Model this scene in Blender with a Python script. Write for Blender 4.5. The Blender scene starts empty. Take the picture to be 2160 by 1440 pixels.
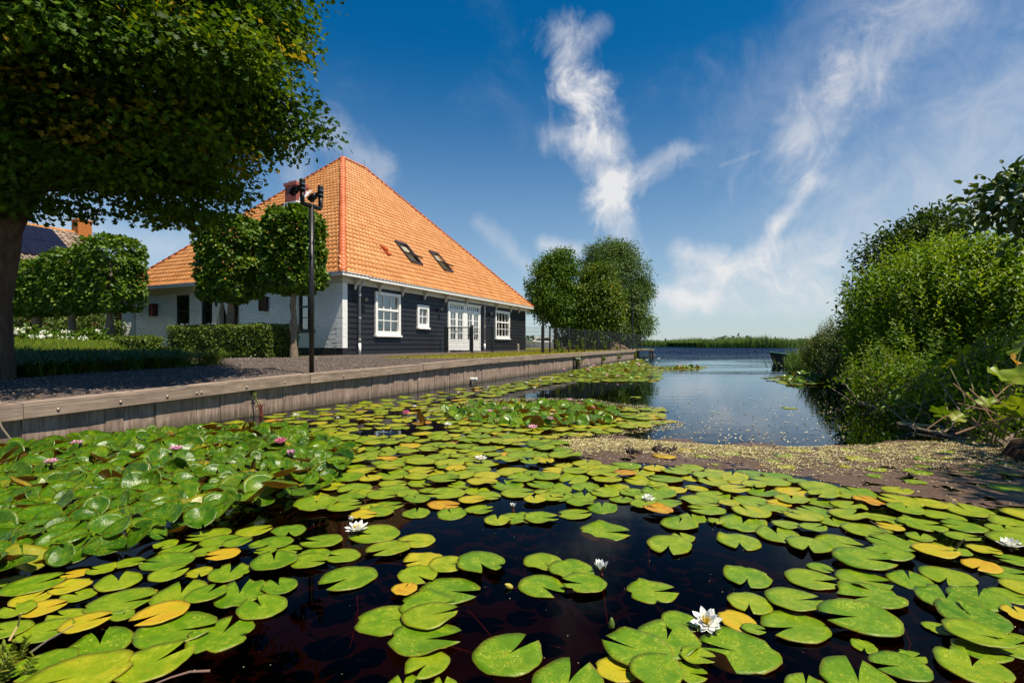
import bpy, math, random
import numpy as np
from mathutils import Vector, Matrix

R = np.random.default_rng(7)
random.seed(7)
S = bpy.context.scene
COL = S.collection

# ------------------------------------------------------------ camera
H = 1.03                  # eye height above the water
F = 1046.0                # focal length in pixels of the 2160-wide photograph
cam = bpy.data.cameras.new('camera')
cam.sensor_width = 36.0
cam.lens = F / 2160 * 36.0
cam.shift_y = 6.0 / 2160
cam.clip_end = 6000
cam.clip_start = 0.05
camo = bpy.data.objects.new('camera', cam)
COL.objects.link(camo)
camo.location = (0, 0, H)
camo.rotation_euler = (math.pi / 2, 0, 0)
S.camera = camo

# ------------------------------------------------------------ axes of the place: u along the quay, v inland from the water
D1 = np.array([0.4063, 0.9138]); D2 = np.array([-0.9138, 0.4063])
YAW = math.atan2(D1[1], D1[0])
def T(u, v, z=0.0):
    return (u * D1[0] + v * D2[0], u * D1[1] + v * D2[1], z)
def UV(x, y):
    return (x * D1[0] + y * D1[1], x * D2[0] + y * D2[1])
def at(px, py, z=0.0):
    """point of the level z seen at a place of the photograph"""
    Y = (H - z) * F / max(py - 726.0, 0.5)
    return np.array([(px - 1080) / F * Y, Y, z])
def atY(px, py, Y):
    return np.array([(px - 1080) / F * Y, Y, H - (py - 726) / F * Y])

# ------------------------------------------------------------ light
TRAVEL = Vector((-0.8325, 0.589, -2.0)).normalized()
SUN_EL = math.asin(-TRAVEL.z)
SUN_AZ = math.atan2(-TRAVEL.x, -TRAVEL.y)
sl = bpy.data.lights.new('sun', 'SUN'); sl.energy = 5.0; sl.angle = math.radians(0.5); sl.color = (1.0, 0.91, 0.74)
so = bpy.data.objects.new('sun', sl); COL.objects.link(so)
so.rotation_euler = TRAVEL.to_track_quat('-Z', 'Y').to_euler(); so.location = (20, -14, 48)

S.view_settings.view_transform = 'Standard'
S.view_settings.look = 'None'
S.view_settings.exposure = 0.6
S.view_settings.gamma = 1.0
S.view_settings.use_curve_mapping = False
S.cycles.use_denoising = True
S.cycles.max_bounces = 8
S.cycles.transparent_max_bounces = 12
S.cycles.sample_clamp_indirect = 6.0

# ------------------------------------------------------------ node helper
class NT:
    def __init__(s, tree):
        s.t = tree; s.n = tree.nodes; s.l = tree.links
    def new(s, typ, **kw):
        nd = s.n.new(typ)
        for k, v in kw.items():
            if k.startswith('_'): continue
            setattr(nd, k, v)
        return nd
    def link(s, a, b): s.l.new(a, b)
    def put(s, sock, val):
        if val is None: return
        if hasattr(val, 'is_output'): s.l.new(val, sock)
        else: sock.default_value = val
    def m(s, op, a, b=None, c=None, clamp=False):
        nd = s.n.new('ShaderNodeMath'); nd.operation = op; nd.use_clamp = clamp
        s.put(nd.inputs[0], a); s.put(nd.inputs[1], b)
        if c is not None: s.put(nd.inputs[2], c)
        return nd.outputs[0]
    def vm(s, op, a, b=None):
        nd = s.n.new('ShaderNodeVectorMath'); nd.operation = op
        s.put(nd.inputs[0], a); s.put(nd.inputs[1], b)
        return nd.outputs['Value'] if op in ('DOT_PRODUCT', 'LENGTH', 'DISTANCE') else nd.outputs[0]
    def mr(s, v, a, b, c=0.0, d=1.0, smooth=False):
        nd = s.n.new('ShaderNodeMapRange'); nd.clamp = True
        if smooth: nd.interpolation_type = 'SMOOTHSTEP'
        s.put(nd.inputs[0], v); s.put(nd.inputs[1], a); s.put(nd.inputs[2], b); s.put(nd.inputs[3], c); s.put(nd.inputs[4], d)
        return nd.outputs[0]
    def noise(s, vec, scale, detail=4, rough=0.55, dist=0.0):
        nd = s.n.new('ShaderNodeTexNoise')
        if vec is not None: s.put(nd.inputs['Vector'], vec)
        nd.inputs['Scale'].default_value = scale; nd.inputs['Detail'].default_value = detail
        nd.inputs['Roughness'].default_value = rough; nd.inputs['Distortion'].default_value = dist
        return nd.outputs['Fac']
    def ramp(s, fac, stops, interp='LINEAR'):
        nd = s.n.new('ShaderNodeValToRGB'); cr = nd.color_ramp; cr.interpolation = interp
        while len(cr.elements) < len(stops): cr.elements.new(0.5)
        for e, (p, c) in zip(cr.elements, stops):
            e.position = p; e.color = (c[0], c[1], c[2], 1)
        s.put(nd.inputs[0], fac)
        return nd.outputs[0]
    def mix(s, fac, a, b, blend='MIX'):
        nd = s.n.new('ShaderNodeMix'); nd.data_type = 'RGBA'; nd.blend_type = blend
        s.put(nd.inputs[0], fac)
        for k, v in ((6, a), (7, b)):
            if isinstance(v, tuple): v = (v[0], v[1], v[2], 1)
            s.put(nd.inputs[k], v)
        return nd.outputs[2]
    def bump(s, h, strength=0.3, dist=0.01):
        nd = s.n.new('ShaderNodeBump'); nd.inputs['Strength'].default_value = 1.0
        s.put(nd.inputs['Strength'], strength); nd.inputs['Distance'].default_value = dist
        s.put(nd.inputs['Height'], h)
        return nd.outputs[0]

def new_mat(name):
    m = bpy.data.materials.new(name); m.use_nodes = True
    nt = NT(m.node_tree); nt.n.clear()
    out = nt.new('ShaderNodeOutputMaterial')
    return m, nt, out

def principled(nt, out, color, rough=0.6, spec=0.5, metal=0.0, normal=None, ior=None, coat=0.0):
    b = nt.new('ShaderNodeBsdfPrincipled')
    if isinstance(color, tuple): color = (color[0], color[1], color[2], 1)
    nt.put(b.inputs['Base Color'], color); nt.put(b.inputs['Roughness'], rough)
    nt.put(b.inputs['Specular IOR Level'], spec); nt.put(b.inputs['Metallic'], metal)
    if normal is not None: nt.put(b.inputs['Normal'], normal)
    if ior: b.inputs['IOR'].default_value = ior
    if coat: b.inputs['Coat Weight'].default_value = coat
    if out is not None: nt.link(b.outputs[0], out.inputs[0])
    return b

def objcoord(nt):
    return nt.new('ShaderNodeTexCoord').outputs['Object']
def worldpos(nt):
    return nt.new('ShaderNodeNewGeometry').outputs['Position']

def simple_mat(name, c, rough=0.6, spec=0.4, metal=0.0, var=0.25, scale=6.0, bump=0.0, bscale=40.0):
    m, nt, out = new_mat(name)
    tc = objcoord(nt)
    n = nt.noise(tc, scale, 5)
    rnd = nt.new('ShaderNodeObjectInfo').outputs['Random']
    lo = tuple(x * (1 - var) for x in c); hi = tuple(min(1, x * (1 + var)) for x in c)
    col = nt.ramp(n, [(0.3, lo), (0.7, hi)])
    col = nt.mix(nt.mr(rnd, 0, 1, 0, 0.35), col, tuple(x * 0.75 for x in c))
    nrm = nt.bump(nt.noise(tc, bscale, 4), bump, 0.01) if bump else None
    principled(nt, out, col, rough, spec, metal, nrm)
    return m

# ------------------------------------------------------------ sky
W = bpy.data.worlds.new('World'); S.world = W; W.use_nodes = True
def build_world():
    nt = NT(W.node_tree); nt.n.clear()
    out = nt.new('ShaderNodeOutputWorld'); bg = nt.new('ShaderNodeBackground')
    sky = nt.new('ShaderNodeTexSky'); sky.sky_type = 'NISHITA'; sky.sun_disc = False
    sky.sun_elevation = SUN_EL; sky.sun_rotation = SUN_AZ
    sky.altitude = 0; sky.air_density = SKY_AIR; sky.dust_density = SKY_DUST; sky.ozone_density = SKY_OZONE
    hs = nt.new('ShaderNodeHueSaturation'); hs.inputs['Saturation'].default_value = SKY_SAT; hs.inputs['Value'].default_value = SKY_VAL
    hs.inputs['Hue'].default_value = SKY_HUE
    tint = nt.mix(1.0, sky.outputs[0], SKY_TINT, 'MULTIPLY')
    nt.link(tint, hs.inputs['Color'])
    gen = nt.new('ShaderNodeTexCoord').outputs['Generated']
    sp = nt.new('ShaderNodeSeparateXYZ'); nt.link(gen, sp.inputs[0])
    x, y, z = sp.outputs
    az = nt.m('ARCTAN2', x, y)
    hyp = nt.m('SQRT', nt.m('MAXIMUM', nt.m('ADD', nt.m('MULTIPLY', x, x), nt.m('MULTIPLY', y, y)), 1e-6))
    el = nt.m('DIVIDE', z, hyp)
    cb = nt.new('ShaderNodeCombineXYZ'); nt.link(az, cb.inputs[0]); nt.link(el, cb.inputs[1])
    p = cb.outputs[0]
    coarse = nt.noise(gen, 7.0, 6, 0.6, 0.6)
    mp = nt.new('ShaderNodeMapping'); mp.inputs['Rotation'].default_value = (0, 0.5, 0.5); mp.inputs['Scale'].default_value = (1.3, 1.1, 0.95)
    nt.link(gen, mp.inputs[0])
    fine = nt.noise(mp.outputs[0], 13.0, 10, 0.64, 1.5)
    warp = nt.m('SUBTRACT', coarse, 0.5); warp2 = nt.m('SUBTRACT', fine, 0.5)
    def ae(px, py):
        t = (px - 1080) / F; a = math.atan(t)
        return a, (726 - py) / F * math.cos(a)
    total = None
    for (x0, y0, x1, y1, w, b, soft) in CLOUDS:
        a0, e0 = ae(x0, y0); a1, e1 = ae(x1, y1)
        L = math.hypot(a1 - a0, e1 - e0); d = ((a1 - a0) / L, (e1 - e0) / L)
        rel = nt.vm('SUBTRACT', p, (a0, e0, 0))
        s = nt.vm('DOT_PRODUCT', rel, (d[0], d[1], 0)); t = nt.vm('DOT_PRODUCT', rel, (-d[1], d[0], 0))
        wr = w / F
        over = nt.m('MAXIMUM', nt.m('MULTIPLY', s, -1.0), nt.m('SUBTRACT', s, L))
        over = nt.m('MAXIMUM', over, 0.0)
        dist = nt.m('SQRT', nt.m('ADD', nt.m('MULTIPLY', t, t), nt.m('MULTIPLY', over, over)))
        q = nt.m('DIVIDE', dist, wr)
        q = nt.m('ADD', q, nt.m('MULTIPLY', warp, -2.3 * soft)); q = nt.m('ADD', q, nt.m('MULTIPLY', warp2, -1.3 * soft))
        msk = nt.mr(q, 1.5, -.25, 0.0, b, True)
        total = msk if total is None else nt.m('ADD', total, msk)
    # thin cirrus over the whole dome
    thin = nt.m('MULTIPLY', nt.mr(coarse, 0.48, 0.8, 0, 1, True), nt.mr(fine, 0.35, 0.8, 0.1, 0.5))
    total = nt.m('ADD', total, nt.m('MULTIPLY', thin, 0.16))
    total = nt.m('MULTIPLY', total, nt.mr(fine, 0.2, 0.75, 0.7, 1.05))
    total = nt.m('MULTIPLY', total, nt.mr(el, 0.0, 0.05, 0.0, 1.0))
    total = nt.m('MINIMUM', total, 0.97)
    # pale moist air low over the horizon
    hz = nt.m('POWER', nt.mr(el, 0.62, 0.0, 0.0, 1.0), 2.0)
    base = nt.mix(nt.m('MULTIPLY', hz, 0.75), hs.outputs[0], HORIZON)
    col = nt.mix(total, base, CLOUDCOL)
    nt.link(col, bg.inputs['Color']); bg.inputs['Strength'].default_value = SKY_STRENGTH
    nt.link(bg.outputs[0], out.inputs[0])
SKY_STRENGTH = 0.1; SKY_AIR = 1.0; SKY_DUST = 0.1; SKY_OZONE = 3.0; SKY_SAT = 1.3; SKY_VAL = 0.66; SKY_HUE = 0.5; SKY_TINT = (.82, 1.0, 1.07)
HORIZON = (3.7, 4.15, 4.5); CLOUDCOL = (5.4, 5.4, 5.5)
CLOUDS = [  # from, to (places in the photograph), half width, density, raggedness
    (1195, 70, 1235, 230, 50, 0.62, 1.35), (1225, 200, 1290, 390, 58, 0.7, 1.35), (1285, 390, 1330, 530, 34, 0.42, 1.6),
    (1310, 390, 1435, 315, 28, 0.42, 1.2), (1180, 285, 1260, 300, 38, 0.5, 1.0), (1190, 150, 1260, 60, 30, 0.35, 1.0),
    (1950, 20, 1690, 290, 56, 0.36, 1.0), (1830, -60, 1590, 250, 120, 0.18, 0.9), (2200, 160, 1800, 420, 170, 0.24, 0.7), (2200, -100, 1960, 60, 120, 0.16, 0.8),
    (2250, 320, 1880, 500, 130, 0.26, 0.6), (1715, 385, 1640, 475, 17, 0.55, 0.8), (1440, 535, 1515, 545, 24, 0.7, 0.9), (1640, 475, 1612, 520, 16, 0.3, 0.9),
    (1400, 622, 1500, 640, 20, 0.6, 0.8), (1440, 592, 1580, 560, 28, 0.6, 0.9), (1560, 575, 1740, 550, 42, 0.46, 0.8), (1440, 630, 1740, 612, 34, 0.42, 0.7), (1600, 530, 1700, 505, 22, 0.3, 0.8),
    (1380, 655, 1900, 655, 26, 0.2, 0.5), (1145, 515, 1215, 530, 20, 0.7, 0.8), (690, 280, 800, 360, 42, 0.4, 1.0), (150, 500, 420, 530, 45, 0.4, 0.8),
    (1010, 470, 1110, 560, 22, 0.3, 0.9), (1520, 350, 1600, 320, 5, 0.12, 0.6), (600, 230, 640, 420, 35, 0.3, 0.9), (-200, 100, 300, 300, 120, 0.3, 1.0)]
build_world()

# ------------------------------------------------------------ mesh helpers
def link(o, parent=None):
    COL.objects.link(o)
    if parent is not None: o.parent = parent
    return o

def raw_mesh(name, V, Fc, mats=(), smooth=False, attrs=None, uv=None, matidx=None):
    me = bpy.data.meshes.new(name)
    V = np.asarray(V, dtype=np.float32)
    if isinstance(Fc, np.ndarray) and Fc.ndim == 2:
        nf, k = Fc.shape
        me.vertices.add(len(V)); me.vertices.foreach_set('co', V.ravel())
        me.loops.add(nf * k); me.loops.foreach_set('vertex_index', Fc.astype(np.int32).ravel())
        me.polygons.add(nf); me.polygons.foreach_set('loop_start', np.arange(0, nf * k, k, dtype=np.int32))
        me.update(calc_edges=True)
    else:
        me.from_pydata([tuple(map(float, v)) for v in V], [], [tuple(f) for f in Fc]); me.update()
    for m in mats: me.materials.append(m)
    if smooth: me.polygons.foreach_set('use_smooth', np.ones(len(me.polygons), dtype=bool))
    if matidx is not None: me.polygons.foreach_set('material_index', np.asarray(matidx, dtype=np.int32))
    for k, a in (attrs or {}).items():
        at_ = me.attributes.new(k, 'FLOAT', 'POINT'); at_.data.foreach_set('value', np.asarray(a, dtype=np.float32))
    if uv is not None:
        l = me.uv_layers.new(name='UVMap'); vi = np.zeros(len(me.loops), dtype=np.int32); me.loops.foreach_get('vertex_index', vi)
        l.data.foreach_set('uv', np.asarray(uv, dtype=np.float32)[vi].ravel())
    return me

def mobj(name, me, parent=None, loc=None, rot=None, scale=None):
    o = bpy.data.objects.new(name, me); link(o, parent)
    if loc is not None: o.location = loc
    if rot is not None: o.rotation_euler = rot
    if scale is not None: o.scale = scale
    return o

class MB:
    """collects shapes into one mesh"""
    def __init__(s): s.V = []; s.F = []; s.M = []
    def add(s, V, Fc, mi=0):
        b = len(s.V); s.V += [tuple(map(float, v)) for v in V]; s.F += [tuple(i + b for i in f) for f in Fc]; s.M += [mi] * len(Fc); return s
    def box(s, x0, x1, y0, y1, z0, z1, mi=0):
        V = [(x, y, z) for z in (z0, z1) for y in (y0, y1) for x in (x0, x1)]
        return s.add(V, [(0, 2, 3, 1), (4, 5, 7, 6), (0, 1, 5, 4), (2, 6, 7, 3), (0, 4, 6, 2), (1, 3, 7, 5)], mi)
    def bar(s, a, b, w, h=None, mi=0):
        a = Vector(a); b = Vector(b); d = (b - a).normalized(); h = h or w
        up = Vector((0, 0, 1)) if abs(d.z) < 0.95 else Vector((1, 0, 0))
        x = d.cross(up).normalized(); y = x.cross(d).normalized()
        V = [p + x * (sx * w / 2) + y * (sy * h / 2) for p in (a, b) for sx, sy in ((-1, -1), (1, -1), (1, 1), (-1, 1))]
        return s.add(V, [(0, 1, 2, 3), (7, 6, 5, 4), (0, 4, 5, 1), (1, 5, 6, 2), (2, 6, 7, 3), (3, 7, 4, 0)], mi)
    def tube(s, path, rad, n=8, cap=True, mi=0):
        path = [Vector(p) for p in path]; m = len(path)
        if not hasattr(rad, '__len__'): rad = [rad] * m
        V = []; ref = None
        for i, p in enumerate(path):
            d = (path[min(i + 1, m - 1)] - path[max(i - 1, 0)])
            d = d.normalized() if d.length > 1e-9 else Vector((0, 0, 1))
            if ref is None: ref = Vector((1, 0, 0)) if abs(d.x) < 0.8 else Vector((0, 1, 0))
            x = (ref - d * ref.dot(d)).normalized(); ref = x; y = d.cross(x)
            for k in range(n):
                a = 2 * math.pi * k / n
                V.append(p + (x * math.cos(a) + y * math.sin(a)) * rad[i])
        Fc = []
        for i in range(m - 1):
            for k in range(n):
                k2 = (k + 1) % n
                Fc.append((i * n + k, i * n + k2, (i + 1) * n + k2, (i + 1) * n + k))
        if cap: Fc.append(tuple(range(n - 1, -1, -1))); Fc.append(tuple((m - 1) * n + k for k in range(n)))
        return s.add(V, Fc, mi)
    def prism(s, poly, d, mi=0):
        """poly: 3-D outline, d: extrusion vector"""
        n = len(poly); P = [Vector(p) for p in poly]; d = Vector(d)
        V = P + [p + d for p in P]
        Fc = [tuple(range(n)), tuple(range(2 * n - 1, n - 1, -1))] + [(i, i + n, (i + 1) % n + n, (i + 1) % n) for i in range(n)]
        return s.add(V, Fc, mi)
    def lathe(s, c, prof, n=16, axis='z', mi=0):
        V = []; Fc = []; m = len(prof)
        for r, h in prof:
            for k in range(n):
                a = 2 * math.pi * k / n; x, y = r * math.cos(a), r * math.sin(a)
                V.append({'z': (c[0] + x, c[1] + y, c[2] + h), 'y': (c[0] + x, c[1] + h, c[2] + y), 'x': (c[0] + h, c[1] + x, c[2] + y)}[axis])
        for i in range(m - 1):
            for k in range(n): Fc.append((i * n + k, i * n + (k + 1) % n, (i + 1) * n + (k + 1) % n, (i + 1) * n + k))
        Fc.append(tuple(range(n - 1, -1, -1))); Fc.append(tuple((m - 1) * n + k for k in range(n)))
        return s.add(V, Fc, mi)
    def mesh(s, name, mats, smooth=False):
        if not isinstance(mats, (list, tuple)): mats = [mats]
        return raw_mesh(name, s.V, s.F, mats, smooth, matidx=s.M)
    def build(s, name, mats, parent=None, smooth=False, **kw):
        return mobj(name, s.mesh(name, mats, smooth), parent, **kw)

def empty(name, loc, rz=0.0):
    o = bpy.data.objects.new(name, None); link(o); o.location = tuple(map(float, loc)); o.rotation_euler = (0, 0, rz); o.empty_display_size = 0.2
    return o
def tag(o, label=None, cat=None, group=None, kind=None):
    if label: o['label'] = label
    if cat: o['category'] = cat
    if group: o['group'] = group
    if kind: o['kind'] = kind
    return o

# ------------------------------------------------------------ leaves
TPL = {
    'diamond': (np.array([(0, 0, 0), (.42, .5, .12), (1, 0, -.05), (.42, -.5, .12)], float), [(0, 1, 2), (0, 2, 3)]),
    'oval': (np.array([(0, 0, 0), (.25, .42, .1), (.68, .38, .08), (1, 0, -.1), (.68, -.38, .08), (.25, -.42, .1)], float), [(0, 1, 2), (0, 2, 3), (0, 3, 4), (0, 4, 5)]),
    'maple': (np.array([(0, 0, 0), (.12, .46, .08), (.45, .24, .02), (.62, .50, .04), (1, 0, -.1), (.62, -.50, .04), (.45, -.24, .02), (.12, -.46, .08)], float),
              [(0, 2, 1), (2, 4, 3), (0, 4, 2), (0, 6, 4), (6, 5, 4), (0, 7, 6)]),
    'blade': (np.array([(0, .5, 0), (0, -.5, 0), (.5, .38, .06), (.5, -.38, .06), (1, 0, -.05)], float), [(0, 1, 3), (0, 3, 2), (2, 3, 4)]),
}
def unit(a): return a / np.maximum(np.linalg.norm(a, axis=-1, keepdims=True), 1e-9)
def leaf_mesh(name, P, A, N, length, width, tone, shape, mat):
    tv, tf = TPL[shape]; n = len(P)
    A = unit(A); W_ = unit(np.cross(N, A)); N = np.cross(A, W_)
    length = np.broadcast_to(length, (n,)); width = np.broadcast_to(width, (n,))
    V = (P[:, None, :] + A[:, None, :] * (tv[None, :, 0, None] * length[:, None, None])
         + W_[:, None, :] * (tv[None, :, 1, None] * width[:, None, None]) + N[:, None, :] * (tv[None, :, 2, None] * length[:, None, None]))
    k = len(tv); Fc = (np.array(tf)[None] + (np.arange(n) * k)[:, None, None]).reshape(-1, 3)
    return raw_mesh(name, V.reshape(-1, 3), Fc, [mat], attrs={'tone': np.repeat(tone, k)})

def leaf_mat(name, dark, mid, light, extra=None, trans=0.35, rough=0.45, spec=0.35):
    m, nt, out = new_mat(name)
    t = nt.new('ShaderNodeAttribute'); t.attribute_name = 'tone'
    stops = [(0.0, dark), (0.5, mid), (0.85, light)] + ([(1.0, extra)] if extra else [])
    col = nt.ramp(t.outputs['Fac'], stops)
    b = principled(nt, None, col, rough, spec)
    tr = nt.new('ShaderNodeBsdfTranslucent')
    tc = nt.mix(1.0, col, (1.35, 1.25, 0.5), 'MULTIPLY')
    nt.link(tc, tr.inputs['Color'])
    mx = nt.new('ShaderNodeMixShader'); mx.inputs[0].default_value = trans
    nt.link(b.outputs[0], mx.inputs[1]); nt.link(tr.outputs[0], mx.inputs[2]); nt.link(mx.outputs[0], out.inputs[0])
    return m

def in_ellipsoids(ells, n, inner=0.5):
    """random points in a union of ellipsoids, mostly in the outer shell; returns point and outward direction"""
    vol = np.array([e[3] * e[4] * e[5] for e in ells]) ** 0.75; vol /= vol.sum()
    k = R.choice(len(ells), n, p=vol); E = np.array(ells)[k]
    d = unit(R.normal(size=(n, 3))); r = inner + (1 - inner) * R.random((n, 1)) ** 0.7
    return E[:, :3] + d * r * E[:, 3:6], unit(d / E[:, 3:6])

def crown(name, ells, nclump, nleaf, crad, lsize, mat, parent, shape='oval', aspect=0.6, inner=0.5, flat=0.55, up=0.6, droop=0.2, tone_top=0.0, young=0.0, zmin=None, keep=None):
    C, O = in_ellipsoids(ells, nclump, inner)
    ok = np.ones(nclump, bool)
    if zmin is not None: ok &= C[:, 2] > zmin
    if keep is not None: ok &= keep(C)
    C = C[ok]; O = O[ok]; nclump = len(C)
    ct = np.clip(R.normal(0.42, 0.16, nclump), 0, 0.85)
    P = np.repeat(C, nleaf, 0); Oo = np.repeat(O, nleaf, 0)
    n = len(P)
    off = np.clip(R.normal(size=(n, 3)), -1.6, 1.6) * crad; off[:, 2] *= flat
    P = P + off
    N = unit(R.normal(size=(n, 3)) * 0.45 + Oo * 0.55 + np.array([0, 0, up]))
    A = unit(R.normal(size=(n, 3)) * 0.7 + Oo * 0.6 + off / max(crad, 1e-6) * 0.3 - np.array([0, 0, droop]))
    L = lsize * R.uniform(0.65, 1.25, n)
    tone = np.repeat(ct, nleaf) + R.normal(0, 0.12, n)
    if young: 
        yy = np.repeat(R.random(nclump) < young, nleaf) & (R.random(n) < 0.55)
        tone = np.where(yy, 0.93 + R.random(n) * 0.07, np.minimum(tone, 0.85))
    me = leaf_mesh(name, P, A, N, L, L * aspect, np.clip(tone, 0, 1), shape, mat)
    return mobj(name, me, parent), C

def limbs(base, top, r0, C, n, mb, rs=None, zmin=-99):
    """trunk line from base to top and n limbs reaching out to clump centres"""
    base = Vector(base); top = Vector(top)
    k = R.choice(len(C), min(n, len(C)), replace=False)
    for i in k:
        c = Vector(C[i])
        t = random.uniform(0.45, 0.95); s = base.lerp(top, t)
        midp = s.lerp(c, 0.5) + Vector((random.uniform(-.15, .15), random.uniform(-.15, .15), random.uniform(0, .25))) * (c - s).length * 0.5
        q = [s, s.lerp(midp, .5) + Vector((0, 0, .05)), midp, c]
        rr = r0 * (1 - t * 0.6) * random.uniform(.25, .5)
        mb.tube(q, [rr, rr * .8, rr * .55, rr * .15], 6, cap=False)
# ============================================================ SETTING
def gz(u, v):
    q = np.interp(u, [-12, 2.3, 5.94, 12.84, 35.6, 50], [.40, .42, .518, .606, .625, .58])
    return np.minimum(q + .02 * np.maximum(v - 6.3, 0), .64)
def qz(u): return float(np.interp(u, [-12, 2.3, 5.94, 12.84, 35.6, 50], [.40, .42, .518, .606, .625, .58]))

# ---- water: dark peaty water one can look a little way into, mirror at low angles, wind ripples out on the lake
def water_mat():
    m, nt, out = new_mat('peat_water')
    pos = worldpos(nt)
    sp = nt.new('ShaderNodeSeparateXYZ'); nt.link(pos, sp.inputs[0])
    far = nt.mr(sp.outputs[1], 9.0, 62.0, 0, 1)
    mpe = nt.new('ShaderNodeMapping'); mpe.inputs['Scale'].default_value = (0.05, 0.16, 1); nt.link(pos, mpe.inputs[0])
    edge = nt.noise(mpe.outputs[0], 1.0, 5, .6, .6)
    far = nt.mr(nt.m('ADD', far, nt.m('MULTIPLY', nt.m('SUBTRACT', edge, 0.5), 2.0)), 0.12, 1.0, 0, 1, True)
    mp = nt.new('ShaderNodeMapping'); mp.inputs['Scale'].default_value = (0.5, 1.5, 1); nt.link(pos, mp.inputs[0])
    calm = nt.noise(mp.outputs[0], 1.3, 2)
    mp2 = nt.new('ShaderNodeMapping'); mp2.inputs['Scale'].default_value = (0.8, 1.3, 1); nt.link(pos, mp2.inputs[0])
    rip = nt.noise(mp2.outputs[0], 3.2, 4, 0.6)
    h = nt.m('ADD', nt.m('MULTIPLY', calm, 0.035), nt.m('MULTIPLY', nt.m('MULTIPLY', nt.m('ADD', rip, nt.m('MULTIPLY', nt.noise(mp2.outputs[0], .7, 3), 1.2)), far), 1.5))
    nrm = nt.bump(h, 0.9, 0.1)
    fr = nt.new('ShaderNodeFresnel'); fr.inputs['IOR'].default_value = 1.33; nt.link(nrm, fr.inputs['Normal'])
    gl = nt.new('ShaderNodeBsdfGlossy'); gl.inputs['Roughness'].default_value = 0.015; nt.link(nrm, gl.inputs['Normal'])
    nt.link(nt.mix(far, (.74, .89, 1), (.30, .50, .86)), gl.inputs['Color'])  # mirror colour tinted blue, deeper far out, in place of reflected upper sky
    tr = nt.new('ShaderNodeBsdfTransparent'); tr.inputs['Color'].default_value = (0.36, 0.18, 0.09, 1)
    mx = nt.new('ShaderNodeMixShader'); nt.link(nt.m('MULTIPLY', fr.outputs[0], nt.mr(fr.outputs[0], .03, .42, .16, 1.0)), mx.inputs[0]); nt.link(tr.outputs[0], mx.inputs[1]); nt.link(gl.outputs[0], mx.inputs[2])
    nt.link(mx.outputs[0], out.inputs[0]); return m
WATER = water_mat()
def disc_mesh(name, rings, n, z, mat):
    V = []; Fc = []
    for r in rings:
        for k in range(n): V.append((r * math.cos(2 * math.pi * k / n), r * math.sin(2 * math.pi * k / n), z))
    for i in range(len(rings) - 1):
        for k in range(n): Fc.append((i * n + k, (i + 1) * n + k, (i + 1) * n + (k + 1) % n, i * n + (k + 1) % n))
    Fc.append(tuple(range(n)))
    return raw_mesh(name, V, Fc, [mat])
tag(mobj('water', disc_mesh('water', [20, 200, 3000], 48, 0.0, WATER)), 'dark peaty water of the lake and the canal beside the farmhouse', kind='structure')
BED = simple_mat('peat_bed', (.022, .013, .009), 0.95, 0.1)
tag(mobj('lake_bed', disc_mesh('lake_bed', [20, 200, 3000], 48, -0.75, BED)), 'dark peat bed below the water', kind='structure')

# ---- ground sheets
def sheet(name, us, v0, v1, nv, dz, mat, kind='structure', label=None, hf=gz, jit=0.0):
    V = []; m = nv + 1
    for u in us:
        a = v0(u) if callable(v0) else v0; b = v1(u) if callable(v1) else v1
        if jit: a += 0; b += R.normal() * jit
        for j in range(m):
            v = a + (b - a) * j / nv
            V.append(T(u, v, float(hf(u, v)) + dz))
    Fc = [(i * m + j, (i + 1) * m + j, (i + 1) * m + j + 1, i * m + j + 1) for i in range(len(us) - 1) for j in range(nv)]
    return tag(mobj(name, raw_mesh(name, V, Fc, [mat], True)), label, kind=kind)

def soil_mat():
    m, nt, out = new_mat('garden_soil'); p = worldpos(nt)
    n = nt.noise(p, 3, 6); f = nt.noise(p, 60, 4)
    col = nt.ramp(n, [(.3, (.035, .045, .015)), (.6, (.06, .07, .02)), (.8, (.07, .055, .03))])
    principled(nt, out, col, .95, .1, normal=nt.bump(f, .6, .02)); return m
def gravel_mat():
    m, nt, out = new_mat('crushed_gravel'); p = worldpos(nt)
    vo = nt.new('ShaderNodeTexVoronoi'); nt.link(p, vo.inputs['Vector']); vo.inputs['Scale'].default_value = 46
    col = nt.ramp(vo.outputs['Color'], [(.1, (.055, .041, .036)), (.5, (.11, .083, .07)), (.9, (.20, .155, .13))])
    big = nt.noise(p, 1.6, 5); col = nt.mix(nt.mr(big, .35, .7, 0, .5), col, (.055, .042, .036))
    principled(nt, out, col, .9, .2, normal=nt.bump(vo.outputs['Distance'], .9, .015)); return m
def lawn_mat():
    m, nt, out = new_mat('lawn_turf'); p = worldpos(nt)
    n = nt.noise(p, 2.2, 6); f = nt.noise(p, 50, 4)
    col = nt.ramp(n, [(.3, (.15, .17, .012)), (.55, (.27, .23, .02)), (.75, (.34, .25, .035))])
    principled(nt, out, col, .9, .1, normal=nt.bump(f, .8, .03)); return m
SOIL = soil_mat(); GRAVEL = gravel_mat(); LAWN = lawn_mat()
us = np.linspace(-10, 35.5, 60)
sheet('ground', us, 6.36, 70, 40, -0.02, SOIL, label='garden soil and turf behind the wooden quay')
us2 = np.linspace(35.5, 47, 16)
sheet('ground', us2, lambda u: 6.4 + (u - 35.5) * .15 + .25 * math.sin(u * 2.3), 70, 40, -0.02, SOIL, label='grassy point of land beyond the end of the quay')
mb = MB()
uu = np.linspace(35.4, 47, 24)
pl = [T(u, 6.4 + max(u - 35.5, 0) * .15 + .25 * math.sin(u * 2.3) * min(1, max(0, u - 35.5)), 0) for u in uu] + [T(47, v, 0) for v in np.linspace(9, 70, 12)]
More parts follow.
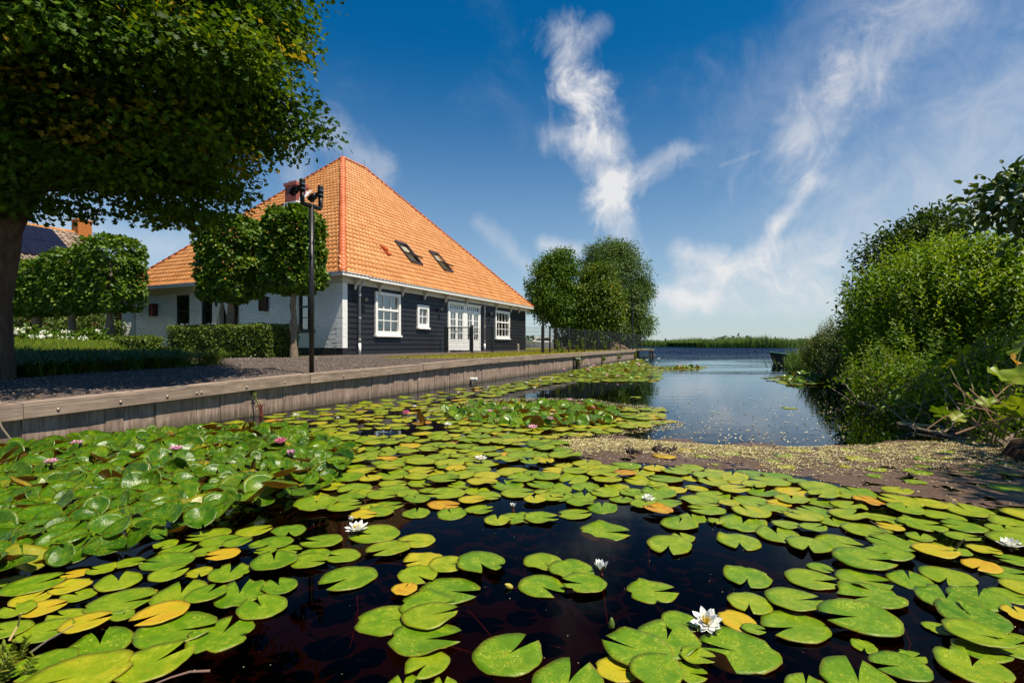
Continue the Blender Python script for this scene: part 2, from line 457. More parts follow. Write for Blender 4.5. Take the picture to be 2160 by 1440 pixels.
for a, b in zip(pl[:-1], pl[1:]):
    mb.add([(a[0], a[1], -.7), (b[0], b[1], -.7), (b[0], b[1], .6), (a[0], a[1], .6)], [(0, 1, 2, 3)])
tag(mb.build('bank', SOIL), 'earth bank round the point of land', kind='structure')
def gv1(u): return 9.75 + .1 * math.sin(u * 3) if u < 7.2 else min(12.9, 9.75 + (u - 7.2) * 3.2)
sheet('gravel_path', np.linspace(-10, 31.5, 120), 6.38, gv1, 10, 0.004, GRAVEL, label='grey crushed gravel path between the quay and the house')
def lawn0(u): return 6.42 if u > 13.2 else 6.42 + (13.2 - u) / 1.9 * 2.2
def lawn1(u):
    b = 9.1 + .12 * math.sin(u * 4.1) + max(0, u - 12) * .10
    return max(lawn0(u) + .05, min(b, 11.4)) if u < 31.8 else 30
lus = np.concatenate([np.linspace(11.3, 31.7, 110), np.linspace(31.8, 47, 20)])
sheet('lawn', lus, lawn0, lawn1, 14, 0.012, LAWN, label='sunny yellow green lawn strip behind the quay')

# loose stones on the gravel
def stones(n, pf, size, mat, name, label):
    P = pf(n); n = len(P)
    oc = np.array([(1, 0, 0), (0, 1, 0), (-1, 0, 0), (0, -1, 0), (0, 0, .7), (0, 0, -.5)], float)
    of = np.array([(0, 1, 4), (1, 2, 4), (2, 3, 4), (3, 0, 4), (1, 0, 5), (2, 1, 5), (3, 2, 5), (0, 3, 5)])
    sc = size * R.uniform(.45, 1.5, (n, 1, 1)) * R.uniform(.6, 1.2, (n, 6, 1)); ang = R.random(n) * 6.28
    c, s = np.cos(ang)[:, None], np.sin(ang)[:, None]
    o = oc[None] * sc; x = o[..., 0] * c - o[..., 1] * s; y = o[..., 0] * s + o[..., 1] * c
    V = np.stack([x, y, o[..., 2]], -1) + P[:, None, :]
    me = raw_mesh(name, V.reshape(-1, 3), (of[None] + (np.arange(n) * 6)[:, None, None]).reshape(-1, 3), [mat], attrs={'tone': np.repeat(R.random(n), 6)})
    return tag(mobj(name, me), label, kind='stuff')
def tone_mat(name, stops, rough=.8, spec=.3, interp='LINEAR'):
    m, nt, out = new_mat(name); t = nt.new('ShaderNodeAttribute'); t.attribute_name = 'tone'
    principled(nt, out, nt.ramp(t.outputs['Fac'], stops, interp), rough, spec); return m
STONE = tone_mat('gravel_stone', [(0, (.06, .046, .04)), (.5, (.13, .10, .085)), (.85, (.22, .175, .15)), (1, (.36, .31, .27))])
def gp(n):
    u = -1 + 15 * R.random(n) ** 1.2; v = 6.5 + R.random(n) * 6.2
    k = np.array([v_ < gv1(u_) - .05 for u_, v_ in zip(u, v)]); u, v = u[k], v[k]
    X = np.array(T(u, v, gz(u, v) + .008)); return X.T
stones(22000, gp, .013, STONE, 'gravel', 'loose grey gravel stones on the path')
LITTER = tone_mat('fallen_leaf', [(0, (.10, .05, .02)), (.4, (.22, .14, .05)), (.7, (.35, .26, .12)), (1, (.42, .34, .2))])
def gp2(n):
    u = 1 + 6 * R.random(n); v = 6.45 + R.random(n) * 3.2; X = np.array(T(u, v, gz(u, v) + .012)).T; return X
n = 420; P = gp2(n)
a = R.normal(size=(n, 3)); a[:, 2] *= .2
me = leaf_mesh('leaf_litter', P, a, np.tile([0, 0, 1.], (n, 1)) + R.normal(0, .3, (n, 3)), R.uniform(.02, .055, n), R.uniform(.012, .03, n), R.random(n), 'oval', LITTER)
tag(mobj('leaf_litter', me), 'dry fallen leaves on the shaded gravel', kind='stuff')

GRASSM = leaf_mat('grass_blade', (.10, .13, .010), (.22, .22, .016), (.36, .30, .04), trans=.3)
def grass(name, label, uv, hmin, hmax, w, mat=GRASSM, tone=(.5, .2), lean=.35):
    n = len(uv); z = gz(uv[:, 0], uv[:, 1]); X = np.array(T(uv[:, 0], uv[:, 1], z)).T
    A = np.stack([R.normal(0, lean, n), R.normal(0, lean, n), np.ones(n)], -1); N = R.normal(size=(n, 3)); N[:, 2] *= .2
    me = leaf_mesh(name, X, A, N, R.uniform(hmin, hmax, n), w, np.clip(R.normal(*tone, n), 0, 1), 'blade', mat)
    return tag(mobj(name, me), label, kind='stuff')
n = 26000; u = 11.4 + R.random(n) ** 1.5 * 22; v = 6.45 + R.random(n) * 5
k = np.array([lawn0(a) < b < lawn1(a) for a, b in zip(u, v)])
grass('grass', 'short sunlit lawn grass behind the quay', np.stack([u, v], -1)[k], .03, .085, .012)

# ---- far banks: reeds and the tree line
REED = leaf_mat('reed', (.035, .075, .010), (.075, .14, .016), (.15, .22, .03), trans=.3)
REEDBASE = simple_mat('reed_floor', (.03, .05, .012), .95, .05)
def reed_bed(x0, x1, y0, y1, h, n, label, front):
    X = R.uniform(x0, x1, n); Y = y0 + (y1 - y0) * R.random(n) ** 2; Y += front(X)
    A = np.stack([R.normal(.05, .1, n), R.normal(0, .1, n), np.ones(n)], -1); N = np.stack([R.normal(0, .4, n), -np.ones(n), R.normal(0, .2, n)], -1)
    L = h * R.uniform(.7, 1.12, n) * (1 + .16 * np.sin(X * .35) + .1 * np.sin(X * 1.3 + 2) + .18 * np.sin(X * .113 + y0)) * (1 + .18 * (R.random(n) < .03))
    me = leaf_mesh('reed_bed', np.stack([X, Y, np.full(n, -.05)], -1), A, N, L, R.uniform(.14, .34, n) * h / 2.4, np.clip(R.normal(.5, .2, n), 0, 1), 'blade', REED)
    o = tag(mobj('reed_bed', me), label, kind='stuff')
    b = MB(); xs = np.linspace(x0, x1, 30)
    for a, c in zip(xs[:-1], xs[1:]):
        ya, yc = y0 + 2 + float(front(np.array(a))), y0 + 2 + float(front(np.array(c)))
        b.add([(a, ya, -.5), (c, yc, -.5), (c, yc, h * .55), (a, ya, h * .55), (a, y1 + 40, h * .55), (c, y1 + 40, h * .55)], [(0, 1, 2, 3), (3, 2, 5, 4)])
    b.build('reed_floor', REEDBASE, o); return o
reed_bed(62, 150, 150, 185, 2.75, 9000, 'bright green reed bed across the lake, its nearer right hand stretch', lambda x: 2.5 * np.sin(x * .21) + 14 * np.exp(-np.maximum(x - 62, 0) / 3))
reed_bed(30, 100, 200, 240, 2.8, 7000, 'low green reed bed on the far shore behind the willow', lambda x: 3 * np.sin(x * .17))
reed_bed(-80, 30, 240, 280, 3.0, 4000, 'reeds on the far shore seen past the end of the farmhouse', lambda x: 3 * np.sin(x * .17))
FARLEAF = leaf_mat('far_foliage', (.02, .04, .012), (.045, .075, .02), (.08, .11, .03), trans=.2)
n = 3200; X = R.uniform(-500, 700, n); hh = 5 + 4.5 * np.sin(X * .021) * np.sin(X * .0373 + 1) + 2.2 * np.sin(X * .11)
P = np.stack([X, 560 + R.normal(0, 8, n), np.abs(R.random(n) ** .7 * np.maximum(hh, 1.6))], -1)
me = leaf_mesh('far_treeline', P, R.normal(size=(n, 3)), R.normal(size=(n, 3)) + np.array([0, -1, 1.]), R.uniform(3, 6, n), R.uniform(2, 4, n), np.clip(R.normal(.45, .2, n), 0, 1), 'oval', FARLEAF)
tag(mobj('far_treeline', me), 'low tree line on the horizon far beyond the lake', kind='stuff')

# ---- right bank
def rb_edge(u): return -2.55 - .25 * math.sin(u * .9) - .15 * math.sin(u * 2.7 + 1) - (.5 if u > 20 else 0)
RB = simple_mat('bank_earth', (.034, .021, .013), .95, .1, var=.5, scale=5, bump=.7, bscale=14)
V = []; us = np.linspace(-6, 27, 80); prof = [(0, -.7), (.02, -.1), (.12, .05), (.5, .16), (1.4, .32), (6, .5), (60, .6)]
for u in us:
    e = rb_edge(u) if u < 26 else rb_edge(u) - (u - 26) * 6
    for d, z in prof: V.append(T(u, e - d, z + (R.normal() * .03 if 0 < d < 3 else 0)))
m_ = len(prof); Fc = [(i * m_ + j, i * m_ + j + 1, (i + 1) * m_ + j + 1, (i + 1) * m_ + j) for i in range(len(us) - 1) for j in range(m_ - 1)]
tag(mobj('bank', raw_mesh('bank', V, Fc, [RB], True)), 'earth bank of the canal under the bushes', kind='structure')

# ============================================================ QUAY
def wood_mat(name, a, b, c, axis=2, sc=1.0, rough=.85, stain=None):
    m, nt, out = new_mat(name); tc = objcoord(nt)
    rnd = nt.new('ShaderNodeObjectInfo').outputs['Random']
    sh = nt.vm('ADD', tc, None); 
    cb = nt.new('ShaderNodeCombineXYZ')
    for i in range(3): nt.link(nt.m('MULTIPLY', rnd, 37.0 + 11 * i), cb.inputs[i])
    nt.link(cb.outputs[0], sh.node.inputs[1])
    mp = nt.new('ShaderNodeMapping'); s = [26 * sc] * 3; s[axis] = 1.6 * sc; mp.inputs['Scale'].default_value = s; nt.link(sh, mp.inputs[0])
    g = nt.noise(mp.outputs[0], 1.0, 7, .65, .8); big = nt.noise(sh, 3.5 * sc, 5, .6)
    col = nt.ramp(g, [(.28, a), (.52, b), (.75, c)])
    col = nt.mix(nt.mr(big, .45, .75, 0, .6), col, tuple(x * .55 for x in a))
    col = nt.mix(nt.mr(rnd, 0, 1, 0, .38), col, tuple(x * .62 for x in b))
    if stain is not None:
        sp = nt.new('ShaderNodeSeparateXYZ'); nt.link(worldpos(nt), sp.inputs[0])
        st = nt.mr(nt.m('ADD', sp.outputs[2], nt.m('MULTIPLY', nt.m('SUBTRACT', g, .5), .22)), .01, .13, 1, 0)
        col = nt.mix(nt.m('MULTIPLY', st, .75), col, stain)
    principled(nt, out, col, rough, .25, normal=nt.bump(g, .5, .006)); return m
PLANK = wood_mat('weathered_oak', (.13, .082, .062), (.31, .225, .18), (.48, .375, .305), 2, stain=(.05, .045, .025))
CAP = wood_mat('weathered_beam', (.15, .105, .08), (.30, .225, .175), (.44, .35, .28), 0)
STEEL = simple_mat('bolt_steel', (.32, .27, .22), .5, .5, .6)
quay = empty('quay', (0, 0, 0), YAW)
tag(quay, 'long weathered wooden quay wall of upright planks along the water', 'quay wall')
PV = []
for j in range(4):
    w = .160 + .006 * j; mb = MB(); t = .036 + .0015 * j
    x = w / 2 - .0008
    pts = [(-x, 0, 0), (-x, -t + .003, 0), (-x + .004, -t, 0), (x - .004, -t, 0), (x, -t + .003, 0), (x, 0, 0)]
    mb.prism(pts, (0, 0, 1)); PV.append((w, mb.mesh('plank', PLANK)))
u = -4.0; i = 0
while u < 35.5:
    w, me = PV[random.randrange(4)]
    o = mobj('plank', me, quay, (u + w / 2, 6.36 + R.normal() * .004, -.45), (R.normal() * .006, R.normal() * .004, 0), (1, 1, qz(u) - .03 + .45)); u += w; i += 1
# the corner where the quay turns inland
u = 6.36; 
while u < 8.0:
    w, me = PV[random.randrange(4)]
    mobj('plank', me, quay, (35.5, u + w / 2, -.45), (0, 0, math.pi / 2), (1, 1, qz(35) - .03 + .45)); u += w
u = -4.0; segs = []
for L in (3.1, 3.35, 3.55, 3.2, 3.4, 3.3, 3.5, 3.3, 3.4, 3.2, 3.3, 3.0):
    b = min(u + L, 35.6); za, zb = qz(u), qz(b); n = max(2, int((b - u) / .4)); mb = MB(); xs = np.linspace(u + .004, b - .004, n)
    dz = R.normal() * .006
    for nm, (y0, y1, h0, h1) in {'fascia_beam': (6.235, 6.300, -.115, -.004), 'cap_plank': (6.24, 6.47, .0, .032)}.items():
        V = []; Fc = []
        for k, x in enumerate(xs):
            z = qz(x) + dz
            wob = .005 * math.sin(x * 5 + u)
            V += [(x, y0 + wob, z + h0), (x, y1, z + h0), (x, y1, z + h1), (x, y0 + wob, z + h1)]
            if k: Fc += [((k - 1) * 4 + a, (k - 1) * 4 + (a + 1) % 4, k * 4 + (a + 1) % 4, k * 4 + a) for a in range(4)]
        Fc += [(0, 1, 2, 3), tuple((len(xs) - 1) * 4 + a for a in (3, 2, 1, 0))]
        mobj(nm, raw_mesh(nm, V, Fc, [CAP]), quay)
    u = b
    if u >= 35.5: break
bm_ = MB().lathe((0, 0, 0), [(.016, 0), (.016, -.006), (.008, -.012)], 10, 'y').mesh('bolt', STEEL)
for x in [2.72, 3.28, 3.78, 4.14, 4.20, 4.85, 5.5, 6.1, 6.75, 7.3, 8.0, 8.6, 9.3, 10, 10.7, 11.5, 12.3, 13.1]:
    mobj('bolt', bm_, quay, (x, 6.233, qz(x) - .058))
# rear posts and braces hidden behind the planks hold the wall
# ---- things on the quay
WHITEPIPE = simple_mat('grey_plastic', (.55, .54, .52), .5)
p = at(1025, 803, 0.08); uq, vq = UV(p[0], p[1])
dp = empty('drain_pipe', T(uq, 6.34, .11), YAW); tag(dp, 'short grey drain pipe sticking out of the quay planks', 'drain pipe')
mb = MB(); mb.tube([(0, .1, 0), (0, -.2, 0)], .05, 16); mb.build('pipe', WHITEPIPE, dp, True)
mb = MB(); mb.tube([(0, -.17, 0), (0, -.205, 0)], .056, 16); mb.build('rim', WHITEPIPE, dp, True)
DARKWOOD = simple_mat('wet_wood', (.05, .035, .025), .8)
MOSSL = leaf_mat('weed_leaf', (.05, .09, .01), (.10, .16, .015), (.2, .24, .03))
def weed(name, x, y, z, h, n, ls, label, cat, col=MOSSL, spread=.12, group=None, aspect=.45, shape='oval', stemmat=None):
    r = empty(name, (x, y, z)); tag(r, label, cat, group)
    mb = MB(); P = []; A = []
    for i in range(n):
        d = Vector((R.normal() * spread, R.normal() * spread, 0)); hh = h * random.uniform(.55, 1)
        path = [(0, 0, 0), tuple(d * .4 + Vector((0, 0, hh * .5))), tuple(d + Vector((0, 0, hh)))]
        mb.tube(path, [.006, .005, .002], 4, False)
        for q in np.linspace(.25, 1, 8):
            c = (Vector(path[0]).lerp(Vector(path[2]), q)); P.append(c); A.append((R.normal(), R.normal(), .5))
    mb.build('stem', stemmat or STEMM, r)
    n_ = len(P); P = np.array([tuple(p) for p in P]); A = np.array(A)
    L = ls * R.uniform(.6, 1.3, n_)
    me = leaf_mesh('foliage', P, A, np.tile([0, 0, 1.], (n_, 1)) + R.normal(0, .4, (n_, 3)), L, L * aspect, np.clip(R.normal(.55, .2, n_), 0, 1), shape, col)
    mobj('foliage', me, r); return r
STEMM = simple_mat('green_stem', (.12, .13, .03), .7)
REDSTEM = simple_mat('red_stem', (.16, .04, .02), .6)
# mooring pile with weeds
uq = UV(*at(1222, 776)[:2])[0]
mp_ = empty('mooring_pile', T(uq, 6.16, 0), YAW); tag(mp_, 'short mooring pile with weeds on top in front of the quay', 'mooring pile')
MB().lathe((0, 0, -.5), [(.10, 0), (.10, .88), (.085, .9)], 10).build('pile', DARKWOOD, mp_)
MB().lathe((0, 0, .40), [(.13, 0), (.13, .03), (.12, .035)], 10).build('pile_cap', WHITEPIPE, mp_)
x, y, _ = T(uq, 6.1, 0); weed('weed_clump', x, y, .1, .5, 7, .12, 'green weeds growing around the mooring pile', 'weeds')
for px, py, hh, lb in ((1264, 767, .3, 'small green weed on the quay planks just beyond the mooring pile'), (1304, 762, .35, 'green weed hanging on the far end of the quay planks'), (1350, 757, .35, 'green weed at the outer corner of the quay')):
    uq = UV(*at(px, py)[:2])[0]; x, y, _ = T(min(uq, 35.3), 6.26, 0); weed('weed_clump', x, y, .1, hh, 6, .13, lb, 'weeds')
# weed that grows out of the planks near by
x, y, _ = T(5.06, 6.2, 0)
wq = empty('quay_weed', (x, y, .05)); tag(wq, 'yellow green flowering weed with red roots growing from the quay planks', 'weed')
mb = MB(); P = []; A = []
for i in range(5):
    e = Vector((-.16 + R.normal() * .03, -.02, .40 + R.normal() * .03)); pth = [(0, 0, 0), (-.03, -.04, .13), tuple(e * .6 + Vector((0, -.03, .03))), tuple(e)]
    mb.tube(pth, [.010, .009, .007, .003], 5)
    for q in np.linspace(.35, 1, 22):
        c = Vector((-.03, -.04, .13)).lerp(e, q) + Vector((R.normal(), R.normal(), R.normal())) * .012; P.append(tuple(c)); A.append((R.normal(), R.normal(), 1))
mb.build('stem', STEMM, wq)
n_ = len(P); me = leaf_mesh('foliage', np.array(P), np.array(A), R.normal(size=(n_, 3)), R.uniform(.02, .05, n_), R.uniform(.012, .02, n_), np.clip(R.normal(.75, .2, n_), 0, 1), 'oval', MOSSL); mobj('foliage', me, wq)
mb = MB()
for i in range(14):
    d = Vector((R.normal() * .05, -.03 + R.normal() * .02, R.normal() * .035)); mb.tube([(0, -.02, .1), tuple(Vector((0, -.02, .1)) + d)], [.009, .003], 5)
mb.tube([(0, 0, -.06), (0, -.02, .09)], [.03, .02], 6)
mb.build('root', REDSTEM, wq)
# cord hanging over the cap
ROPE = simple_mat('old_cord', (.30, .24, .17), .9)
b = at(22, 866, .42); uq = UV(b[0], b[1])[0]
x0 = np.array(T(uq, 6.40, qz(uq) + .04)); x1 = np.array(T(uq - .06, 6.235, qz(uq) + .035)); x2 = np.array(T(uq + .0, 6.22, .25)); x3 = np.array(T(uq + .1, 6.2, .05)); x4 = np.array(T(uq + .3, 6.12, -.02))
tag(MB().tube([np.array(T(uq + .12, 6.43, qz(uq) + .045)), x0, x1, x2, x3, x4], .008, 6).build('cord', ROPE), 'thin old cord hanging over the quay edge into the water', 'cord')

# ============================================================ FARMHOUSE
ZG = .64; U0 = 13.75; V0 = 12.77; U1 = 31.0; V1 = 25.0
house = empty('farmhouse', T(U0, V0, ZG), YAW)
tag(house, 'white brick and black timber farmhouse with a steep orange tiled pyramid roof', 'farmhouse')
LW = U1 - U0; LG = V1 - V0
def ur(px):   # local x on the timber wall
    t = (px - 1080) / F; return (11.67 + 5.19 * t) / (.4063 - .9138 * t) - U0
def zr(px, py):
    u = ur(px) + U0; Y = u * .9138 + 5.19; return H + (726 - py) / F * Y - ZG
def vg(px):   # local y on the brick gable
    t = (px - 1080) / F; return (U0 * D1[0] - U0 * D1[1] * t) / (.9138 + .4063 * t) - V0
def zgb(px, py):
    v = vg(px) + V0; Y = U0 * .9138 + v * .4063; return H + (726 - py) / F * Y - ZG

def paint_mat(name, c, rough=.45, dirt=.15):
    m, nt, out = new_mat(name); tc = objcoord(nt); n = nt.noise(tc, 2.5, 6); f = nt.noise(tc, 90, 3)
    col = nt.mix(nt.mr(n, .4, .8, 0, dirt), c, tuple(x * .6 for x in c))
    principled(nt, out, col, rough, .4, normal=nt.bump(f, .08, .003)); return m
WHITE = paint_mat('white_paint', (.80, .79, .76)); CREAM = paint_mat('cream_paint', (.56, .52, .46)); BLACKP = paint_mat('black_frame_paint', (.014, .012, .013), .35)
ZINC = simple_mat('zinc', (.50, .49, .49), .5, .5, 0.0)
def tar_mat():
    m, nt, out = new_mat('black_tarred_board'); tc = objcoord(nt)
    rnd = nt.new('ShaderNodeObjectInfo').outputs['Random']
    mp = nt.new('ShaderNodeMapping'); mp.inputs['Scale'].default_value = (1.0, 10, 22); nt.link(tc, mp.inputs[0])
    g = nt.noise(mp.outputs[0], 1.4, 6, .65, .5)
    col = nt.ramp(g, [(.3, (.010, .010, .013)), (.7, (.022, .022, .028))]); col = nt.mix(nt.mr(rnd, 0, 1, 0, .5), col, (.016, .015, .016))
    principled(nt, out, col, nt.mr(g, .3, .7, .38, .55), .35, normal=nt.bump(g, .25, .004)); return m
TAR = tar_mat()
def brick_mat(name, a, b, c, rough=.75, dirty=None):
    m, nt, out = new_mat(name); p = objcoord(nt); g = worldpos(nt)
    at_ = nt.new('ShaderNodeAttribute'); at_.attribute_name = 'tone'
    rnd = nt.m('FRACT', nt.m('ADD', nt.new('ShaderNodeObjectInfo').outputs['Random'], at_.outputs['Fac']))
    col = nt.ramp(rnd, [(0, a), (.5, b), (1, c)])
    n = nt.noise(g, 1.3, 5)
    if dirty: col = nt.mix(nt.mr(n, .5, .75, 0, .45), col, dirty)
    f = nt.noise(g, 70, 4)
    principled(nt, out, col, rough, .3, normal=nt.bump(f, .5, .006)); return m
WBRICK = brick_mat('white_painted_brick', (.78, .775, .76), (.83, .825, .81), (.86, .855, .84), .65, (.74, .72, .68))
PLINTH = simple_mat('black_plinth', (.016, .015, .018), .55, .4, var=.4, bump=.3, bscale=30)
WMORT = simple_mat('white_mortar', (.64, .63, .61), .9, .1, var=.08)

# openings: x0,x1,z0,z1
w1 = (ur(790), ur(843), zr(790, 706), zr(790, 614)); w2 = (ur(879), ur(903), zr(879, 690), zr(879, 642))
dr = (ur(944), ur(1012), 0.02, zr(944, 637)); w3 = (ur(1044), ur(1074), zr(1044, 713), zr(1044, 654))
HOLES_R = [w1, w2, dr, w3]
g1 = (vg(664), vg(629), zgb(645, 698), zgb(645, 619)); gent = (vg(503), vg(463), 0.05, 2.3); g2 = (vg(455), vg(424), .45, zgb(440, 618)); g3 = (vg(399), vg(371), .45, zgb(385, 622))
HOLES_G = [g1, gent, g2, g3]
def holes_boxes(x0, x1, z0, z1, holes):
    xs = sorted(set([x0, x1] + [h[0] for h in holes] + [h[1] for h in holes])); out = []
    for a, b in zip(xs[:-1], xs[1:]):
        c = (a + b) / 2; hh = sorted([(h[2], h[3]) for h in holes if h[0] < c < h[1]]); z = z0
        for p, q in hh:
            if p > z: out.append((a, b, z, p))
            z = q
        if z < z1: out.append((a, b, z, z1))
    return out
# wall cores with real openings
mb = MB()
for a, b, c, d in holes_boxes(0.1, LW, 0.0, 2.9, HOLES_R): mb.box(a, b, .04, .22, c, d)
mb.box(LW - .22, LW, .22, LG, 0, 2.9); mb.box(0.22, LW - .22, LG - .22, LG, 0, 2.9)
mb.build('timber_wall', TAR, house)
mb = MB()
for a, b, c, d in holes_boxes(0.0, LG, 0.0, 2.9, HOLES_G): mb.box(.012, .24, a, b, c, d)
mb.build('gable_wall', WMORT, house)
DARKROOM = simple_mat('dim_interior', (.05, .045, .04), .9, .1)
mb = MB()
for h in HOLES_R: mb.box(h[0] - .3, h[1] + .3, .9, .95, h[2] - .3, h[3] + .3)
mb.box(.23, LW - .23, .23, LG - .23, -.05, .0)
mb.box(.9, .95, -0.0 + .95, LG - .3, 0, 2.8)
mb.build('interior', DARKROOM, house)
CEIL = simple_mat('attic_floor', (.2, .17, .13), .9, .1)
MB().box(.1, LW - .1, .1, LG - .1, 2.9, 2.96).build('attic_floor', CEIL, house)

# boards on the timber side, each board an object
rows = 13; top = 2.60; hgt = top / rows
def plank_mesh(L):
    mb = MB(); mb.prism([(0, .035, -.012), (0, -.012, -.012), (0, -.008, .0), (0, .022, hgt + .012), (0, .035, hgt + .012)], (L, 0, 0)); return mb.mesh('plank', TAR)
for r_ in range(rows):
    z0 = r_ * hgt; zc = z0 + hgt * .5
    ints = [(.10, LW)]
    for h in HOLES_R:
        if h[2] - .02 < zc < h[3] + .02:
            ints = [q for a, b in ints for q in ((a, min(b, h[0] - .0)), (max(a, h[1] + .0), b)) if q[1] - q[0] > .05]
    for a, b in ints:
        x = a
        while x < b - .05:
            L = min(b - x, random.uniform(2.6, 5.0)); 
            if b - x - L < .5: L = b - x
            mobj('plank', plank_mesh(L - .004), house, (x, 0, z0 + .012), (0, 0, 0)); x += L
# bricks of the gable, laid in courses; the ones nearest the corner one by one, the rest joined
BL, BH, PITCH_L, PITCH_H = .205, .052, .217, .0645
PLZ = .26
def brick_geom():
    mb = MB(); b = .004
    mb.add([(-.012, b, b), (-.012, BL - b, b), (-.012, BL - b, BH - b), (-.012, b, BH - b), (.02, 0, 0), (.02, BL, 0), (.02, BL, BH), (.02, 0, BH)],
           [(0, 3, 2, 1), (0, 1, 5, 4), (1, 2, 6, 5), (2, 3, 7, 6), (3, 0, 4, 7)]); return mb
bme = brick_geom().mesh('brick', WBRICK); bV = np.array(brick_geom().V); bF = np.array(brick_geom().F)
cells = []
nrow = int((2.62 - PLZ) / PITCH_H)
for r_ in range(nrow):
    z = PLZ + .006 + r_ * PITCH_H; y = .245 if r_ % 2 else .245 - PITCH_L / 2 + .03
    while y < LG - .05:
        y0, y1 = y, min(y + BL, LG); 
        if y0 < .235: y0 = .235
        segs_ = [(y0, y1)]
        for h in HOLES_G:
            if h[2] - .1 < z < h[3] + .03: segs_ = [q for a, b in segs_ for q in ((a, min(b, h[0])), (max(a, h[1]), b)) if q[1] - q[0] > .03]
        for a, b in segs_: cells.append((a, z, b - a))
        y += PITCH_L
cells.sort(key=lambda c: c[0])
for a, z, L in cells[:300]:
    mobj('brick', bme, house, (R.normal() * .0025, a, z), (0, R.normal() * .01, R.normal() * .006), (1, L / BL, 1))
rest = cells[300:]
V = np.concatenate([bV * np.array([1, L / BL, 1]) + np.array([R.normal() * .0025, a, z]) for a, z, L in rest]); Fc = np.concatenate([bF + i * 8 for i in range(len(rest))])
o = mobj('brick_courses', raw_mesh('brick_courses', V, Fc, [WBRICK], attrs={'tone': np.repeat(R.random(len(rest)), 8)}), house); tag(o, kind='stuff')
# white corner pier on the timber side, bricks one by one
mb = MB(); mb.box(.0, .235, -.03, .3, 0, PLZ); mb.box(-.02, .012, .3, LG, 0, PLZ); mb.build('plinth', PLINTH, house)
pm = MB().box(-.016, .235, -.035, .25, 0, BH).mesh('brick', WBRICK)
for r_ in range(int((2.62 - PLZ) / PITCH_H)): mobj('brick', pm, house, (R.normal() * .0015, R.normal() * .0015, PLZ + .004 + r_ * PITCH_H))
MB().box(.0, .22, -.022, .24, PLZ, 2.62).build('corner_pier', WMORT, house)

# frieze, gutters, corbels, downpipes
OV = .38
MB().box(-.03, LW + .02, -.045, -.004, 2.60, 2.86).build('frieze_board', CREAM, house)
MB().box(-.05, -.008, .0, LG + .02, 2.62, 2.86).build('frieze_board', CREAM, house)
MB().box(-OV + .05, LW + OV, -OV + .03, .05, 2.86, 2.885).build('soffit', CREAM, house)
MB().box(-OV + .03, .05, .05, LG + .7, 2.86, 2.885).build('soffit', CREAM, house)
def gutter(a, b, axis):
    mb = MB(); 
    if axis == 'x': mb.box(a, b, -OV - .06, -OV + .06, 2.80, 2.915); mb.box(a - .015, b + .015, -OV - .085, -OV + .06, 2.915, 2.94)
    else: mb.box(-OV - .06, -OV + .06, a, b, 2.80, 2.915); mb.box(-OV - .085, -OV + .06, a, b, 2.915, 2.94)
    return mb
gutter(-OV - .06, .95, 'x').build('gutter', WHITE, house); 
mb = MB(); mb.box(1.0, LW + OV, -OV - .05, -OV + .06, 2.775, 2.885); mb.box(.96, LW + OV + .02, -OV - .075, -OV + .06, 2.885, 2.91); mb.build('gutter', WHITE, house)
gutter(-OV + .06, LG + .72, 'y').build('gutter', WHITE, house)
cp = [(0, -.05, 2.80), (0, -.34, 2.80), (0, -.34, 2.74), (0, -.26, 2.70), (0, -.17, 2.62), (0, -.12, 2.52), (0, -.09, 2.42), (0, -.05, 2.40)]
cme = MB().prism(cp, (.09, 0, 0)).mesh('corbel', CREAM)
for px in (746, 797, 846, 893, 937, 981, 1044, 1075, 1092, 1110): mobj('corbel', cme, house, (ur(px) - .045, -.005, 0))
for px in (753, 1018):
    x = ur(px); mb = MB(); mb.tube([(x, -OV + .02, 2.80), (x, -.25, 2.62), (x, -.13, 2.5), (x, -.13, .42)], .042, 10)
    o = mb.build('downpipe', ZINC, house, True)
    MB().tube([(x, -.13, .43), (x, -.13, .0)], .05, 10).build('lower_pipe', WHITE, o, True)
    for z in (2.2, 1.35, .55): MB().tube([(x, -.13, z), (x, -.13, z + .035)], .056, 10).build('pipe_clip', ZINC, o)

def glass_mat(name, tint=(.55, .6, .62)):
    m, nt, out = new_mat(name); n = nt.noise(objcoord(nt), 1.5, 2)
    fr = nt.new('ShaderNodeFresnel'); fr.inputs['IOR'].default_value = 2.1
    nrm = nt.bump(n, .05, .02)
    gl = nt.new('ShaderNodeBsdfGlossy'); gl.inputs['Roughness'].default_value = .01; nt.link(nrm, gl.inputs['Normal'])
    tr = nt.new('ShaderNodeBsdfTransparent'); tr.inputs['Color'].default_value = (*tint, 1)
    mx = nt.new('ShaderNodeMixShader'); nt.link(nt.mr(fr.outputs[0], 0, 1, .22, 1), mx.inputs[0]); nt.link(tr.outputs[0], mx.inputs[1]); nt.link(gl.outputs[0], mx.inputs[2])
    nt.link(mx.outputs[0], out.inputs[0]); return m
GLASS = glass_mat('window_glass')

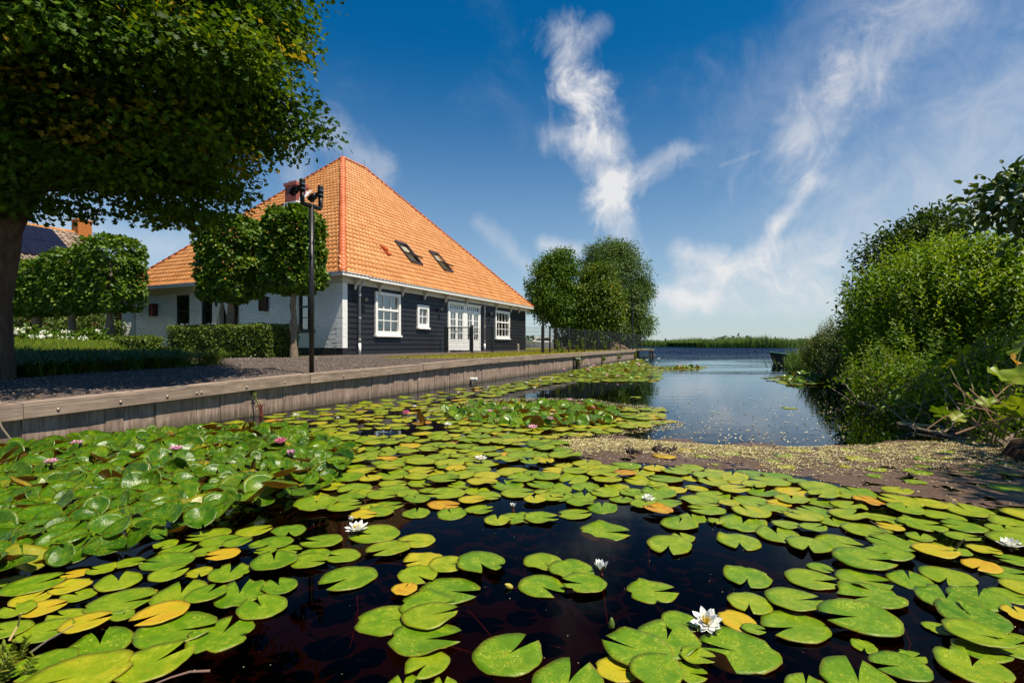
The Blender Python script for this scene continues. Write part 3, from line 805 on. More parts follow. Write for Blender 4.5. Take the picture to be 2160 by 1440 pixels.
def window(name, o, parent, cols, rows_, fr=.10, bar=.03, sill=True, plane='x', mat=WHITE, rails=(), top=.10, bot=.10, out_=-.05, label=None, open_sill=.06, glassd=.03):
    """o: a0,a1,z0,z1 on the wall; frame, glazing bars and panes"""
    a0, a1, z0, z1 = o
    def bx(mb, p, q, d0, d1, r, s):
        if plane == 'x': mb.box(p, q, d0, d1, r, s)
        else: mb.box(d0, d1, p, q, r, s)
    mb = MB(); d0, d1 = out_, .08
    bx(mb, a0, a0 + fr, d0, d1, z0, z1); bx(mb, a1 - fr, a1, d0, d1, z0, z1)
    bx(mb, a0 + fr, a1 - fr, d0 + .002, d1, z1 - top, z1 - .001); bx(mb, a0 + fr, a1 - fr, d0 + .002, d1, z0 + .001, z0 + bot)
    ia0, ia1, iz0, iz1 = a0 + fr, a1 - fr, z0 + bot, z1 - top
    w = mb.build(name, mat, parent)
    if label: w['label'] = label
    ys = [iz0 + (iz1 - iz0) * k / rows_ for k in range(rows_ + 1)] if isinstance(rows_, int) else [iz0 + (iz1 - iz0) * k for k in rows_]
    xs = [ia0 + (ia1 - ia0) * k / cols for k in range(cols + 1)]
    for x in xs[1:-1]:
        gb = MB(); bx(gb, x - bar / 2, x + bar / 2, glassd - .025, glassd + .02, iz0, iz1); gb.build('glazing_bar', mat, w)
    for k, z in enumerate(ys[1:-1]):
        t = bar * 2.2 if (k + 1) in rails else bar
        dd = glassd - .05 if (k + 1) in rails else glassd - .023
        gb = MB(); bx(gb, ia0, ia1, dd, glassd + .018, z - t / 2, z + t / 2); gb.build('glazing_bar', mat, w)
    for i in range(len(xs) - 1):
        for j in range(len(ys) - 1):
            pb = MB(); bx(pb, xs[i] + .001, xs[i + 1] - .001, glassd, glassd + .004, ys[j] + .001, ys[j + 1] - .001); pb.build('pane', GLASS, w)
    if sill:
        sb = MB(); bx(sb, a0 - .03, a1 + .03, out_ - open_sill, 0.0 + .02, z0 - .07, z0); sb.build('sill', mat, w)
    return w
window('window', w1, house, 3, [0, .30, .60, 1], fr=.13, bar=.035, rails=(2,), top=.12, bot=.16, label='tall white sash window nearest the corner', out_=-.065)
window('window', w2, house, 2, 2, fr=.13, bar=.035, top=.17, bot=.16, label='small white four pane window', out_=-.06)
window('window', w3, house, 4, [0, .30, .60, 1], fr=.13, bar=.035, rails=(2,), top=.14, bot=.16, label='white twelve pane sash window at the far end', out_=-.06)
# french doors: two pairs
x0, x1, z0, z1 = dr; mid = (x0 + x1) / 2
mb = MB(); zt = z1 - .32
for a in (x0, mid - .16, x1 - .14): mb.box(a, a + (.32 if abs(a - mid + .16) < 1e-6 else .14), -.05, .1, z0, z1)
mb.box(x0 + .14, mid - .16, -.048, .1, z1 - .06, z1 - .001); mb.box(mid + .16, x1 - .14, -.048, .1, z1 - .06, z1 - .001)
mb.box(x0 + .14, mid - .16, -.048, .1, zt - .07, zt); mb.box(mid + .16, x1 - .14, -.048, .1, zt - .07, zt)
mb.box(x0 - .03, x1 + .03, -.10, .1, z1, z1 + .05)
mb.build('door_frame', WHITE, house)
for a, b in ((x0 + .14, mid - .16), (mid + .16, x1 - .14)):
    window('transom_window', (a, b, zt + .001, z1 - .062), house, 6, 1, fr=.02, bar=.045, top=.03, bot=.03, sill=False, out_=-.02)
    m_ = (a + b) / 2
    for c, d in ((a, m_ - .004), (m_ + .004, b)):
        lw = d - c; mb = MB(); st = .10
        for p, q in ((c, c + st), (d - st, d)): mb.box(p, q, -.03, .03, z0 + .02, zt - .072)
        mb.box(c + st, d - st, -.029, .03, z0 + .02, z0 + .62); mb.box(c + st, d - st, -.029, .03, zt - .16, zt - .073)
        mb.box(c + st + .05, d - st - .05, -.036, -.029, z0 + .10, z0 + .50); mb.box(c + st, d - st, -.042, -.029, z0 + .55, z0 + .60)
        dl = mb.build('door', WHITE, house)
        i0, i1, j0, j1 = c + st, d - st, z0 + .62, zt - .16
        MB().box((i0 + i1) / 2 - .015, (i0 + i1) / 2 + .015, -.02, .02, j0, j1).build('glazing_bar', WHITE, dl)
        for k in range(1, 4): MB().box(i0, i1, -.018, .018, j0 + (j1 - j0) * k / 4 - .015, j0 + (j1 - j0) * k / 4 + .015).build('glazing_bar', WHITE, dl)
        for i in range(2):
            for k in range(4):
                MB().box(i0 + (i1 - i0) * i / 2 + .001, i0 + (i1 - i0) * (i + 1) / 2 - .001, 0, .004, j0 + (j1 - j0) * k / 4 + .001, j0 + (j1 - j0) * (k + 1) / 4 - .001).build('pane', GLASS, dl)
        hx = d - .06 if c == a else c + .06
        h = MB(); h.box(hx - .02, hx + .02, -.045, -.03, .98, 1.16); h.bar((hx, -.07, 1.09), (hx - .1 if c == a else hx + .1, -.07, 1.09), .018); h.bar((hx, -.03, 1.09), (hx, -.078, 1.09), .016); h.build('handle', ZINC, dl)
# gable windows, dark frames
for g in (g1, g2, g3): window('window', g, house, 2, [0, .34, .67, 1], fr=.07, bar=.03, rails=(2,), top=.07, bot=.08, plane='y', mat=BLACKP, out_=.05, glassd=.10, open_sill=.10)
# curtain and flower seen in the tall window
CURT = simple_mat('white_curtain', (.6, .6, .58), .9)
mb = MB(); cx = w1[1] - .62
for k in range(8): mb.box(cx + k * .055, cx + k * .055 + .04, .26 + .03 * (k % 2), .28 + .03 * (k % 2), w1[2] + .2, w1[3] - .1)
mb.build('curtain', CURT, house)
for g in (g2, g3):
    mb = MB()
    for k in range(4): mb.box(.28 + .03 * (k % 2), .30 + .03 * (k % 2), g[1] - .28 + k * .05, g[1] - .25 + k * .05, g[2] + .05, g[3] - .1)
    mb.build('curtain', CURT, house)
TEAL = simple_mat('teal_leaf', (.02, .28, .30), .5); POT = simple_mat('teal_pot', (.03, .20, .24), .4)
P0 = Matrix.Rotation(YAW, 4, 'Z') @ Vector((w1[0] + .32, .17, w1[2] + .17)) + Vector(T(U0, V0, ZG))
pf = empty('pot_plant', P0); tag(pf, 'teal flower in a pot on the sill inside the tall white window', 'pot plant')
MB().lathe((0, 0, 0), [(.05, 0), (.08, .14), (.085, .15)], 12).build('pot', POT, pf, True)
n_ = 40; d = unit(R.normal(size=(n_, 3)) + np.array([0, 0, .8]))
mobj('foliage', leaf_mesh('foliage', np.tile([0, 0, .15], (n_, 1)) + d * .02, d, R.normal(size=(n_, 3)), R.uniform(.15, .28, n_), .07, R.random(n_), 'oval', TEAL), pf)

# entrance with two curly white boards
ye0, ye1 = gent[0], gent[1]
PALE = paint_mat('warm_white_paint', (.72, .60, .50))
def curl(y_out, sgn):
    """board outline from the side: wide belly at the top narrowing to the foot"""
    pts = [(0, 2.36), (.46, 2.36), (.50, 2.22), (.49, 2.02), (.42, 1.80), (.33, 1.58), (.25, 1.34), (.20, 1.05), (.19, .75), (.24, .50), (.24, .05), (0, .05)]
    return [(-.30, y_out + sgn * a, b) for a, b in pts]
ent = MB()
for yo, sg in ((ye1 + .02, -1), (ye0 - .02, 1)):
    cb = MB().prism(curl(yo, sg), (.05, 0, 0)).build('curly_board', PALE, house)
    yc = yo + sg * .25; dm = .085
    MB().prism([(-.312, yc, 2.0 - dm * 1.5), (-.312, yc + dm, 2.0), (-.312, yc, 2.0 + dm * 1.5), (-.312, yc - dm, 2.0)], (.011, 0, 0)).build('diamond', WHITE if sg > 0 else BLACKP, cb)
MB().box(-.34, .1, ye0 - .1, ye1 + .1, 2.36, 2.50).build('door_lintel', WHITE, house)
DOORR = paint_mat('dark_red_door', (.045, .012, .012), .3)
fd = MB().box(.18, .23, ye0, ye1, .06, 2.3).build('door', DOORR, house); fd['label'] = 'dark red front door between the curly boards'
MB().box(.165, .179, ye0 + .2, ye1 - .2, 1.3, 2.05).build('pane', GLASS, fd)

# set back wing on the left
WB = (2.3, LG, 2.3 + 6, LG + 7.2)
mb = MB()
WX = .65
wg0, wg1 = (12.75, 13.5, .45, 2.5), (14.5, 15.2, .45, 2.5)
for a, b, c, d in holes_boxes(LG + .0, LG + 4.1, 0, 2.75, [wg0, wg1]): mb.box(WX + .012, WX + .2, a, b, c, d)
mb.box(WX + .2, 8, LG + 3.9, LG + 4.1, 0, 2.75); mb.box(WX - .15, 8.2, LG + .75, LG + 4.3, 2.751, 2.87); mb.box(WX + .9, WX + .95, LG, LG + 3.8, 0, 2.7)
mb.build('side_wing', WMORT, house)
wc = []
for r_ in range(int(2.74 / PITCH_H)):
    z = .006 + r_ * PITCH_H; y = LG + (0 if r_ % 2 else -PITCH_L / 2)
    while y < LG + 4.05:
        y0 = max(y, LG); sg_ = [(y0, min(y + BL, LG + 4.1))]
        for h in (wg0, wg1):
            if h[2] - .06 < z < h[3]: sg_ = [q for a, b in sg_ for q in ((a, min(b, h[0])), (max(a, h[1]), b)) if q[1] - q[0] > .03]
        wc += [(a, z, b - a) for a, b in sg_]; y += PITCH_L
V = np.concatenate([bV * np.array([1, L / BL, 1]) + np.array([WX + R.normal() * .0025, a, z]) for a, z, L in wc]); Fc = np.concatenate([bF + i * 8 for i in range(len(wc))])
tag(mobj('brick_courses', raw_mesh('brick_courses', V, Fc, [WBRICK], attrs={'tone': np.repeat(R.random(len(wc)), 8)}), house), kind='stuff')
wroot = empty('tmp', (0, 0, 0)); bpy.data.objects.remove(wroot)
for g in (wg0, wg1):
    g_ = window('window', g, house, 2, [0, .6, 1], fr=.07, bar=.04, rails=(1,), plane='y', mat=BLACKP, out_=.05, glassd=.10); g_.location.x = WX

# ---- roof
EZ = 2.90
A_ = np.array([-OV + .0, -OV, EZ]); C_ = np.array([LW + OV, -OV, EZ]); B_ = np.array([-OV, LG + .7, EZ]); E_ = np.array([LW + OV + .1, LG + .7, EZ])
vm_ = (A_[1] + B_[1]) / 2
P_ = np.array([20.55 - U0, vm_, 10.97 - ZG]); Q_ = np.array([22.25 - U0, vm_, 10.97 - ZG])
def tile_mat(name, a, b, c):
    m, nt, out = new_mat(name); at_ = nt.new('ShaderNodeAttribute'); at_.attribute_name = 'tone'
    rnd = nt.m('FRACT', nt.m('ADD', nt.new('ShaderNodeObjectInfo').outputs['Random'], at_.outputs['Fac']))
    g = worldpos(nt); col = nt.ramp(rnd, [(0, a), (.55, b), (1, c)])
    col = nt.mix(nt.mr(nt.noise(g, .9, 5), .42, .72, 0, .45), col, tuple(x * .78 for x in b))
    col = nt.mix(nt.mr(nt.noise(g, 14, 5), .60, .78, 0, .6), col, (.26, .15, .08))
    mps = nt.new('ShaderNodeMapping'); mps.inputs['Scale'].default_value = (3, 3, .35); nt.link(g, mps.inputs[0]); col = nt.mix(nt.mr(nt.noise(mps.outputs[0], 1.2, 5), .52, .75, 0, .45), col, tuple(x * .62 for x in b))
    principled(nt, out, col, .5, .35, normal=nt.bump(nt.noise(g, 60, 4), .2, .004)); return m
TILE = tile_mat('orange_pantile', (.52, .195, .052), (.62, .26, .08), (.68, .32, .12))
HIP = tile_mat('red_hip_tile', (.42, .08, .022), (.50, .11, .03), (.55, .14, .04))
mb = MB(); mb.add([A_, C_, Q_, P_], [(0, 1, 2, 3)]); mb.add([A_, P_, B_], [(0, 1, 2)]); mb.add([C_, E_, Q_], [(0, 1, 2)]); mb.add([B_, P_, Q_, E_], [(0, 1, 2, 3)])
roof = mb.build('roof', TILE, house)
TW, TL = .205, .295
prof = [(-.5, .030), (-.36, .052), (-.2, .046), (-.05, .018), (.2, .004), (.38, .010), (.5, .028)]
def tile_geom():
    mb = MB(); n = len(prof); V = []
    for s, lift in ((0, .027), (TL + .06, .0)):
        for a, h in prof: V.append((a * TW, s, h + lift))
    for a, h in prof: V.append((a * TW, 0, -.004))
    Fc = [(i, i + 1, n + i + 1, n + i) for i in range(n - 1)] + [(2 * n + i, 2 * n + i + 1, i + 1, i) for i in range(n - 1)]
    mb.add(V, Fc); return mb
tV = np.array(tile_geom().V); tF = tile_geom().F; tFa = np.array(tF); tme = tile_geom().mesh('tile', TILE); 
tme.polygons.foreach_set('use_smooth', np.array([True] * 6 + [False] * 6))
def inside(p, poly):
    s = 0
    for i in range(len(poly)):
        a, b = poly[i], poly[(i + 1) % len(poly)]
        c = (b[0] - a[0]) * (p[1] - a[1]) - (b[1] - a[1]) * (p[0] - a[0])
        if c < -1e-9: return False
    return True
def slope(o, xdir, ridgept, corners, skip, nkeep, near):
    """lay tiles on a roof plane: o = eaves corner, xdir along the eaves"""
    xd = np.array(xdir, float); n_ = np.cross(xd, ridgept - o); n_ /= np.linalg.norm(n_); sd = np.cross(n_, xd)
    if sd[2] < 0: sd = -sd; 
    n_ = np.cross(xd, sd)
    flip = n_[2] < 0
    poly = [(float(np.dot(c - o, xd)), float(np.dot(c - o, sd))) for c in corners]
    area = sum(poly[i][0] * poly[(i + 1) % len(poly)][1] - poly[(i + 1) % len(poly)][0] * poly[i][1] for i in range(len(poly)))
    if area < 0: poly = poly[::-1]
    xs = [p[0] for p in poly]; L = max(p[1] for p in poly)
    out = []
    s = -.05; 
    while s < L:
        x = min(xs) + TW / 2
        while x < max(xs):
            if inside((x, s + TL * .55 if s > 0 else .1), poly) and not any(a < x < b and c < s + TL * .5 < d for a, b, c, d in skip): out.append((x, s))
            x += TW
        s += TL
    out.sort(key=lambda q: (q[0] - near[0]) ** 2 + (q[1] - near[1]) ** 2)
    N3 = n_ if not flip else -n_
    M = Matrix((( xd[0], sd[0], N3[0], 0), (xd[1], sd[1], N3[1], 0), (xd[2], sd[2], N3[2], 0), (0, 0, 0, 1)))
    for x, s in out[:nkeep]:
        t = mobj('tile', tme, roof); p = o + xd * x + sd * s + N3 * (.008 + R.normal() * .0015)
        m4 = M.copy(); m4.translation = Vector(p); t.matrix_local = m4 @ Matrix.Rotation(R.normal() * .008, 4, 'Z')
    rest = out[nkeep:]; R3 = np.stack([xd, sd, N3], 1)
    if rest:
        V = np.concatenate([(tV @ R3.T) + (o + xd * x + sd * s + N3 * (.008 + R.normal() * .002)) for x, s in rest]); Fc = np.concatenate([tFa + i * len(tV) for i in range(len(rest))])
        me = raw_mesh('tile_courses', V, Fc, [TILE], attrs={'tone': np.repeat(R.random(len(rest)), len(tV))})
        me.polygons.foreach_set('use_smooth', np.tile(np.array([True] * 6 + [False] * 6), len(rest)))
        tag(mobj('tile_courses', me, roof), kind='stuff')
    return xd, sd, N3
HM = Matrix.Rotation(-YAW, 3, 'Z'); HB = Vector(T(U0, V0, ZG))
def ray_plane(px, py, o, n_):
    """where the line of sight meets a roof plane, in the house's own axes"""
    e = HM @ (Vector((0, 0, H)) - HB); d = HM @ Vector(((px - 1080) / F, 1, (726 - py) / F))
    o = Vector(o); n_ = Vector(n_); t = (o - e).dot(n_) / d.dot(n_); return np.array(e + d * t)
xr = np.array([1., 0, 0]); xg = np.array([0, 1., 0])
def basis(o, xd, top):
    n_ = np.cross(xd, top - o); n_ /= np.linalg.norm(n_); sd = np.cross(n_, xd)
    if sd[2] < 0: sd = -sd
    n_ = np.cross(xd, sd); n_ = n_ if n_[2] > 0 else -n_
    return sd, n_
sdr, nr_ = basis(A_, xr, P_); sdg, ng_ = basis(A_, xg, P_)
def on_r(px, py): q = ray_plane(px, py, A_, nr_) - A_; return float(q @ xr), float(q @ sdr)
def on_g(px, py): q = ray_plane(px, py, A_, ng_) - A_; return float(q @ xg), float(q @ sdg)
sk = []
for (a, b) in (((832, 508), (888, 565)), ((902, 529), (954, 580))):
    xa, sa = on_r(*a); xb, sb = on_r(*b); sk.append((min(xa, xb), max(xa, xb), min(sa, sb), max(sa, sb)))
SKY1 = []
for (xa, xb, sa, sb) in sk:
    w = 0.86; hgt_ = 1.32; c = (sa + sb) / 2; xm = (xa + xb) / 2
    SKY1.append((xm - w / 2, xm + w / 2, c - hgt_ / 2, c + hgt_ / 2))
slope(A_, xr, P_, [A_, C_, Q_, P_], [(a + .05, b - .05, c, d) for a, b, c, d in SKY1], 190, (0, 0))
slope(A_, xg, P_, [A_, P_, B_], [], 110, (0, 0))
# hip and ridge tiles, each one
def hip_line(a, b, r, mat, name, start=.0, step=.28):
    a = np.array(a); b = np.array(b); L = np.linalg.norm(b - a); d = (b - a) / L; n = int(L / step)
    mb = MB(); k = 9; V = []
    for s, rr in ((-.01, r * 1.12), (step + .03, r * .95)):
        for i in range(k + 1):
            an = math.pi * i / k; V.append((s, math.cos(an) * rr, math.sin(an) * rr * .75 - .02))
    mb.add(V, [(i, i + 1, k + 2 + i, k + 1 + i) for i in range(k)] + [tuple(range(k, -1, -1))]); me = mb.mesh(name, mat, True)
    up = np.array([0, 0, 1.]); y = np.cross(up, d); y /= np.linalg.norm(y); z = np.cross(d, y)
    for i in range(n + 1):
        p = a + d * (step * i); o = mobj(name, me, roof)
        M4 = Matrix(((d[0], y[0], z[0], p[0]), (d[1], y[1], z[1], p[1]), (d[2], y[2], z[2], p[2] + .03), (0, 0, 0, 1))); o.matrix_local = M4
hip_line(A_, P_, .135, HIP, 'hip_tile'); hip_line(B_, P_, .125, HIP, 'hip_tile'); hip_line(C_, Q_, .125, HIP, 'hip_tile'); hip_line(P_, Q_, .13, HIP, 'ridge_tile')
for p in (P_, Q_): MB().tube([p + np.array([0, 0, .05]), p + np.array([0, 0, .5])], [.012, .006], 5).build('lightning_rod', BLACKP, roof)
# roof windows, tilted open
SKF = simple_mat('brown_window_frame', (.045, .03, .028), .4, .5); SKIN = simple_mat('blind', (.30, .27, .2), .8)
def local_on(o, xd, sd, n_): 
    return Matrix(((xd[0], sd[0], n_[0], o[0]), (xd[1], sd[1], n_[1], o[1]), (xd[2], sd[2], n_[2], o[2]), (0, 0, 0, 1)))
for i, (xa, xb, sa, sb) in enumerate(SKY1):
    w = xb - xa; hh = sb - sa
    mb = MB(); f = .075
    mb.box(-.04, f, -.05, hh + .06, 0, .13); mb.box(w - f, w + .04, -.05, hh + .06, 0, .13); mb.box(f, w - f, hh - f, hh + .06, .001, .14); mb.box(f, w - f, -.05, f, .001, .12)
    o = mb.build('roof_window', SKF, roof); o.matrix_local = local_on(A_ + xr * xa + sdr * sa, xr, sdr, nr_)
    o['label'] = 'left open roof window' if i == 0 else 'right open roof window'
    MB().box(f, w - f, f, hh - f, .01, .02).build('blind', SKIN, o)
    sb_ = MB(); q = .055
    sb_.box(f, f + q, -hh / 2 + f, hh / 2 - f, -.02, .03); sb_.box(w - f - q, w - f, -hh / 2 + f, hh / 2 - f, -.02, .03); sb_.box(f + q, w - f - q, hh / 2 - f - q, hh / 2 - f, -.019, .029); sb_.box(f + q, w - f - q, -hh / 2 + f, -hh / 2 + f + q, -.019, .029)
    sh = sb_.build('sash', SKF, o); sh.location = (0, hh / 2, .10); sh.rotation_euler = (math.radians(-24), 0, 0)
    pb = MB().box(f + q, w - f - q, -hh / 2 + f + q, hh / 2 - f - q, .0, .006).build('pane', GLASS, o); pb.location = (0, hh / 2, .10); pb.rotation_euler = (math.radians(-24), 0, 0)
# red vent tiles
for px, py in ((812, 531), (819, 541)):
    x, s = on_r(px, py); mb = MB(); mb.prism([(-.12, 0, .03), (-.12, 0, .15), (-.12, .1, .16), (-.12, .34, .05), (-.12, .34, .03)], (.24, 0, 0))
    o = mb.build('vent_tile', HIP, roof); o.matrix_local = local_on(A_ + xr * x + sdr * s, xr, sdr, nr_)
# chimney
RBRICK = brick_mat('red_brick', (.20, .045, .03), (.28, .07, .05), (.33, .10, .075), .8)
RMORT = simple_mat('grey_mortar', (.34, .27, .23), .9); LEAD = simple_mat('lead_flashing', (.55, .55, .56), .5, .5, .1)
cx_, cs_ = on_g(613, 437); cb_ = A_ + xg * cx_ + sdg * cs_
cw = .72; ch_top = H + (726 - 352) / F * 21.6 - ZG
ch = MB().box(cb_[0], cb_[0] + cw, cb_[1] - cw / 2, cb_[1] + cw / 2, cb_[2] - .5, ch_top - .12).build('chimney', RMORT, roof)
V = []; Fs = []; k = 0; z = cb_[2] - .15
def cbox(a, b, c, d, e, f):
    global k
    mbx = MB().box(a, b, c, d, e, f); V.extend(mbx.V); Fs.extend([tuple(i + k for i in q) for q in mbx.F]); k += 8
r_ = 0
while z < ch_top - .2:
    sh = 0 if r_ % 2 else .105
    for i in range(-1, 4):
        a = max(0, i * .215 + sh); b = min(cw, i * .215 + sh + .205)
        if b - a > .03:
            x0_, y0_ = cb_[0], cb_[1] - cw / 2
            cbox(x0_ + a, x0_ + b, y0_ - .008 - .002 * R.random(), y0_ + .01, z, z + .055); cbox(x0_ - .008 - .002 * R.random(), x0_ + .01, y0_ + a, y0_ + b, z, z + .055)
    z += .066; r_ += 1
tag(mobj('brick_courses', raw_mesh('brick_courses', V, Fs, [RBRICK], attrs={'tone': np.repeat(R.random(len(V) // 8), 8)}), ch), kind='stuff')
MB().box(cb_[0] - .05, cb_[0] + cw + .05, cb_[1] - cw / 2 - .05, cb_[1] + cw / 2 + .05, ch_top - .2, ch_top - .06).build('chimney_head', RBRICK, ch)
MB().box(cb_[0] + .1, cb_[0] + cw - .1, cb_[1] - cw / 2 + .1, cb_[1] + cw / 2 - .1, ch_top - .06, ch_top + .06).build('chimney_cap', RMORT, ch)
sl_ = (P_[2] - A_[2]) / (P_[0] - A_[0])
mb = MB(); y0_ = cb_[1] - cw / 2 - .03; x0_ = cb_[0] - .03
pts = [(x0_, y0_, cb_[2] - .05), (x0_, y0_, cb_[2] + .28)]
for i in range(4): pts += [(x0_ + (i + 1) * .2 - .02, y0_, cb_[2] + .28 + sl_ * i * .2), (x0_ + (i + 1) * .2 - .02, y0_, cb_[2] + .28 + sl_ * (i + .9) * .2)]
pts = pts[:-1] + [(x0_ + .78, y0_, cb_[2] + sl_ * .78 - .03)]
mb.prism(pts, (0, .02, 0)); mb.box(x0_ - .012, x0_, cb_[1] - cw / 2 - .03, cb_[1] + cw / 2 + .03, cb_[2] - .1, cb_[2] + .25)
mb.add([(x0_ - .28, y0_ - .1, cb_[2] - .20), (x0_ - .28, cb_[1] + cw / 2 + .1, cb_[2] - .20), (x0_ + .02, cb_[1] + cw / 2 + .1, cb_[2] + .12), (x0_ + .02, y0_ - .1, cb_[2] + .12)], [(0, 1, 2, 3)])
mb.add([(x0_ - .1, y0_ - .16, cb_[2] - .02), (x0_ + .85, y0_ - .16, cb_[2] - .02 + sl_ * .95), (x0_ + .85, y0_ + .02, cb_[2] + .0 + sl_ * .95), (x0_ - .1, y0_ + .02, cb_[2] + .0)], [(0, 1, 2, 3)])
mb.build('flashing', LEAD, ch)
x, s = on_g(643, 455); vp = A_ + xg * x + sdg * s
mb = MB(); mb.tube([vp - np.array([0, 0, .1]), vp + np.array([0, 0, .3])], .07, 10); mb.tube([vp + np.array([0, 0, .26]), vp + np.array([0, 0, .40])], .13, 10); mb.build('vent_pipe', BLACKP, roof)
# ============================================================ THINGS ROUND THE HOUSE
def HL(x, y, z):   # house axes -> world
    return Matrix.Rotation(YAW, 4, 'Z') @ Vector((x, y, z)) + Vector(T(U0, V0, ZG))
LGLASS = simple_mat('lantern_glass', (.10, .03, .022), .15, .6)
IRON = simple_mat('black_iron', (.014, .013, .014), .42, .5, .2)
def lantern(px, py, lab):
    y = vg(px); z = zgb(px, py); r = empty('wall_lantern', HL(-.02, y, z - .28), YAW); tag(r, lab, 'lantern', 'lanterns on the white gable')
    mb = MB(); a, d, h = .15, .2, .55
    for p in (-a, a - .03):
        for q in (-d, -.03): mb.box(q, q + .03, p, p + .03, .03, h - .03)
    mb.box(-d, 0, -a, a, 0, .03); mb.box(-d - .02, .005, -a - .02, a + .02, h - .03, h); mb.box(-.012, .0, -a, a, .03, h - .03)
    for k in (1, 2): mb.box(-d, -d + .012, -a + .03, a - .03, .03 + k * .16, .045 + k * .16)
    mb.build('frame', IRON, r); MB().box(-d + .02, -.02, -a + .02, a - .02, .031, h - .031).build('glass', LGLASS, r)
lantern(561, 641, 'black box lantern on the white gable between the entrance and the corner window')
lantern(329, 654, 'black box lantern near the left end of the white gable')
def wall_spot(px, py, lab):
    x = ur(px); z = zr(px, py); r = empty('wall_spotlight', HL(x, -.03, z), YAW); tag(r, lab, 'spotlight', 'small spotlights on the black boards')
    MB().lathe((0, 0, 0), [(.07, 0), (.07, -.03)], 12, 'y').build('mount', IRON, r)
    mb = MB(); mb.tube([(.02, -.03, 0), (.06, -.13, .02)], .02, 6); mb.tube([(.0, -.13, -.05), (.1, -.16, .08)], .065, 12); mb.build('lamp_head', IRON, r)
wall_spot(763, 634, 'small black spotlight on the boards between the downpipe and the tall window')
wall_spot(924, 654, 'small black spotlight on the boards left of the french doors')
wall_spot(1030, 663, 'small black spotlight on the boards right of the far downpipe')

# lamp post on the quay
lp = at(657, 789, .545); LU, LV = 6.34, 6.56
post = empty('lamp_post', T(LU, LV, .53), YAW); post.scale = (1, 1, .945); tag(post, 'tall black lamp post with two spotlights on a cross arm by the quay', 'lamp post')
MB().tube([(0, 0, 0), (0, 0, 3.06)], .040, 16).build('pole', IRON, post, True)
mb = MB(); mb.tube([(-.20, 0, 3.28), (-.20, 0, 3.05), (-.18, 0, 3.02), (.18, 0, 3.02), (.20, 0, 3.05), (.20, 0, 3.28)], .038, 14); mb.build('cross_arm', IRON, post, True)
RING = simple_mat('steel_ring', (.6, .6, .62), .25, .5, .9)
for s in (-1, 1):
    hd = MB().lathe((s * .20, 0, 3.23), [(.047, 0), (.047, .20), (.042, .215)], 16).build('spotlight', IRON, post, True)
    mb = MB(); mb.lathe((s * .20, 0, 3.27), [(.049, 0), (.049, .012)], 16); mb.lathe((s * .20, 0, 3.35), [(.049, 0), (.049, .012)], 16); mb.build('ring', RING, hd)
    mb = MB(); mb.tube([(s * .20, .03, 3.32), (s * .20, .12, 3.30)], .03, 8); mb.tube([(s * .20 - .0, .10, 3.31), (s * .20, .15, 3.28), (s * .20, .24, 3.22)], [.04, .062, .066], 14); mb.build('lamp_head', IRON, hd, True)
# second, far lamp post
fl = atY(1334, 735, 36.5)
p2 = empty('lamp_post', (fl[0], fl[1], .6), YAW); tag(p2, 'thin black lamp post at the far end of the mesh fence', 'lamp post')
MB().tube([(0, 0, 0), (0, 0, 3.2)], .05, 8).build('pole', IRON, p2); MB().tube([(-.3, 0, 3.45), (-.3, 0, 3.2), (.3, 0, 3.2), (.3, 0, 3.45)], .05, 8).build('cross_arm', IRON, p2)

# ---- fence of wire mesh and the gate
FEN = simple_mat('anthracite_steel', (.022, .024, .028), .45, .5, .2)
fence = empty('mesh_fence', T(20.2, 7.5, .62), YAW); tag(fence, 'dark wire mesh fence from the gate to the quay and along it', 'fence')
def ploc(u, v): return (u - 20.2, v - 7.5)
def post_(u, v, h, w=.06): mobj('post', POSTM, fence, (*ploc(u, v), float(gz(u, v)) - .62), None, (w / .06, w / .06, h))
mb = MB(); mb.box(-.03, .03, -.03, .03, -.05, 1); POSTM = mb.mesh('post', FEN)
def panel(a, b, h=1.12, step=.05):
    (u0, v0), (u1, v1) = a, b; L = math.hypot(u1 - u0, v1 - v0); n = int(L / step); mb = MB()
    za, zb = float(gz(u0, v0)) - .62, float(gz(u1, v1)) - .62
    P = lambda t, z: Vector((u0 - 20.2 + (u1 - u0) * t, v0 - 7.5 + (v1 - v0) * t, za + (zb - za) * t + z))
    for i in range(n + 1): mb.bar(P(i / n, .06), P(i / n, h + .03), .0055)
    for k in range(7):
        z = .08 + (h - .08) * k / 6
        mb.bar(P(0, z), P(1, z), .0075)
    tag(mb.build('wire_panel', FEN, fence), kind='stuff')
run = [(20.2, 11.0), (20.2, 9.95), (20.2, 7.55)]
for q in run[1:]: post_(*q, 1.2)
post_(20.2, 7.5, 1.28, .09)
for a, b in zip(run[:-1], run[1:]): panel(a, b)
fps = []
for k in range(8):
    Y = 22 + 2 * k; X = 1.68 + .53 * (Y - 22); fps.append(UV(X, Y))
fps.append(UV(9.55, 36.7))
for q in fps: post_(*q, 1.2)
panel((20.2, 7.5), fps[0])
for a, b in zip(fps[:-1], fps[1:]): panel(a, b)
gate = empty('garden_gate', T(20.2, 12.42, .64), YAW); tag(gate, 'low black steel mesh gate between the house corner path and the lawn', 'gate')
for y, h in ((0, 1.25), (-1.42, 1.28)): MB().box(-.045, .045, y - .045, y + .045, -.1, h).build('gate_post', FEN, gate)
mb = MB(); y0, y1 = -1.34, -.09
mb.box(-.025, .025, y0, y0 + .05, .06, 1.2); mb.box(-.025, .025, y1 - .05, y1, .06, 1.2); mb.box(-.024, .024, y0 + .05, y1 - .05, 1.15, 1.199); mb.box(-.024, .024, y0 + .05, y1 - .05, .061, .11)
mb.build('gate_frame', FEN, gate)
mb = MB()
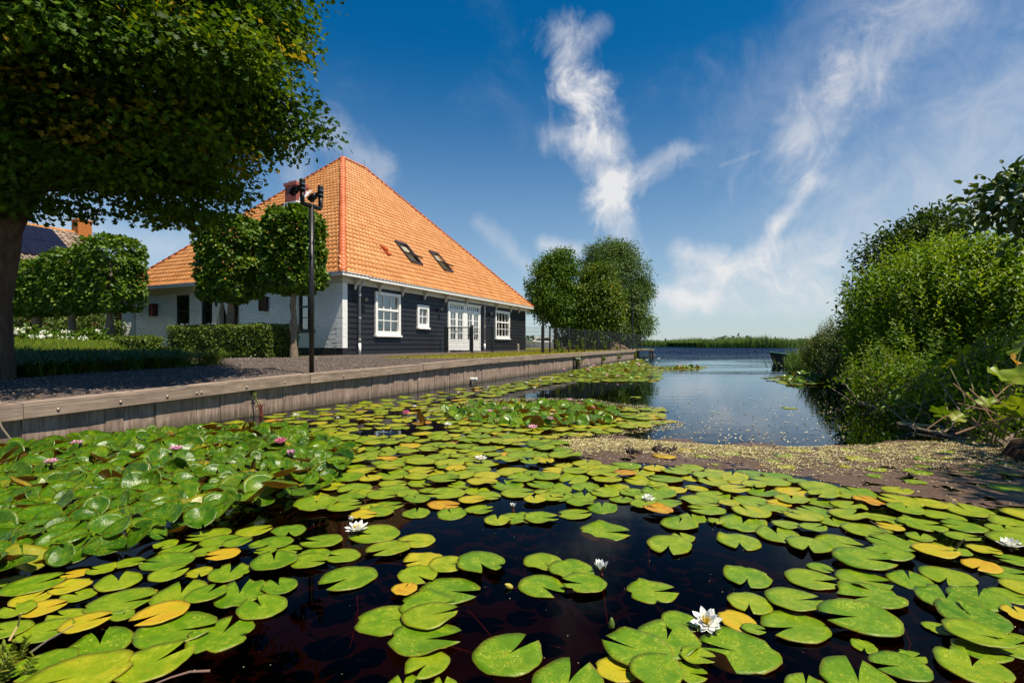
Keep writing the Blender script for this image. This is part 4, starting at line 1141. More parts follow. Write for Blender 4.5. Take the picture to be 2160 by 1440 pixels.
for i in range(1, 23): mb.bar((0, y0 + .05 + i * .05, .1), (0, y0 + .05 + i * .05, 1.16), .0055)
for k in range(1, 6): mb.bar((0, y0 + .04, .1 + k * .178), (0, y1 - .04, .1 + k * .178), .0075)
tag(mb.build('wire_panel', FEN, gate), kind='stuff')
mb = MB(); mb.box(-.04, .04, -1.40, -1.28, .78, 1.0); mb.bar((-.09, -1.34, .92), (-.09, -1.22, .92), .022); mb.bar((-.04, -1.34, .92), (-.1, -1.34, .92), .02); mb.build('lock', FEN, gate)
for z in (.18, 1.1): MB().box(-.03, .03, -.10, -.03, z, z + .05).build('hinge', FEN, gate)
# wooden marker stub in the lawn
q = atY(1093, 742, 23.5); mk = empty('marker_post', (q[0], q[1], .64), YAW)
tag(mk, 'short pale wooden stake standing on the lawn in front of the far boards', 'stake'); MB().box(-.035, .035, -.035, .035, -.1, .38).build('stake', simple_mat('pale_stake', (.42, .38, .32), .8), mk); 
MB().prism([(-.035, -.035, .38), (.035, -.035, .38), (0, -.035, .41)], (0, .07, 0)).build('stake_tip', simple_mat('pale_stake_tip', (.42, .38, .32), .8), mk)

# ============================================================ TREES ON THE LEFT
def bark_mat(name, a, b, c, sc=1.0):
    m, nt, out = new_mat(name); tc = worldpos(nt)
    mp = nt.new('ShaderNodeMapping'); mp.inputs['Scale'].default_value = (14 * sc, 14 * sc, 3.2 * sc); nt.link(tc, mp.inputs[0])
    n = nt.noise(mp.outputs[0], 1.2, 7, .65, .6); bg_ = nt.noise(tc, 2.5 * sc, 4)
    col = nt.ramp(n, [(.3, a), (.55, b), (.8, c)]); col = nt.mix(nt.mr(bg_, .5, .75, 0, .5), col, (.10, .075, .03))
    principled(nt, out, col, .9, .15, normal=nt.bump(n, .9, .03)); return m
BARK = bark_mat('maple_bark', (.05, .032, .022), (.10, .066, .045), (.16, .115, .085))
LBARK = bark_mat('lime_bark', (.12, .09, .065), (.24, .185, .14), (.34, .27, .21), 1.4)
MAPLE = leaf_mat('maple_leaf', (.022, .050, .005), (.065, .135, .007), (.19, .25, .012), (.34, .24, .025), trans=.40, rough=.5, spec=.15)
LIME = leaf_mat('lime_leaf', (.024, .065, .006), (.075, .15, .010), (.17, .25, .016), (.27, .26, .03), trans=.32, rough=.45, spec=.25)

# big maple
TB = np.array([-7.64, 7.2, .45])
bt = empty('maple_tree', TB); tag(bt, 'huge dark maple tree leaning over the garden at the left', 'tree')
def rel(ells): return [(a - TB[0], b - TB[1], c - TB[2], d, e, f) for a, b, c, d, e, f in ells]
mells = rel([(-6.5, 7.0, 6.0, 3.25, 2.6, 2.9), (-3.85, 6.1, 4.7, .8, .8, .7), (-3.75, 7.3, 4.3, .8, .8, .45), (-4.75, 6.7, 3.7, 1.1, 1.1, .65), (-6.3, 6.7, 3.45, 1.5, 1.2, .7), (-7.9, 7.4, 3.8, 1.3, 1.3, .8), (-3.65, 6.6, 6.1, .75, 1.0, 1.0), (-5.7, 5.6, 4.7, 1.3, .9, .9), (-3.4, 7.3, 4.05, .45, .5, .26), (-5.3, 7.4, 3.3, 1.0, .9, .4), (-4.7, 4.9, 4.3, .8, .6, .5), (-5.7, 4.5, 4.5, .9, .7, .6), (-3.75, 5.6, 4.3, .6, .6, .45)])
mcr, mC = crown('crown', mells, 640, 215, .33, .074, MAPLE, bt, 'maple', 1.0, inner=.66, flat=.20, up=1.3, droop=.3, young=.12)
mb = MB()
mb.tube([(-.02, 0, -.3), (0, 0, 0), (.02, 0, .5), (.0, 0, 1.2), (.10, 0, 1.9), (.20, -.02, 2.5), (.35, -.05, 4.2), (.4, 0, 6)], [.42, .33, .285, .275, .29, .28, .2, .1], 20, cap=False)
for pth, rr in (([(.05, 0, 1.75), (.5, -.05, 2.5), (1.3, -.2, 3.4), (2.6, -.5, 4.3)], [.19, .15, .10, .03]), ([(.1, 0, 2.4), (-.6, .3, 3.2), (-1.6, .7, 4.4)], [.16, .11, .03]), ([(.15, 0, 2.5), (.9, .2, 3.1), (2.4, .4, 3.5), (3.9, .3, 3.55)], [.15, .10, .06, .02]),
                ([(.1, 0, 2.2), (.6, -.9, 3.0), (1.5, -1.8, 3.7)], [.15, .09, .03]), ([(.2, 0, 3.4), (1.2, -.3, 4.6), (2.7, -.6, 5.4)], [.14, .09, .03])):
    mb.tube(pth, rr, 10, cap=False)
limbs((.1, 0, 2.2), (.35, 0, 5.5), .18, mC, 46, mb)
mb.build('trunk', BARK, bt, True)
tw = MB()
for s in range(7):
    a = np.array(atY(372 + s * 2, 455, 7.6)) - TB; e = np.array(atY(415 + R.normal() * 14, 497 + R.normal() * 6, 7.8)) - TB
    tw.tube([a, (a + e) / 2 + R.normal(size=3) * .06, e], [.012, .008, .003], 5, False)
tw.build('bare_twigs', BARK, bt)

# pleached limes
def pleached(u, v, w, d, z0, z1, lab, tr=.085, seed=0):
    x, y, _ = T(u, v); g = float(gz(u, v)); r = empty('lime_tree', (x, y, g), YAW); tag(r, lab, 'tree', 'clipped box shaped lime trees in front of the house')
    n = 7500; P = np.stack([R.uniform(-d / 2, d / 2, n), R.uniform(-w / 2, w / 2, n), R.uniform(z0 - g, z1 - g, n)], -1)
    hs = np.array([d / 2, w / 2, (z1 - z0) / 2]); c0 = np.array([0, 0, (z0 + z1) / 2 - g])
    q = (P - c0) / hs; ax = np.argmax(np.abs(q), 1); keepout = R.random(n) < .78
    idx = np.arange(n); q[idx[keepout], ax[keepout]] = np.sign(q[idx[keepout], ax[keepout]]) * R.uniform(.86, 1.03, keepout.sum())
    # round the box corners a little and make the clipped face uneven
    q *= (1 - .15 * np.clip((np.abs(q) ** 6).sum(1, keepdims=True) - 1, 0, 2)); q *= 1 + .08 * np.sin(q[:, [1]] * 7 + seed) * np.sin(q[:, [2]] * 9 + seed * 2)
    P = c0 + q * hs
    O = np.zeros_like(P); O[idx, ax] = np.sign(q[idx, ax])
    N = unit(O * .7 + R.normal(size=P.shape) * .4 + np.array([0, 0, .6])); A = unit(O * .7 + R.normal(size=P.shape) * .55 - np.array([0, 0, .45]))
    L = R.uniform(.09, .17, n); tone = np.clip(R.normal(.45, .2, n), 0, .88); yy = R.random(n) < .015; tone[yy] = .95
    mobj('crown', leaf_mesh('crown', P, A, N, L, L * .85, tone, 'oval', LIME), r)
    mb = MB(); k = 9; zs = np.linspace(-.1, z0 - g + .5, k)
    mb.tube([(R.normal() * .012, R.normal() * .012, z) for z in zs], [tr * (1.35 if i == 0 else 1 + .16 * R.normal() * (0 < i < k - 1)) for i in range(k)], 12, False)
    for j in range(4):
        zz = z0 - g + .3 + j * .5
        for s in (-1, 1): mb.tube([(0, 0, zz - .2), (0, s * w * .2, zz), (0, s * w * .45, zz + .03)], [.04, .03, .012], 6, False)
    mb.build('trunk', LBARK, r, True); return r
pleached(10.65, 11.72, 1.6, 1.1, 2.62, 4.9, 'clipped lime tree beside the lamp post with a pale bare trunk', .095, 1)
pleached(10.65, 14.42, 2.05, 1.2, 2.5, 4.95, 'wide clipped lime tree whose trunk rises out of the box hedge', .10, 2)
pleached(10.65, 20.9, 2.5, 1.3, 2.3, 4.9, 'clipped lime tree nearest the orange roof in the left hand row', .13, 3)
pleached(10.65, 23.45, 2.5, 1.3, 2.3, 4.6, 'clipped lime tree in the middle of the left hand row', .13, 4)
pleached(10.65, 26.0, 2.5, 1.3, 2.3, 4.38, 'clipped lime tree of the left hand row nearest the maple trunk', .13, 5)

# box hedges
BOX = leaf_mat('box_leaf', (.03, .07, .008), (.09, .15, .015), (.19, .24, .025), (.26, .25, .06), trans=.25, rough=.4)
HEDGEIN = simple_mat('hedge_twigs', (.03, .03, .012), .95, .05)
def hedge(u0, u1, v0, v1, h, lab, n=9000, ls=.05):
    x, y, _ = T((u0 + u1) / 2, (v0 + v1) / 2); g = float(gz((u0 + u1) / 2, (v0 + v1) / 2)); r = empty('hedge', (x, y, g), YAW); tag(r, lab, 'hedge')
    a, b = (u1 - u0) / 2, (v1 - v0) / 2
    MB().box(-a + .07, a - .07, -b + .07, b - .07, -.05, h - .08).build('twigs', HEDGEIN, r)
    P = np.stack([R.uniform(-a, a, n), R.uniform(-b, b, n), R.uniform(0, h, n)], -1); hs = np.array([a, b, h / 2]); c0 = np.array([0, 0, h / 2])
    q = (P - c0) / hs; side = R.choice(3, n, p=[.40, .15, .45]); idx = np.arange(n); sg = np.where(R.random(n) < .7, -1, 1.); sg[side == 2] = 1
    q[idx, side] = sg; P = c0 + q * hs; O = np.zeros_like(P); O[idx, side] = sg
    P += O * (R.normal(0, .022, (n, 1)) + .03 * np.sin(P[:, [1]] * 5) * np.sin(P[:, [2]] * 6 + P[:, [0]] * 4))
    N = unit(O * .8 + R.normal(size=P.shape) * .5 + np.array([0, 0, .3])); A = unit(O * .5 + R.normal(size=P.shape) * .7)
    L = ls * R.uniform(.7, 1.35, n); mobj('foliage', leaf_mesh('foliage', P, A, N, L, L * .75, np.clip(R.normal(.5, .2, n), 0, 1), 'oval', BOX), r)
hedge(10.05, 11.15, 12.05, 16.6, .93, 'long clipped box hedge in front of the white gable', 17000)
hedge(10.3, 11.0, 18.3, 20.2, .62, 'low clipped box hedge further left under the wall lantern', 4500, .055)

# ornamental grass bed
PENN = leaf_mat('fountain_grass', (.03, .06, .006), (.08, .13, .009), (.19, .24, .014), trans=.3, rough=.45)
def tuft_bed():
    C = []
    for u in np.arange(1.6, 8.4, .42):
        for v in np.arange(9.95, 19.5, .46):
            uu_, vv_ = u + R.normal() * .1, v + R.normal() * .1
            if uu_ > 7.0 - (vv_ - 9.9) * .06 + (.5 if vv_ > 11 else 0) + max(0, vv_ - 14) * .5: continue
            if vv_ > 19.3: continue
            C.append((uu_, vv_))
    C = np.array(C); nb = 130; n = len(C); k = 4
    cu = np.repeat(C[:, 0], nb); cv = np.repeat(C[:, 1], nb); N = n * nb
    x, y, _ = T(cu, cv); z = gz(cu, cv)
    an = R.random(N) * 6.283; rd = R.random(N) ** .7; reach = .12 + .50 * rd; x = x + R.normal(0, .10, N); y = y + R.normal(0, .10, N); hh = (.62 - .22 * rd) * R.uniform(.8, 1.15, N) * np.interp(cv, [9.5, 11, 13, 15, 17], [.58, .52, .46, .62, .9])
    t = np.array([0, .35, .7, 1.0]); w = np.array([.0055, .0055, .0045, .001])
    hz_ = np.array([0, .62, 1.0, .78]); rz_ = np.array([.05, .28, .68, 1.0])
    dx, dy = np.cos(an), np.sin(an); px = x[:, None] + dx[:, None] * reach[:, None] * rz_; py = y[:, None] + dy[:, None] * reach[:, None] * rz_; pz = z[:, None] + hh[:, None] * hz_
    a = np.stack([px - dy[:, None] * w, py + dx[:, None] * w, pz], -1); b = np.stack([px + dy[:, None] * w, py - dx[:, None] * w, pz], -1)
    V = np.stack([a, b], 2).reshape(-1, 3); base = (np.arange(N) * 8)[:, None]
    q = np.array([(0, 1, 3, 2), (2, 3, 5, 4), (4, 5, 7, 6)]); Fc = (q[None] + base[..., None]).reshape(-1, 4)
    me = raw_mesh('ornamental_grass', V, Fc, [PENN], attrs={'tone': np.repeat(np.clip(R.normal(.5, .2, N), 0, 1), 8)})
    tag(mobj('ornamental_grass', me), 'arching ornamental grass bed shaded by the maple in front of the hedge', kind='stuff')
tuft_bed()

# hydrangeas and shrubs behind
HYD = tone_mat('hydrangea_bloom', [(0, (.55, .58, .35)), (.5, (.75, .75, .62)), (1, (.82, .81, .74))], .8)
def hydrangea(px, Y, z, n, lab, dx=1.0):
    c = atY(px, 726, Y); r = empty('hydrangea_bush', (c[0], c[1], .6), YAW); tag(r, lab, 'hydrangea', 'white flowering hydrangeas below the clipped limes')
    ells = [(0, 0, z - .6 - .55, .45, dx, .5)]
    crown('foliage', ells, 60, 22, .14, .13, LIME, r, 'oval', .75, .6)
    for i in range(n):
        y = R.uniform(-dx, dx); p = Vector((-.25 + R.normal() * .15, y, z - .6 - .08 + R.normal() * .07 - .25 * abs(y) / dx)); m = 46; d = unit(R.normal(size=(m, 3)))
        rr = R.uniform(.07, .12); d[:, 2] *= .6
        mobj('flower_head', leaf_mesh('flower_head', np.array(p) + d * rr, R.normal(size=(m, 3)), d + R.normal(0, .2, (m, 3)), .05, .05, R.random(m), 'diamond', HYD), r)['kind'] = 'stuff'
hydrangea(58, 17.6, 1.66, 11, 'white hydrangea bush right beside the maple trunk', 1.0)
hydrangea(122, 17.6, 1.5, 9, 'white hydrangea bush in front of the brick house window', .8)
hydrangea(192, 17.2, 1.5, 9, 'white hydrangea bush next to the white side wing', .8)
SHRUB = leaf_mat('garden_shrub_leaf', (.03, .065, .01), (.07, .12, .014), (.16, .20, .025), trans=.25)
def shrub(px, Y, w, z0, z1, lab, n=260, ls=.13, mat=SHRUB, nl=24):
    c = atY(px, 726, Y); r = empty('shrub', (c[0], c[1], z0), 0); tag(r, lab, 'shrub')
    o, C = crown('foliage', [(0, 0, (z1 - z0) / 2, w, w, (z1 - z0) / 2)], n, nl, .2, ls, mat, r, 'oval', .6, .5)
    mb = MB(); limbs((0, 0, -.1), (0, 0, (z1 - z0) * .6), .06, C, 12, mb); mb.tube([(0, 0, -.2), (0, 0, (z1 - z0) * .6)], [.07, .03], 6); mb.build('stem', LBARK, r); return r
shrub(188, 23.5, 1.3, .6, 2.75, 'round yellow green shrub between the brick house and the side wing', 200)
shrub(52, 22.5, 1.3, .6, 2.6, 'dark green shrub behind the hydrangea beside the maple trunk', 200)
shrub(150, 25.0, .9, .6, 2.6, 'loose shrub growing in front of the brick house window', 80)

# ---- neighbour's brick house
nb_ = empty('brick_house', T(8, 32, .6), YAW); tag(nb_, 'red brick house with solar panels on its tiled roof behind the limes', 'house')
NBW = 9.1
mb = MB(); wx = ur  # local: x along u 0..9.1, y inland
def nbx(px, v=32.0):
    t = (px - 1080) / F; return (v * .9138 + .4063 * v * t) / (.4063 - .9138 * t) - 8
wx0, wx1 = nbx(107), nbx(150)
mb = MB()
for a, b, c, d in holes_boxes(0, NBW, 0, 4.0, [(wx0, wx1, .2, 2.1)]): mb.box(a, b, 0, .25, c, d)
mb.box(NBW - .25, NBW, .25, 8, 0, 4.0); mb.prism([(NBW - .25, 0, 4.0), (NBW - .25, 8, 4.0), (NBW - .25, 4.2, 6.95)], (.25, 0, 0)); mb.box(.5, NBW - .5, 2, 2.1, 0, 3.5)
nw = mb.build('wall', RMORT, nb_)
V = []; Fs = []; k = 0
for r_ in range(int(4.0 / .066)):
    z = r_ * .066; x = -.1 * (r_ % 2)
    while x < NBW:
        if not (wx0 - .21 < x < wx1 and .2 < z < 2.1):
            mbx = MB().box(max(0, x), min(NBW, x + .205), -.010 - .004 * R.random(), .0, z, z + .055); V.extend(mbx.V); Fs.extend([tuple(i + k for i in q) for q in mbx.F]); k += 8
        x += .217
tag(mobj('brick_courses', raw_mesh('brick_courses', V, Fs, [RBRICK], attrs={'tone': np.repeat(R.random(len(V) // 8), 8)}), nw), kind='stuff')
window('window', (wx0, wx1, .2, 2.1), nb_, 2, 1, fr=.09, bar=.06, out_=-.03)
NTILE = tile_mat('grey_brown_tile', (.15, .10, .07), (.25, .175, .125), (.36, .27, .20)); NRID = tile_mat('orange_ridge_tile', (.40, .16, .04), (.5, .21, .05), (.55, .26, .08))
eo = np.array([-.2, -.5, 3.75]); rg = np.array([-.2, 4.2, 7.15]); sl3 = rg - eo; SLn = np.linalg.norm(sl3); sdn = sl3 / SLn; nn = np.cross(np.array([1., 0, 0]), sdn)
mb = MB(); mb.add([eo, eo + np.array([NBW + .1, 0, 0]), rg + np.array([NBW + .1, 0, 0]), rg], [(0, 1, 2, 3)]); bo = np.array([-.2, 8.9, 3.75]); mb.add([rg, rg + np.array([NBW + .1, 0, 0]), bo + np.array([NBW + .1, 0, 0]), bo], [(0, 1, 2, 3)])
nroof = mb.build('roof', NTILE, nb_)
V = []; xs_ = np.arange(0, NBW, .30); ss_ = np.arange(-.02, SLn - .1, .36)
R3 = np.stack([np.array([1., 0, 0]), sdn, nn], 1); tV2 = tV * np.array([1.28, 1.08, 1.5]); lst = [(x + .15, s) for x in xs_ for s in ss_]
V = np.concatenate([tV2 @ R3.T + eo + np.array([x, 0, 0]) + sdn * s + nn * .01 for x, s in lst]); Fc = np.concatenate([tFa + i * len(tV) for i in range(len(lst))])
tag(mobj('tile_courses', raw_mesh('tile_courses', V, Fc, [NTILE], attrs={'tone': np.repeat(R.random(len(lst)), len(tV))}), nroof), kind='stuff')
rm = MB().lathe((0, 0, 0), [(.15, 0), (.13, .4)], 10, 'x').mesh('ridge_tile', NRID)
for x in np.arange(-.2, NBW - .2, .38): mobj('ridge_tile', rm, nroof, (x, 4.2, 7.12))
PV_ = simple_mat('solar_cell', (.010, .008, .016), .25, .5); 
pvm = MB().box(0, .98, 0, 1.62, 0, .04).mesh('solar_panel', PV_); RAIL = simple_mat('panel_rail', (.3, .3, .32), .4, .5, .6)
for i in range(7):
    for j in range(2):
        if i == 0 and j == 1: pass
        x = NBW - 1.55 - (i + 1) * 1.0; s = SLn - .35 - (j + 1) * 1.66
        if j == 1 and i > 4: continue
        o = mobj('solar_panel', pvm, nroof); p = eo + np.array([x, 0, 0]) + sdn * s + nn * .12; o.matrix_local = Matrix(((1, sdn[0], nn[0], p[0]), (0, sdn[1], nn[1], p[1]), (0, sdn[2], nn[2], p[2]), (0, 0, 0, 1)))
OBRICK = brick_mat('orange_brick', (.36, .11, .025), (.46, .16, .035), (.5, .2, .06))
cmb = MB()
for r_ in range(28):
    z = 5.75 + r_ * .075; j = .006 * (r_ % 2); cmb.box(NBW - .55 - j, NBW + .15 + j, 3.75 - j, 4.45 + j, z, z + .066)
cmb.box(NBW - .54, NBW + .14, 3.76, 4.44, 5.7, 5.75 + 28 * .075); cmb.box(NBW - .6, NBW + .2, 3.7, 4.5, 7.86, 7.95)
tag(cmb.build('chimney', OBRICK, nroof), kind='stuff')
vmb = MB(); 
for k in range(12):
    a = eo + sdn * (SLn * k / 12) + np.array([NBW + .02, 0, -.12]); b = eo + sdn * (SLn * (k + 1) / 12 - .02) + np.array([NBW + .02, 0, -.12]); vmb.bar(a, b, .32, .2)
vmb.build('verge_bricks', OBRICK, nroof)

# ============================================================ BEYOND THE FENCE
FT1 = leaf_mat('alder_leaf', (.030, .075, .006), (.075, .16, .010), (.17, .27, .018), (.25, .29, .03), trans=.35)
FT2 = leaf_mat('maple_far_leaf', (.030, .065, .006), (.085, .155, .010), (.20, .27, .018), (.34, .28, .03), trans=.35)
FT3 = leaf_mat('willow_leaf', (.035, .07, .012), (.075, .14, .022), (.16, .23, .045), trans=.3)
def tree(name, base, ells, ncl, nl, cr, ls, mat, lab, tr=.15, shape='oval', aspect=.6, group=None, young=0, flat=.6, inner=.45, nl_=26, th=None, bark=BARK, droop=.2):
    r = empty(name, base); tag(r, lab, 'tree', group); b = np.array(base)
    e = [(x - b[0], y - b[1], z - b[2], p, q, s) for x, y, z, p, q, s in ells]
    o, C = crown('crown', e, ncl, nl, cr, ls, mat, r, shape, aspect, inner, flat, young=young, droop=droop)
    th = th or max(x[2] for x in e); mb = MB(); mb.tube([(0, 0, -.3), (0, 0, .2), (.05, 0, th * .5), (.1, 0, th)], [tr * 1.4, tr, tr * .7, tr * .2], 10, False); limbs((0, 0, th * .3), (.1, 0, th), tr, C, nl_, mb); mb.build('trunk', bark, r, True); return r
def EL(px, py, Y, rx, ry, rz): c = atY(px, py, Y); return (c[0], c[1], c[2], rx, ry, rz)
tree('alder_tree', tuple(atY(1172, 740, 37)[:2]) + (.6,), [EL(1165, 610, 37, 1.75, 1.7, 2.5), EL(1150, 640, 36.6, 1.1, 1.3, 1.5), EL(1180, 560, 37, 1.1, 1.2, 1.2), EL(1195, 650, 36.5, 1.3, 1.2, 1.6)], 420, 70, .33, .17, FT1, 'round bright green alder tree next to the far end of the farmhouse', .16)
tree('maple_tree', tuple(atY(1262, 738, 37.2)[:2]) + (.6,), [EL(1252, 635, 37, 1.8, 1.6, 2.6), EL(1280, 650, 36.5, 1.3, 1.2, 1.7), EL(1240, 690, 36.5, 1.5, 1.2, 1.2), EL(1262, 585, 37, 1.0, 1.0, 1.1)], 420, 70, .33, .17, FT2, 'yellowish green maple tree in the middle of the group behind the fence', .15, young=.06)
tree('willow_tree', tuple(atY(1300, 738, 43)[:2]) + (.6,), [EL(1300, 610, 43.5, 2.9, 2.6, 4.2), EL(1275, 560, 44, 1.9, 1.8, 2.3), EL(1335, 650, 42.5, 1.7, 1.8, 2.6), EL(1345, 690, 41.5, 1.15, 1.3, 1.25), EL(1310, 540, 44, 1.2, 1.4, 1.2)], 760, 80, .42, .21, FT3, 'large grey green willow tree at the tip of the land behind the fence', .25, 'diamond', .36, droop=.6)
# dark undergrowth below the group
shrub(1215, 38.5, 1.6, .5, 2.6, 'dark undergrowth bush below the trees behind the fence', 140, .2, FT1, 22)
shrub(1290, 40.5, 1.9, .5, 2.9, 'dark undergrowth bush below the willow behind the fence', 150, .22, FT3, 22)
# sheds and heaps behind the fence
TARP = simple_mat('brown_tarpaulin', (.21, .14, .10), .8, .2, var=.3, scale=2.5, bump=.4, bscale=6)
q = atY(1297, 735, 37.5); tp = empty('covered_heap', (q[0], q[1], .6), 0); tag(tp, 'low heap under a brown sheet behind the far fence posts', 'covered heap')
mb = MB(); nx, ny = 14, 6; V = []
for i in range(nx + 1):
    for j in range(ny + 1):
        x = -1.25 + 2.5 * i / nx; y = -.8 + 1.6 * j / ny; h = max(0, (.62 - .42 * abs(x + .05)) * (1 - (abs(y) / .8) ** 2)); V.append((x, y, h + R.normal() * .025 * (h > 0.02)))
mb.add(V, [(i * (ny + 1) + j, (i + 1) * (ny + 1) + j, (i + 1) * (ny + 1) + j + 1, i * (ny + 1) + j + 1) for i in range(nx) for j in range(ny)]); mb.build('sheet', TARP, tp)
mb = MB(); mb.box(-1.0, 1.0, -.55, .55, -.02, .15); mb.build('pallet', DARKWOOD, tp)
for i, (px, Y, hh) in enumerate(((1176, 21.9, .7), (1200, 23.6, .6), (1227, 25.6, .75), (1183, 22.6, .35), (1251, 27.5, .55), (1300, 31, .4), (1215, 24.6, .4), (1275, 29.3, .45))):
    q = atY(px, 745, Y); weed('weed_clump', q[0], q[1] - .25, .6, hh, 6, .10, ['tall green weed at the first fence post on the quay', 'green weed below the fence left of the mooring pile', 'tallest green weed climbing the fence behind the mooring pile', 'low bushy weed close to the corner post of the fence', 'weed at the foot of the fence beyond the mooring pile', 'small weed in front of the covered heap', 'short weed between two taller ones along the fence', 'small weed along the fence just before the covered heap'][i], 'weeds', spread=.06)
# white cabin cruiser and rowing boat
HULL = paint_mat('white_hull', (.8, .79, .77), .35); NAVY = simple_mat('dark_hull_band', (.03, .03, .04), .4)
def hull(name, L, Bm, D, mat, parent, bowrise=.3, open_=False):
    n, m = 12, 7; V = []
    for i in range(n + 1):
        t = i / n; w = Bm / 2 * (1 - max(0, (t - .45) / .55) ** 2.2) * (1 - .15 * max(0, (.2 - t) / .2)); x = L * (t - .5); sheer = D + bowrise * max(0, t - .3) ** 2
        for j in range(m):
            a = math.pi * (j / (m - 1) - .5); y = math.sin(a) * w; z = sheer * (1 - math.cos(a) ** .6 if abs(a) < math.pi / 2 - 1e-6 else 1); V.append((x + (t > .8) * (z / sheer) * .25 * (t - .8) / .2, y, z - D * .35))
    Fc = [(i * m + j, (i + 1) * m + j, (i + 1) * m + j + 1, i * m + j + 1) for i in range(n) for j in range(m - 1)]; Fc.append(tuple(range(m)))
    mb = MB(); mb.add(V, Fc)
    if not open_:
        mb.add([V[i * m + j] for i in range(n + 1) for j in (0, m - 1)], [(2 * i, 2 * i + 2, 2 * i + 3, 2 * i + 1) for i in range(n)])
    return mb.build(name, mat, parent), V, n, m
c = atY(1146, 726, 52); bt2 = empty('motor_boat', (c[0], c[1], 0.55), math.radians(178)); tag(bt2, 'white cabin motor boat moored beyond the lawn past the end of the farmhouse', 'boat')
hull('hull', 5.2, 1.9, 1.1, HULL, bt2, .5)
mb = MB(); mb.prism([(-.9, -.7, .7), (1.2, -.7, .7), (.7, -.7, 1.25), (-.7, -.7, 1.3)], (0, 1.4, 0)); mb.build('cabin', HULL, bt2); mb = MB(); mb.prism([(-.6, -.71, .85), (.85, -.71, .85), (.6, -.71, 1.14), (-.55, -.71, 1.16)], (0, 1.42, 0)); mb.build('cabin_window', GLASS, bt2)
mb = MB()
for s in (-.75, .75): mb.tube([(1.2, s, .72), (2.5, s * .35, 1.25)], .02, 5); mb.tube([(-1.9, s, .7), (-1.9, s, 1.2), (-1.0, s, 1.28)], .02, 5)
mb.build('railing', RING, bt2)
GREENB = simple_mat('green_boat_paint', (.02, .10, .075), .4); DARKB = simple_mat('dark_boat_hull', (.015, .02, .022), .4)
c = atY(1640, 726, 25.6); rb_ = empty('rowing_boat', (c[0] + 1.75, c[1] + .1, .0), math.radians(176)); tag(rb_, 'dark green rowing boat with its bow poking out of the reeds on the right', 'boat')
ho, V, n, m = hull('hull', 3.6, 1.35, .55, DARKB, rb_, .55, True)
mb = MB()
for s in (0, m - 1): mb.tube([V[i * m + s] for i in range(n + 1)], .045, 6)
mb.build('gunwale', GREENB, rb_); mb = MB(); mb.box(-.1, .15, -.55, .55, .2, .24); mb.box(-1.2, -.95, -.5, .5, .2, .24); mb.build('thwart', GREENB, rb_)
mb = MB(); mb.add([V[i * m + j] for i in range(8, n + 1) for j in (0, m - 1)], [(2 * i, 2 * i + 2, 2 * i + 3, 2 * i + 1) for i in range(n - 8)]); mb.build('foredeck', GREENB, rb_)
# small landing stage at the end of the quay
c = T(35.9, 5.9, 0); js = empty('landing_stage', c, YAW); tag(js, 'small grey landing stage at the outer end of the quay', 'landing stage')
for k in range(6): MB().box(-.3 + k * .22, -.09 + k * .22, -.75, .55, .58 + .004 * (k % 2), .62 + .004 * (k % 2)).build('plank', CAP, js)
for x, y in ((-.2, -.65), (.9, -.65), (.9, .4)): MB().tube([(x, y, -.6), (x, y, .6)], .06, 8).build('pile', DARKWOOD, js)
for k in range(3): MB().box(.9 + k * .2, 1.08 + k * .2, -.8, .2, .22, .26).build('step_plank', CAP, js)

# ============================================================ RIGHT BANK
RS1 = leaf_mat('shrub_leaf_bright', (.028, .08, .006), (.115, .21, .010), (.26, .35, .018), (.33, .37, .03), trans=.38, rough=.45, spec=.25)
RS2 = leaf_mat('elder_leaf', (.018, .045, .007), (.05, .10, .012), (.12, .18, .02), (.2, .13, .03), trans=.22)
RS3 = leaf_mat('sallow_leaf', (.035, .065, .012), (.085, .12, .02), (.17, .19, .035), trans=.25)
def stem_shrub(name, base, ells, nst, per, ls, mat, lab, aspect=.42, lean=.2, group=None):
    """a shrub of upright shoots with leaves set along each shoot"""
    r = empty(name, base); tag(r, lab, 'shrub', group); b = np.array(base)
    E = [(x - b[0], y - b[1], z - b[2], p, q, s) for x, y, z, p, q, s in ells]
    tip, O = in_ellipsoids(E, nst, .62); tip = tip[tip[:, 2] > -.3]; O = O[:len(tip)]; n = len(tip)
    dirn = unit(np.stack([R.normal(0, lean, n), R.normal(0, lean, n), np.ones(n)], -1) + unit(tip - np.array([0, 0, 1.0])) * .55); Ls = R.uniform(.45, .95, n)
    t = np.tile(np.linspace(0, 1, per), n); D = np.repeat(dirn, per, 0); Tp = np.repeat(tip, per, 0); LL = np.repeat(Ls, per)
    P = Tp - D * ((1 - t) * LL)[:, None]; m = len(P)
    ang = np.tile(np.arange(per) * 2.4, n) + np.repeat(R.random(n) * 6.28, per)
    side = unit(np.cross(D, R.normal(size=(m, 3)) * .1 + np.array([.3, .9, .1]))); s2 = np.cross(D, side)
    out = side * np.cos(ang)[:, None] + s2 * np.sin(ang)[:, None]
    A = unit(out + D * .75); N = unit(D + R.normal(0, .25, (m, 3)) - out * .2)
    L = ls * (1.1 - .6 * t ** 2) * R.uniform(.7, 1.2, m); tone = np.clip(np.repeat(R.normal(.42, .13, n), per) + .22 * t ** 2 + R.normal(0, .08, m), 0, 1)
    mobj('foliage', leaf_mesh('foliage', P, A, N, L, L * aspect, tone, 'oval', mat), r)
    mb = MB(); kk = R.choice(n, min(n, 90), replace=False)
    for i in kk:
        a = tip[i] - dirn[i] * Ls[i]; root = np.array([R.normal() * .25, R.normal() * .25, -.2]); mb.tube([root, root * .4 + a * .6 + np.array([0, 0, -.15]), a, tip[i]], [.025, .014, .008, .003], 4, False)
    mb.build('stem', LBARK, r); return r
b0 = atY(1985, 726, 9.6)
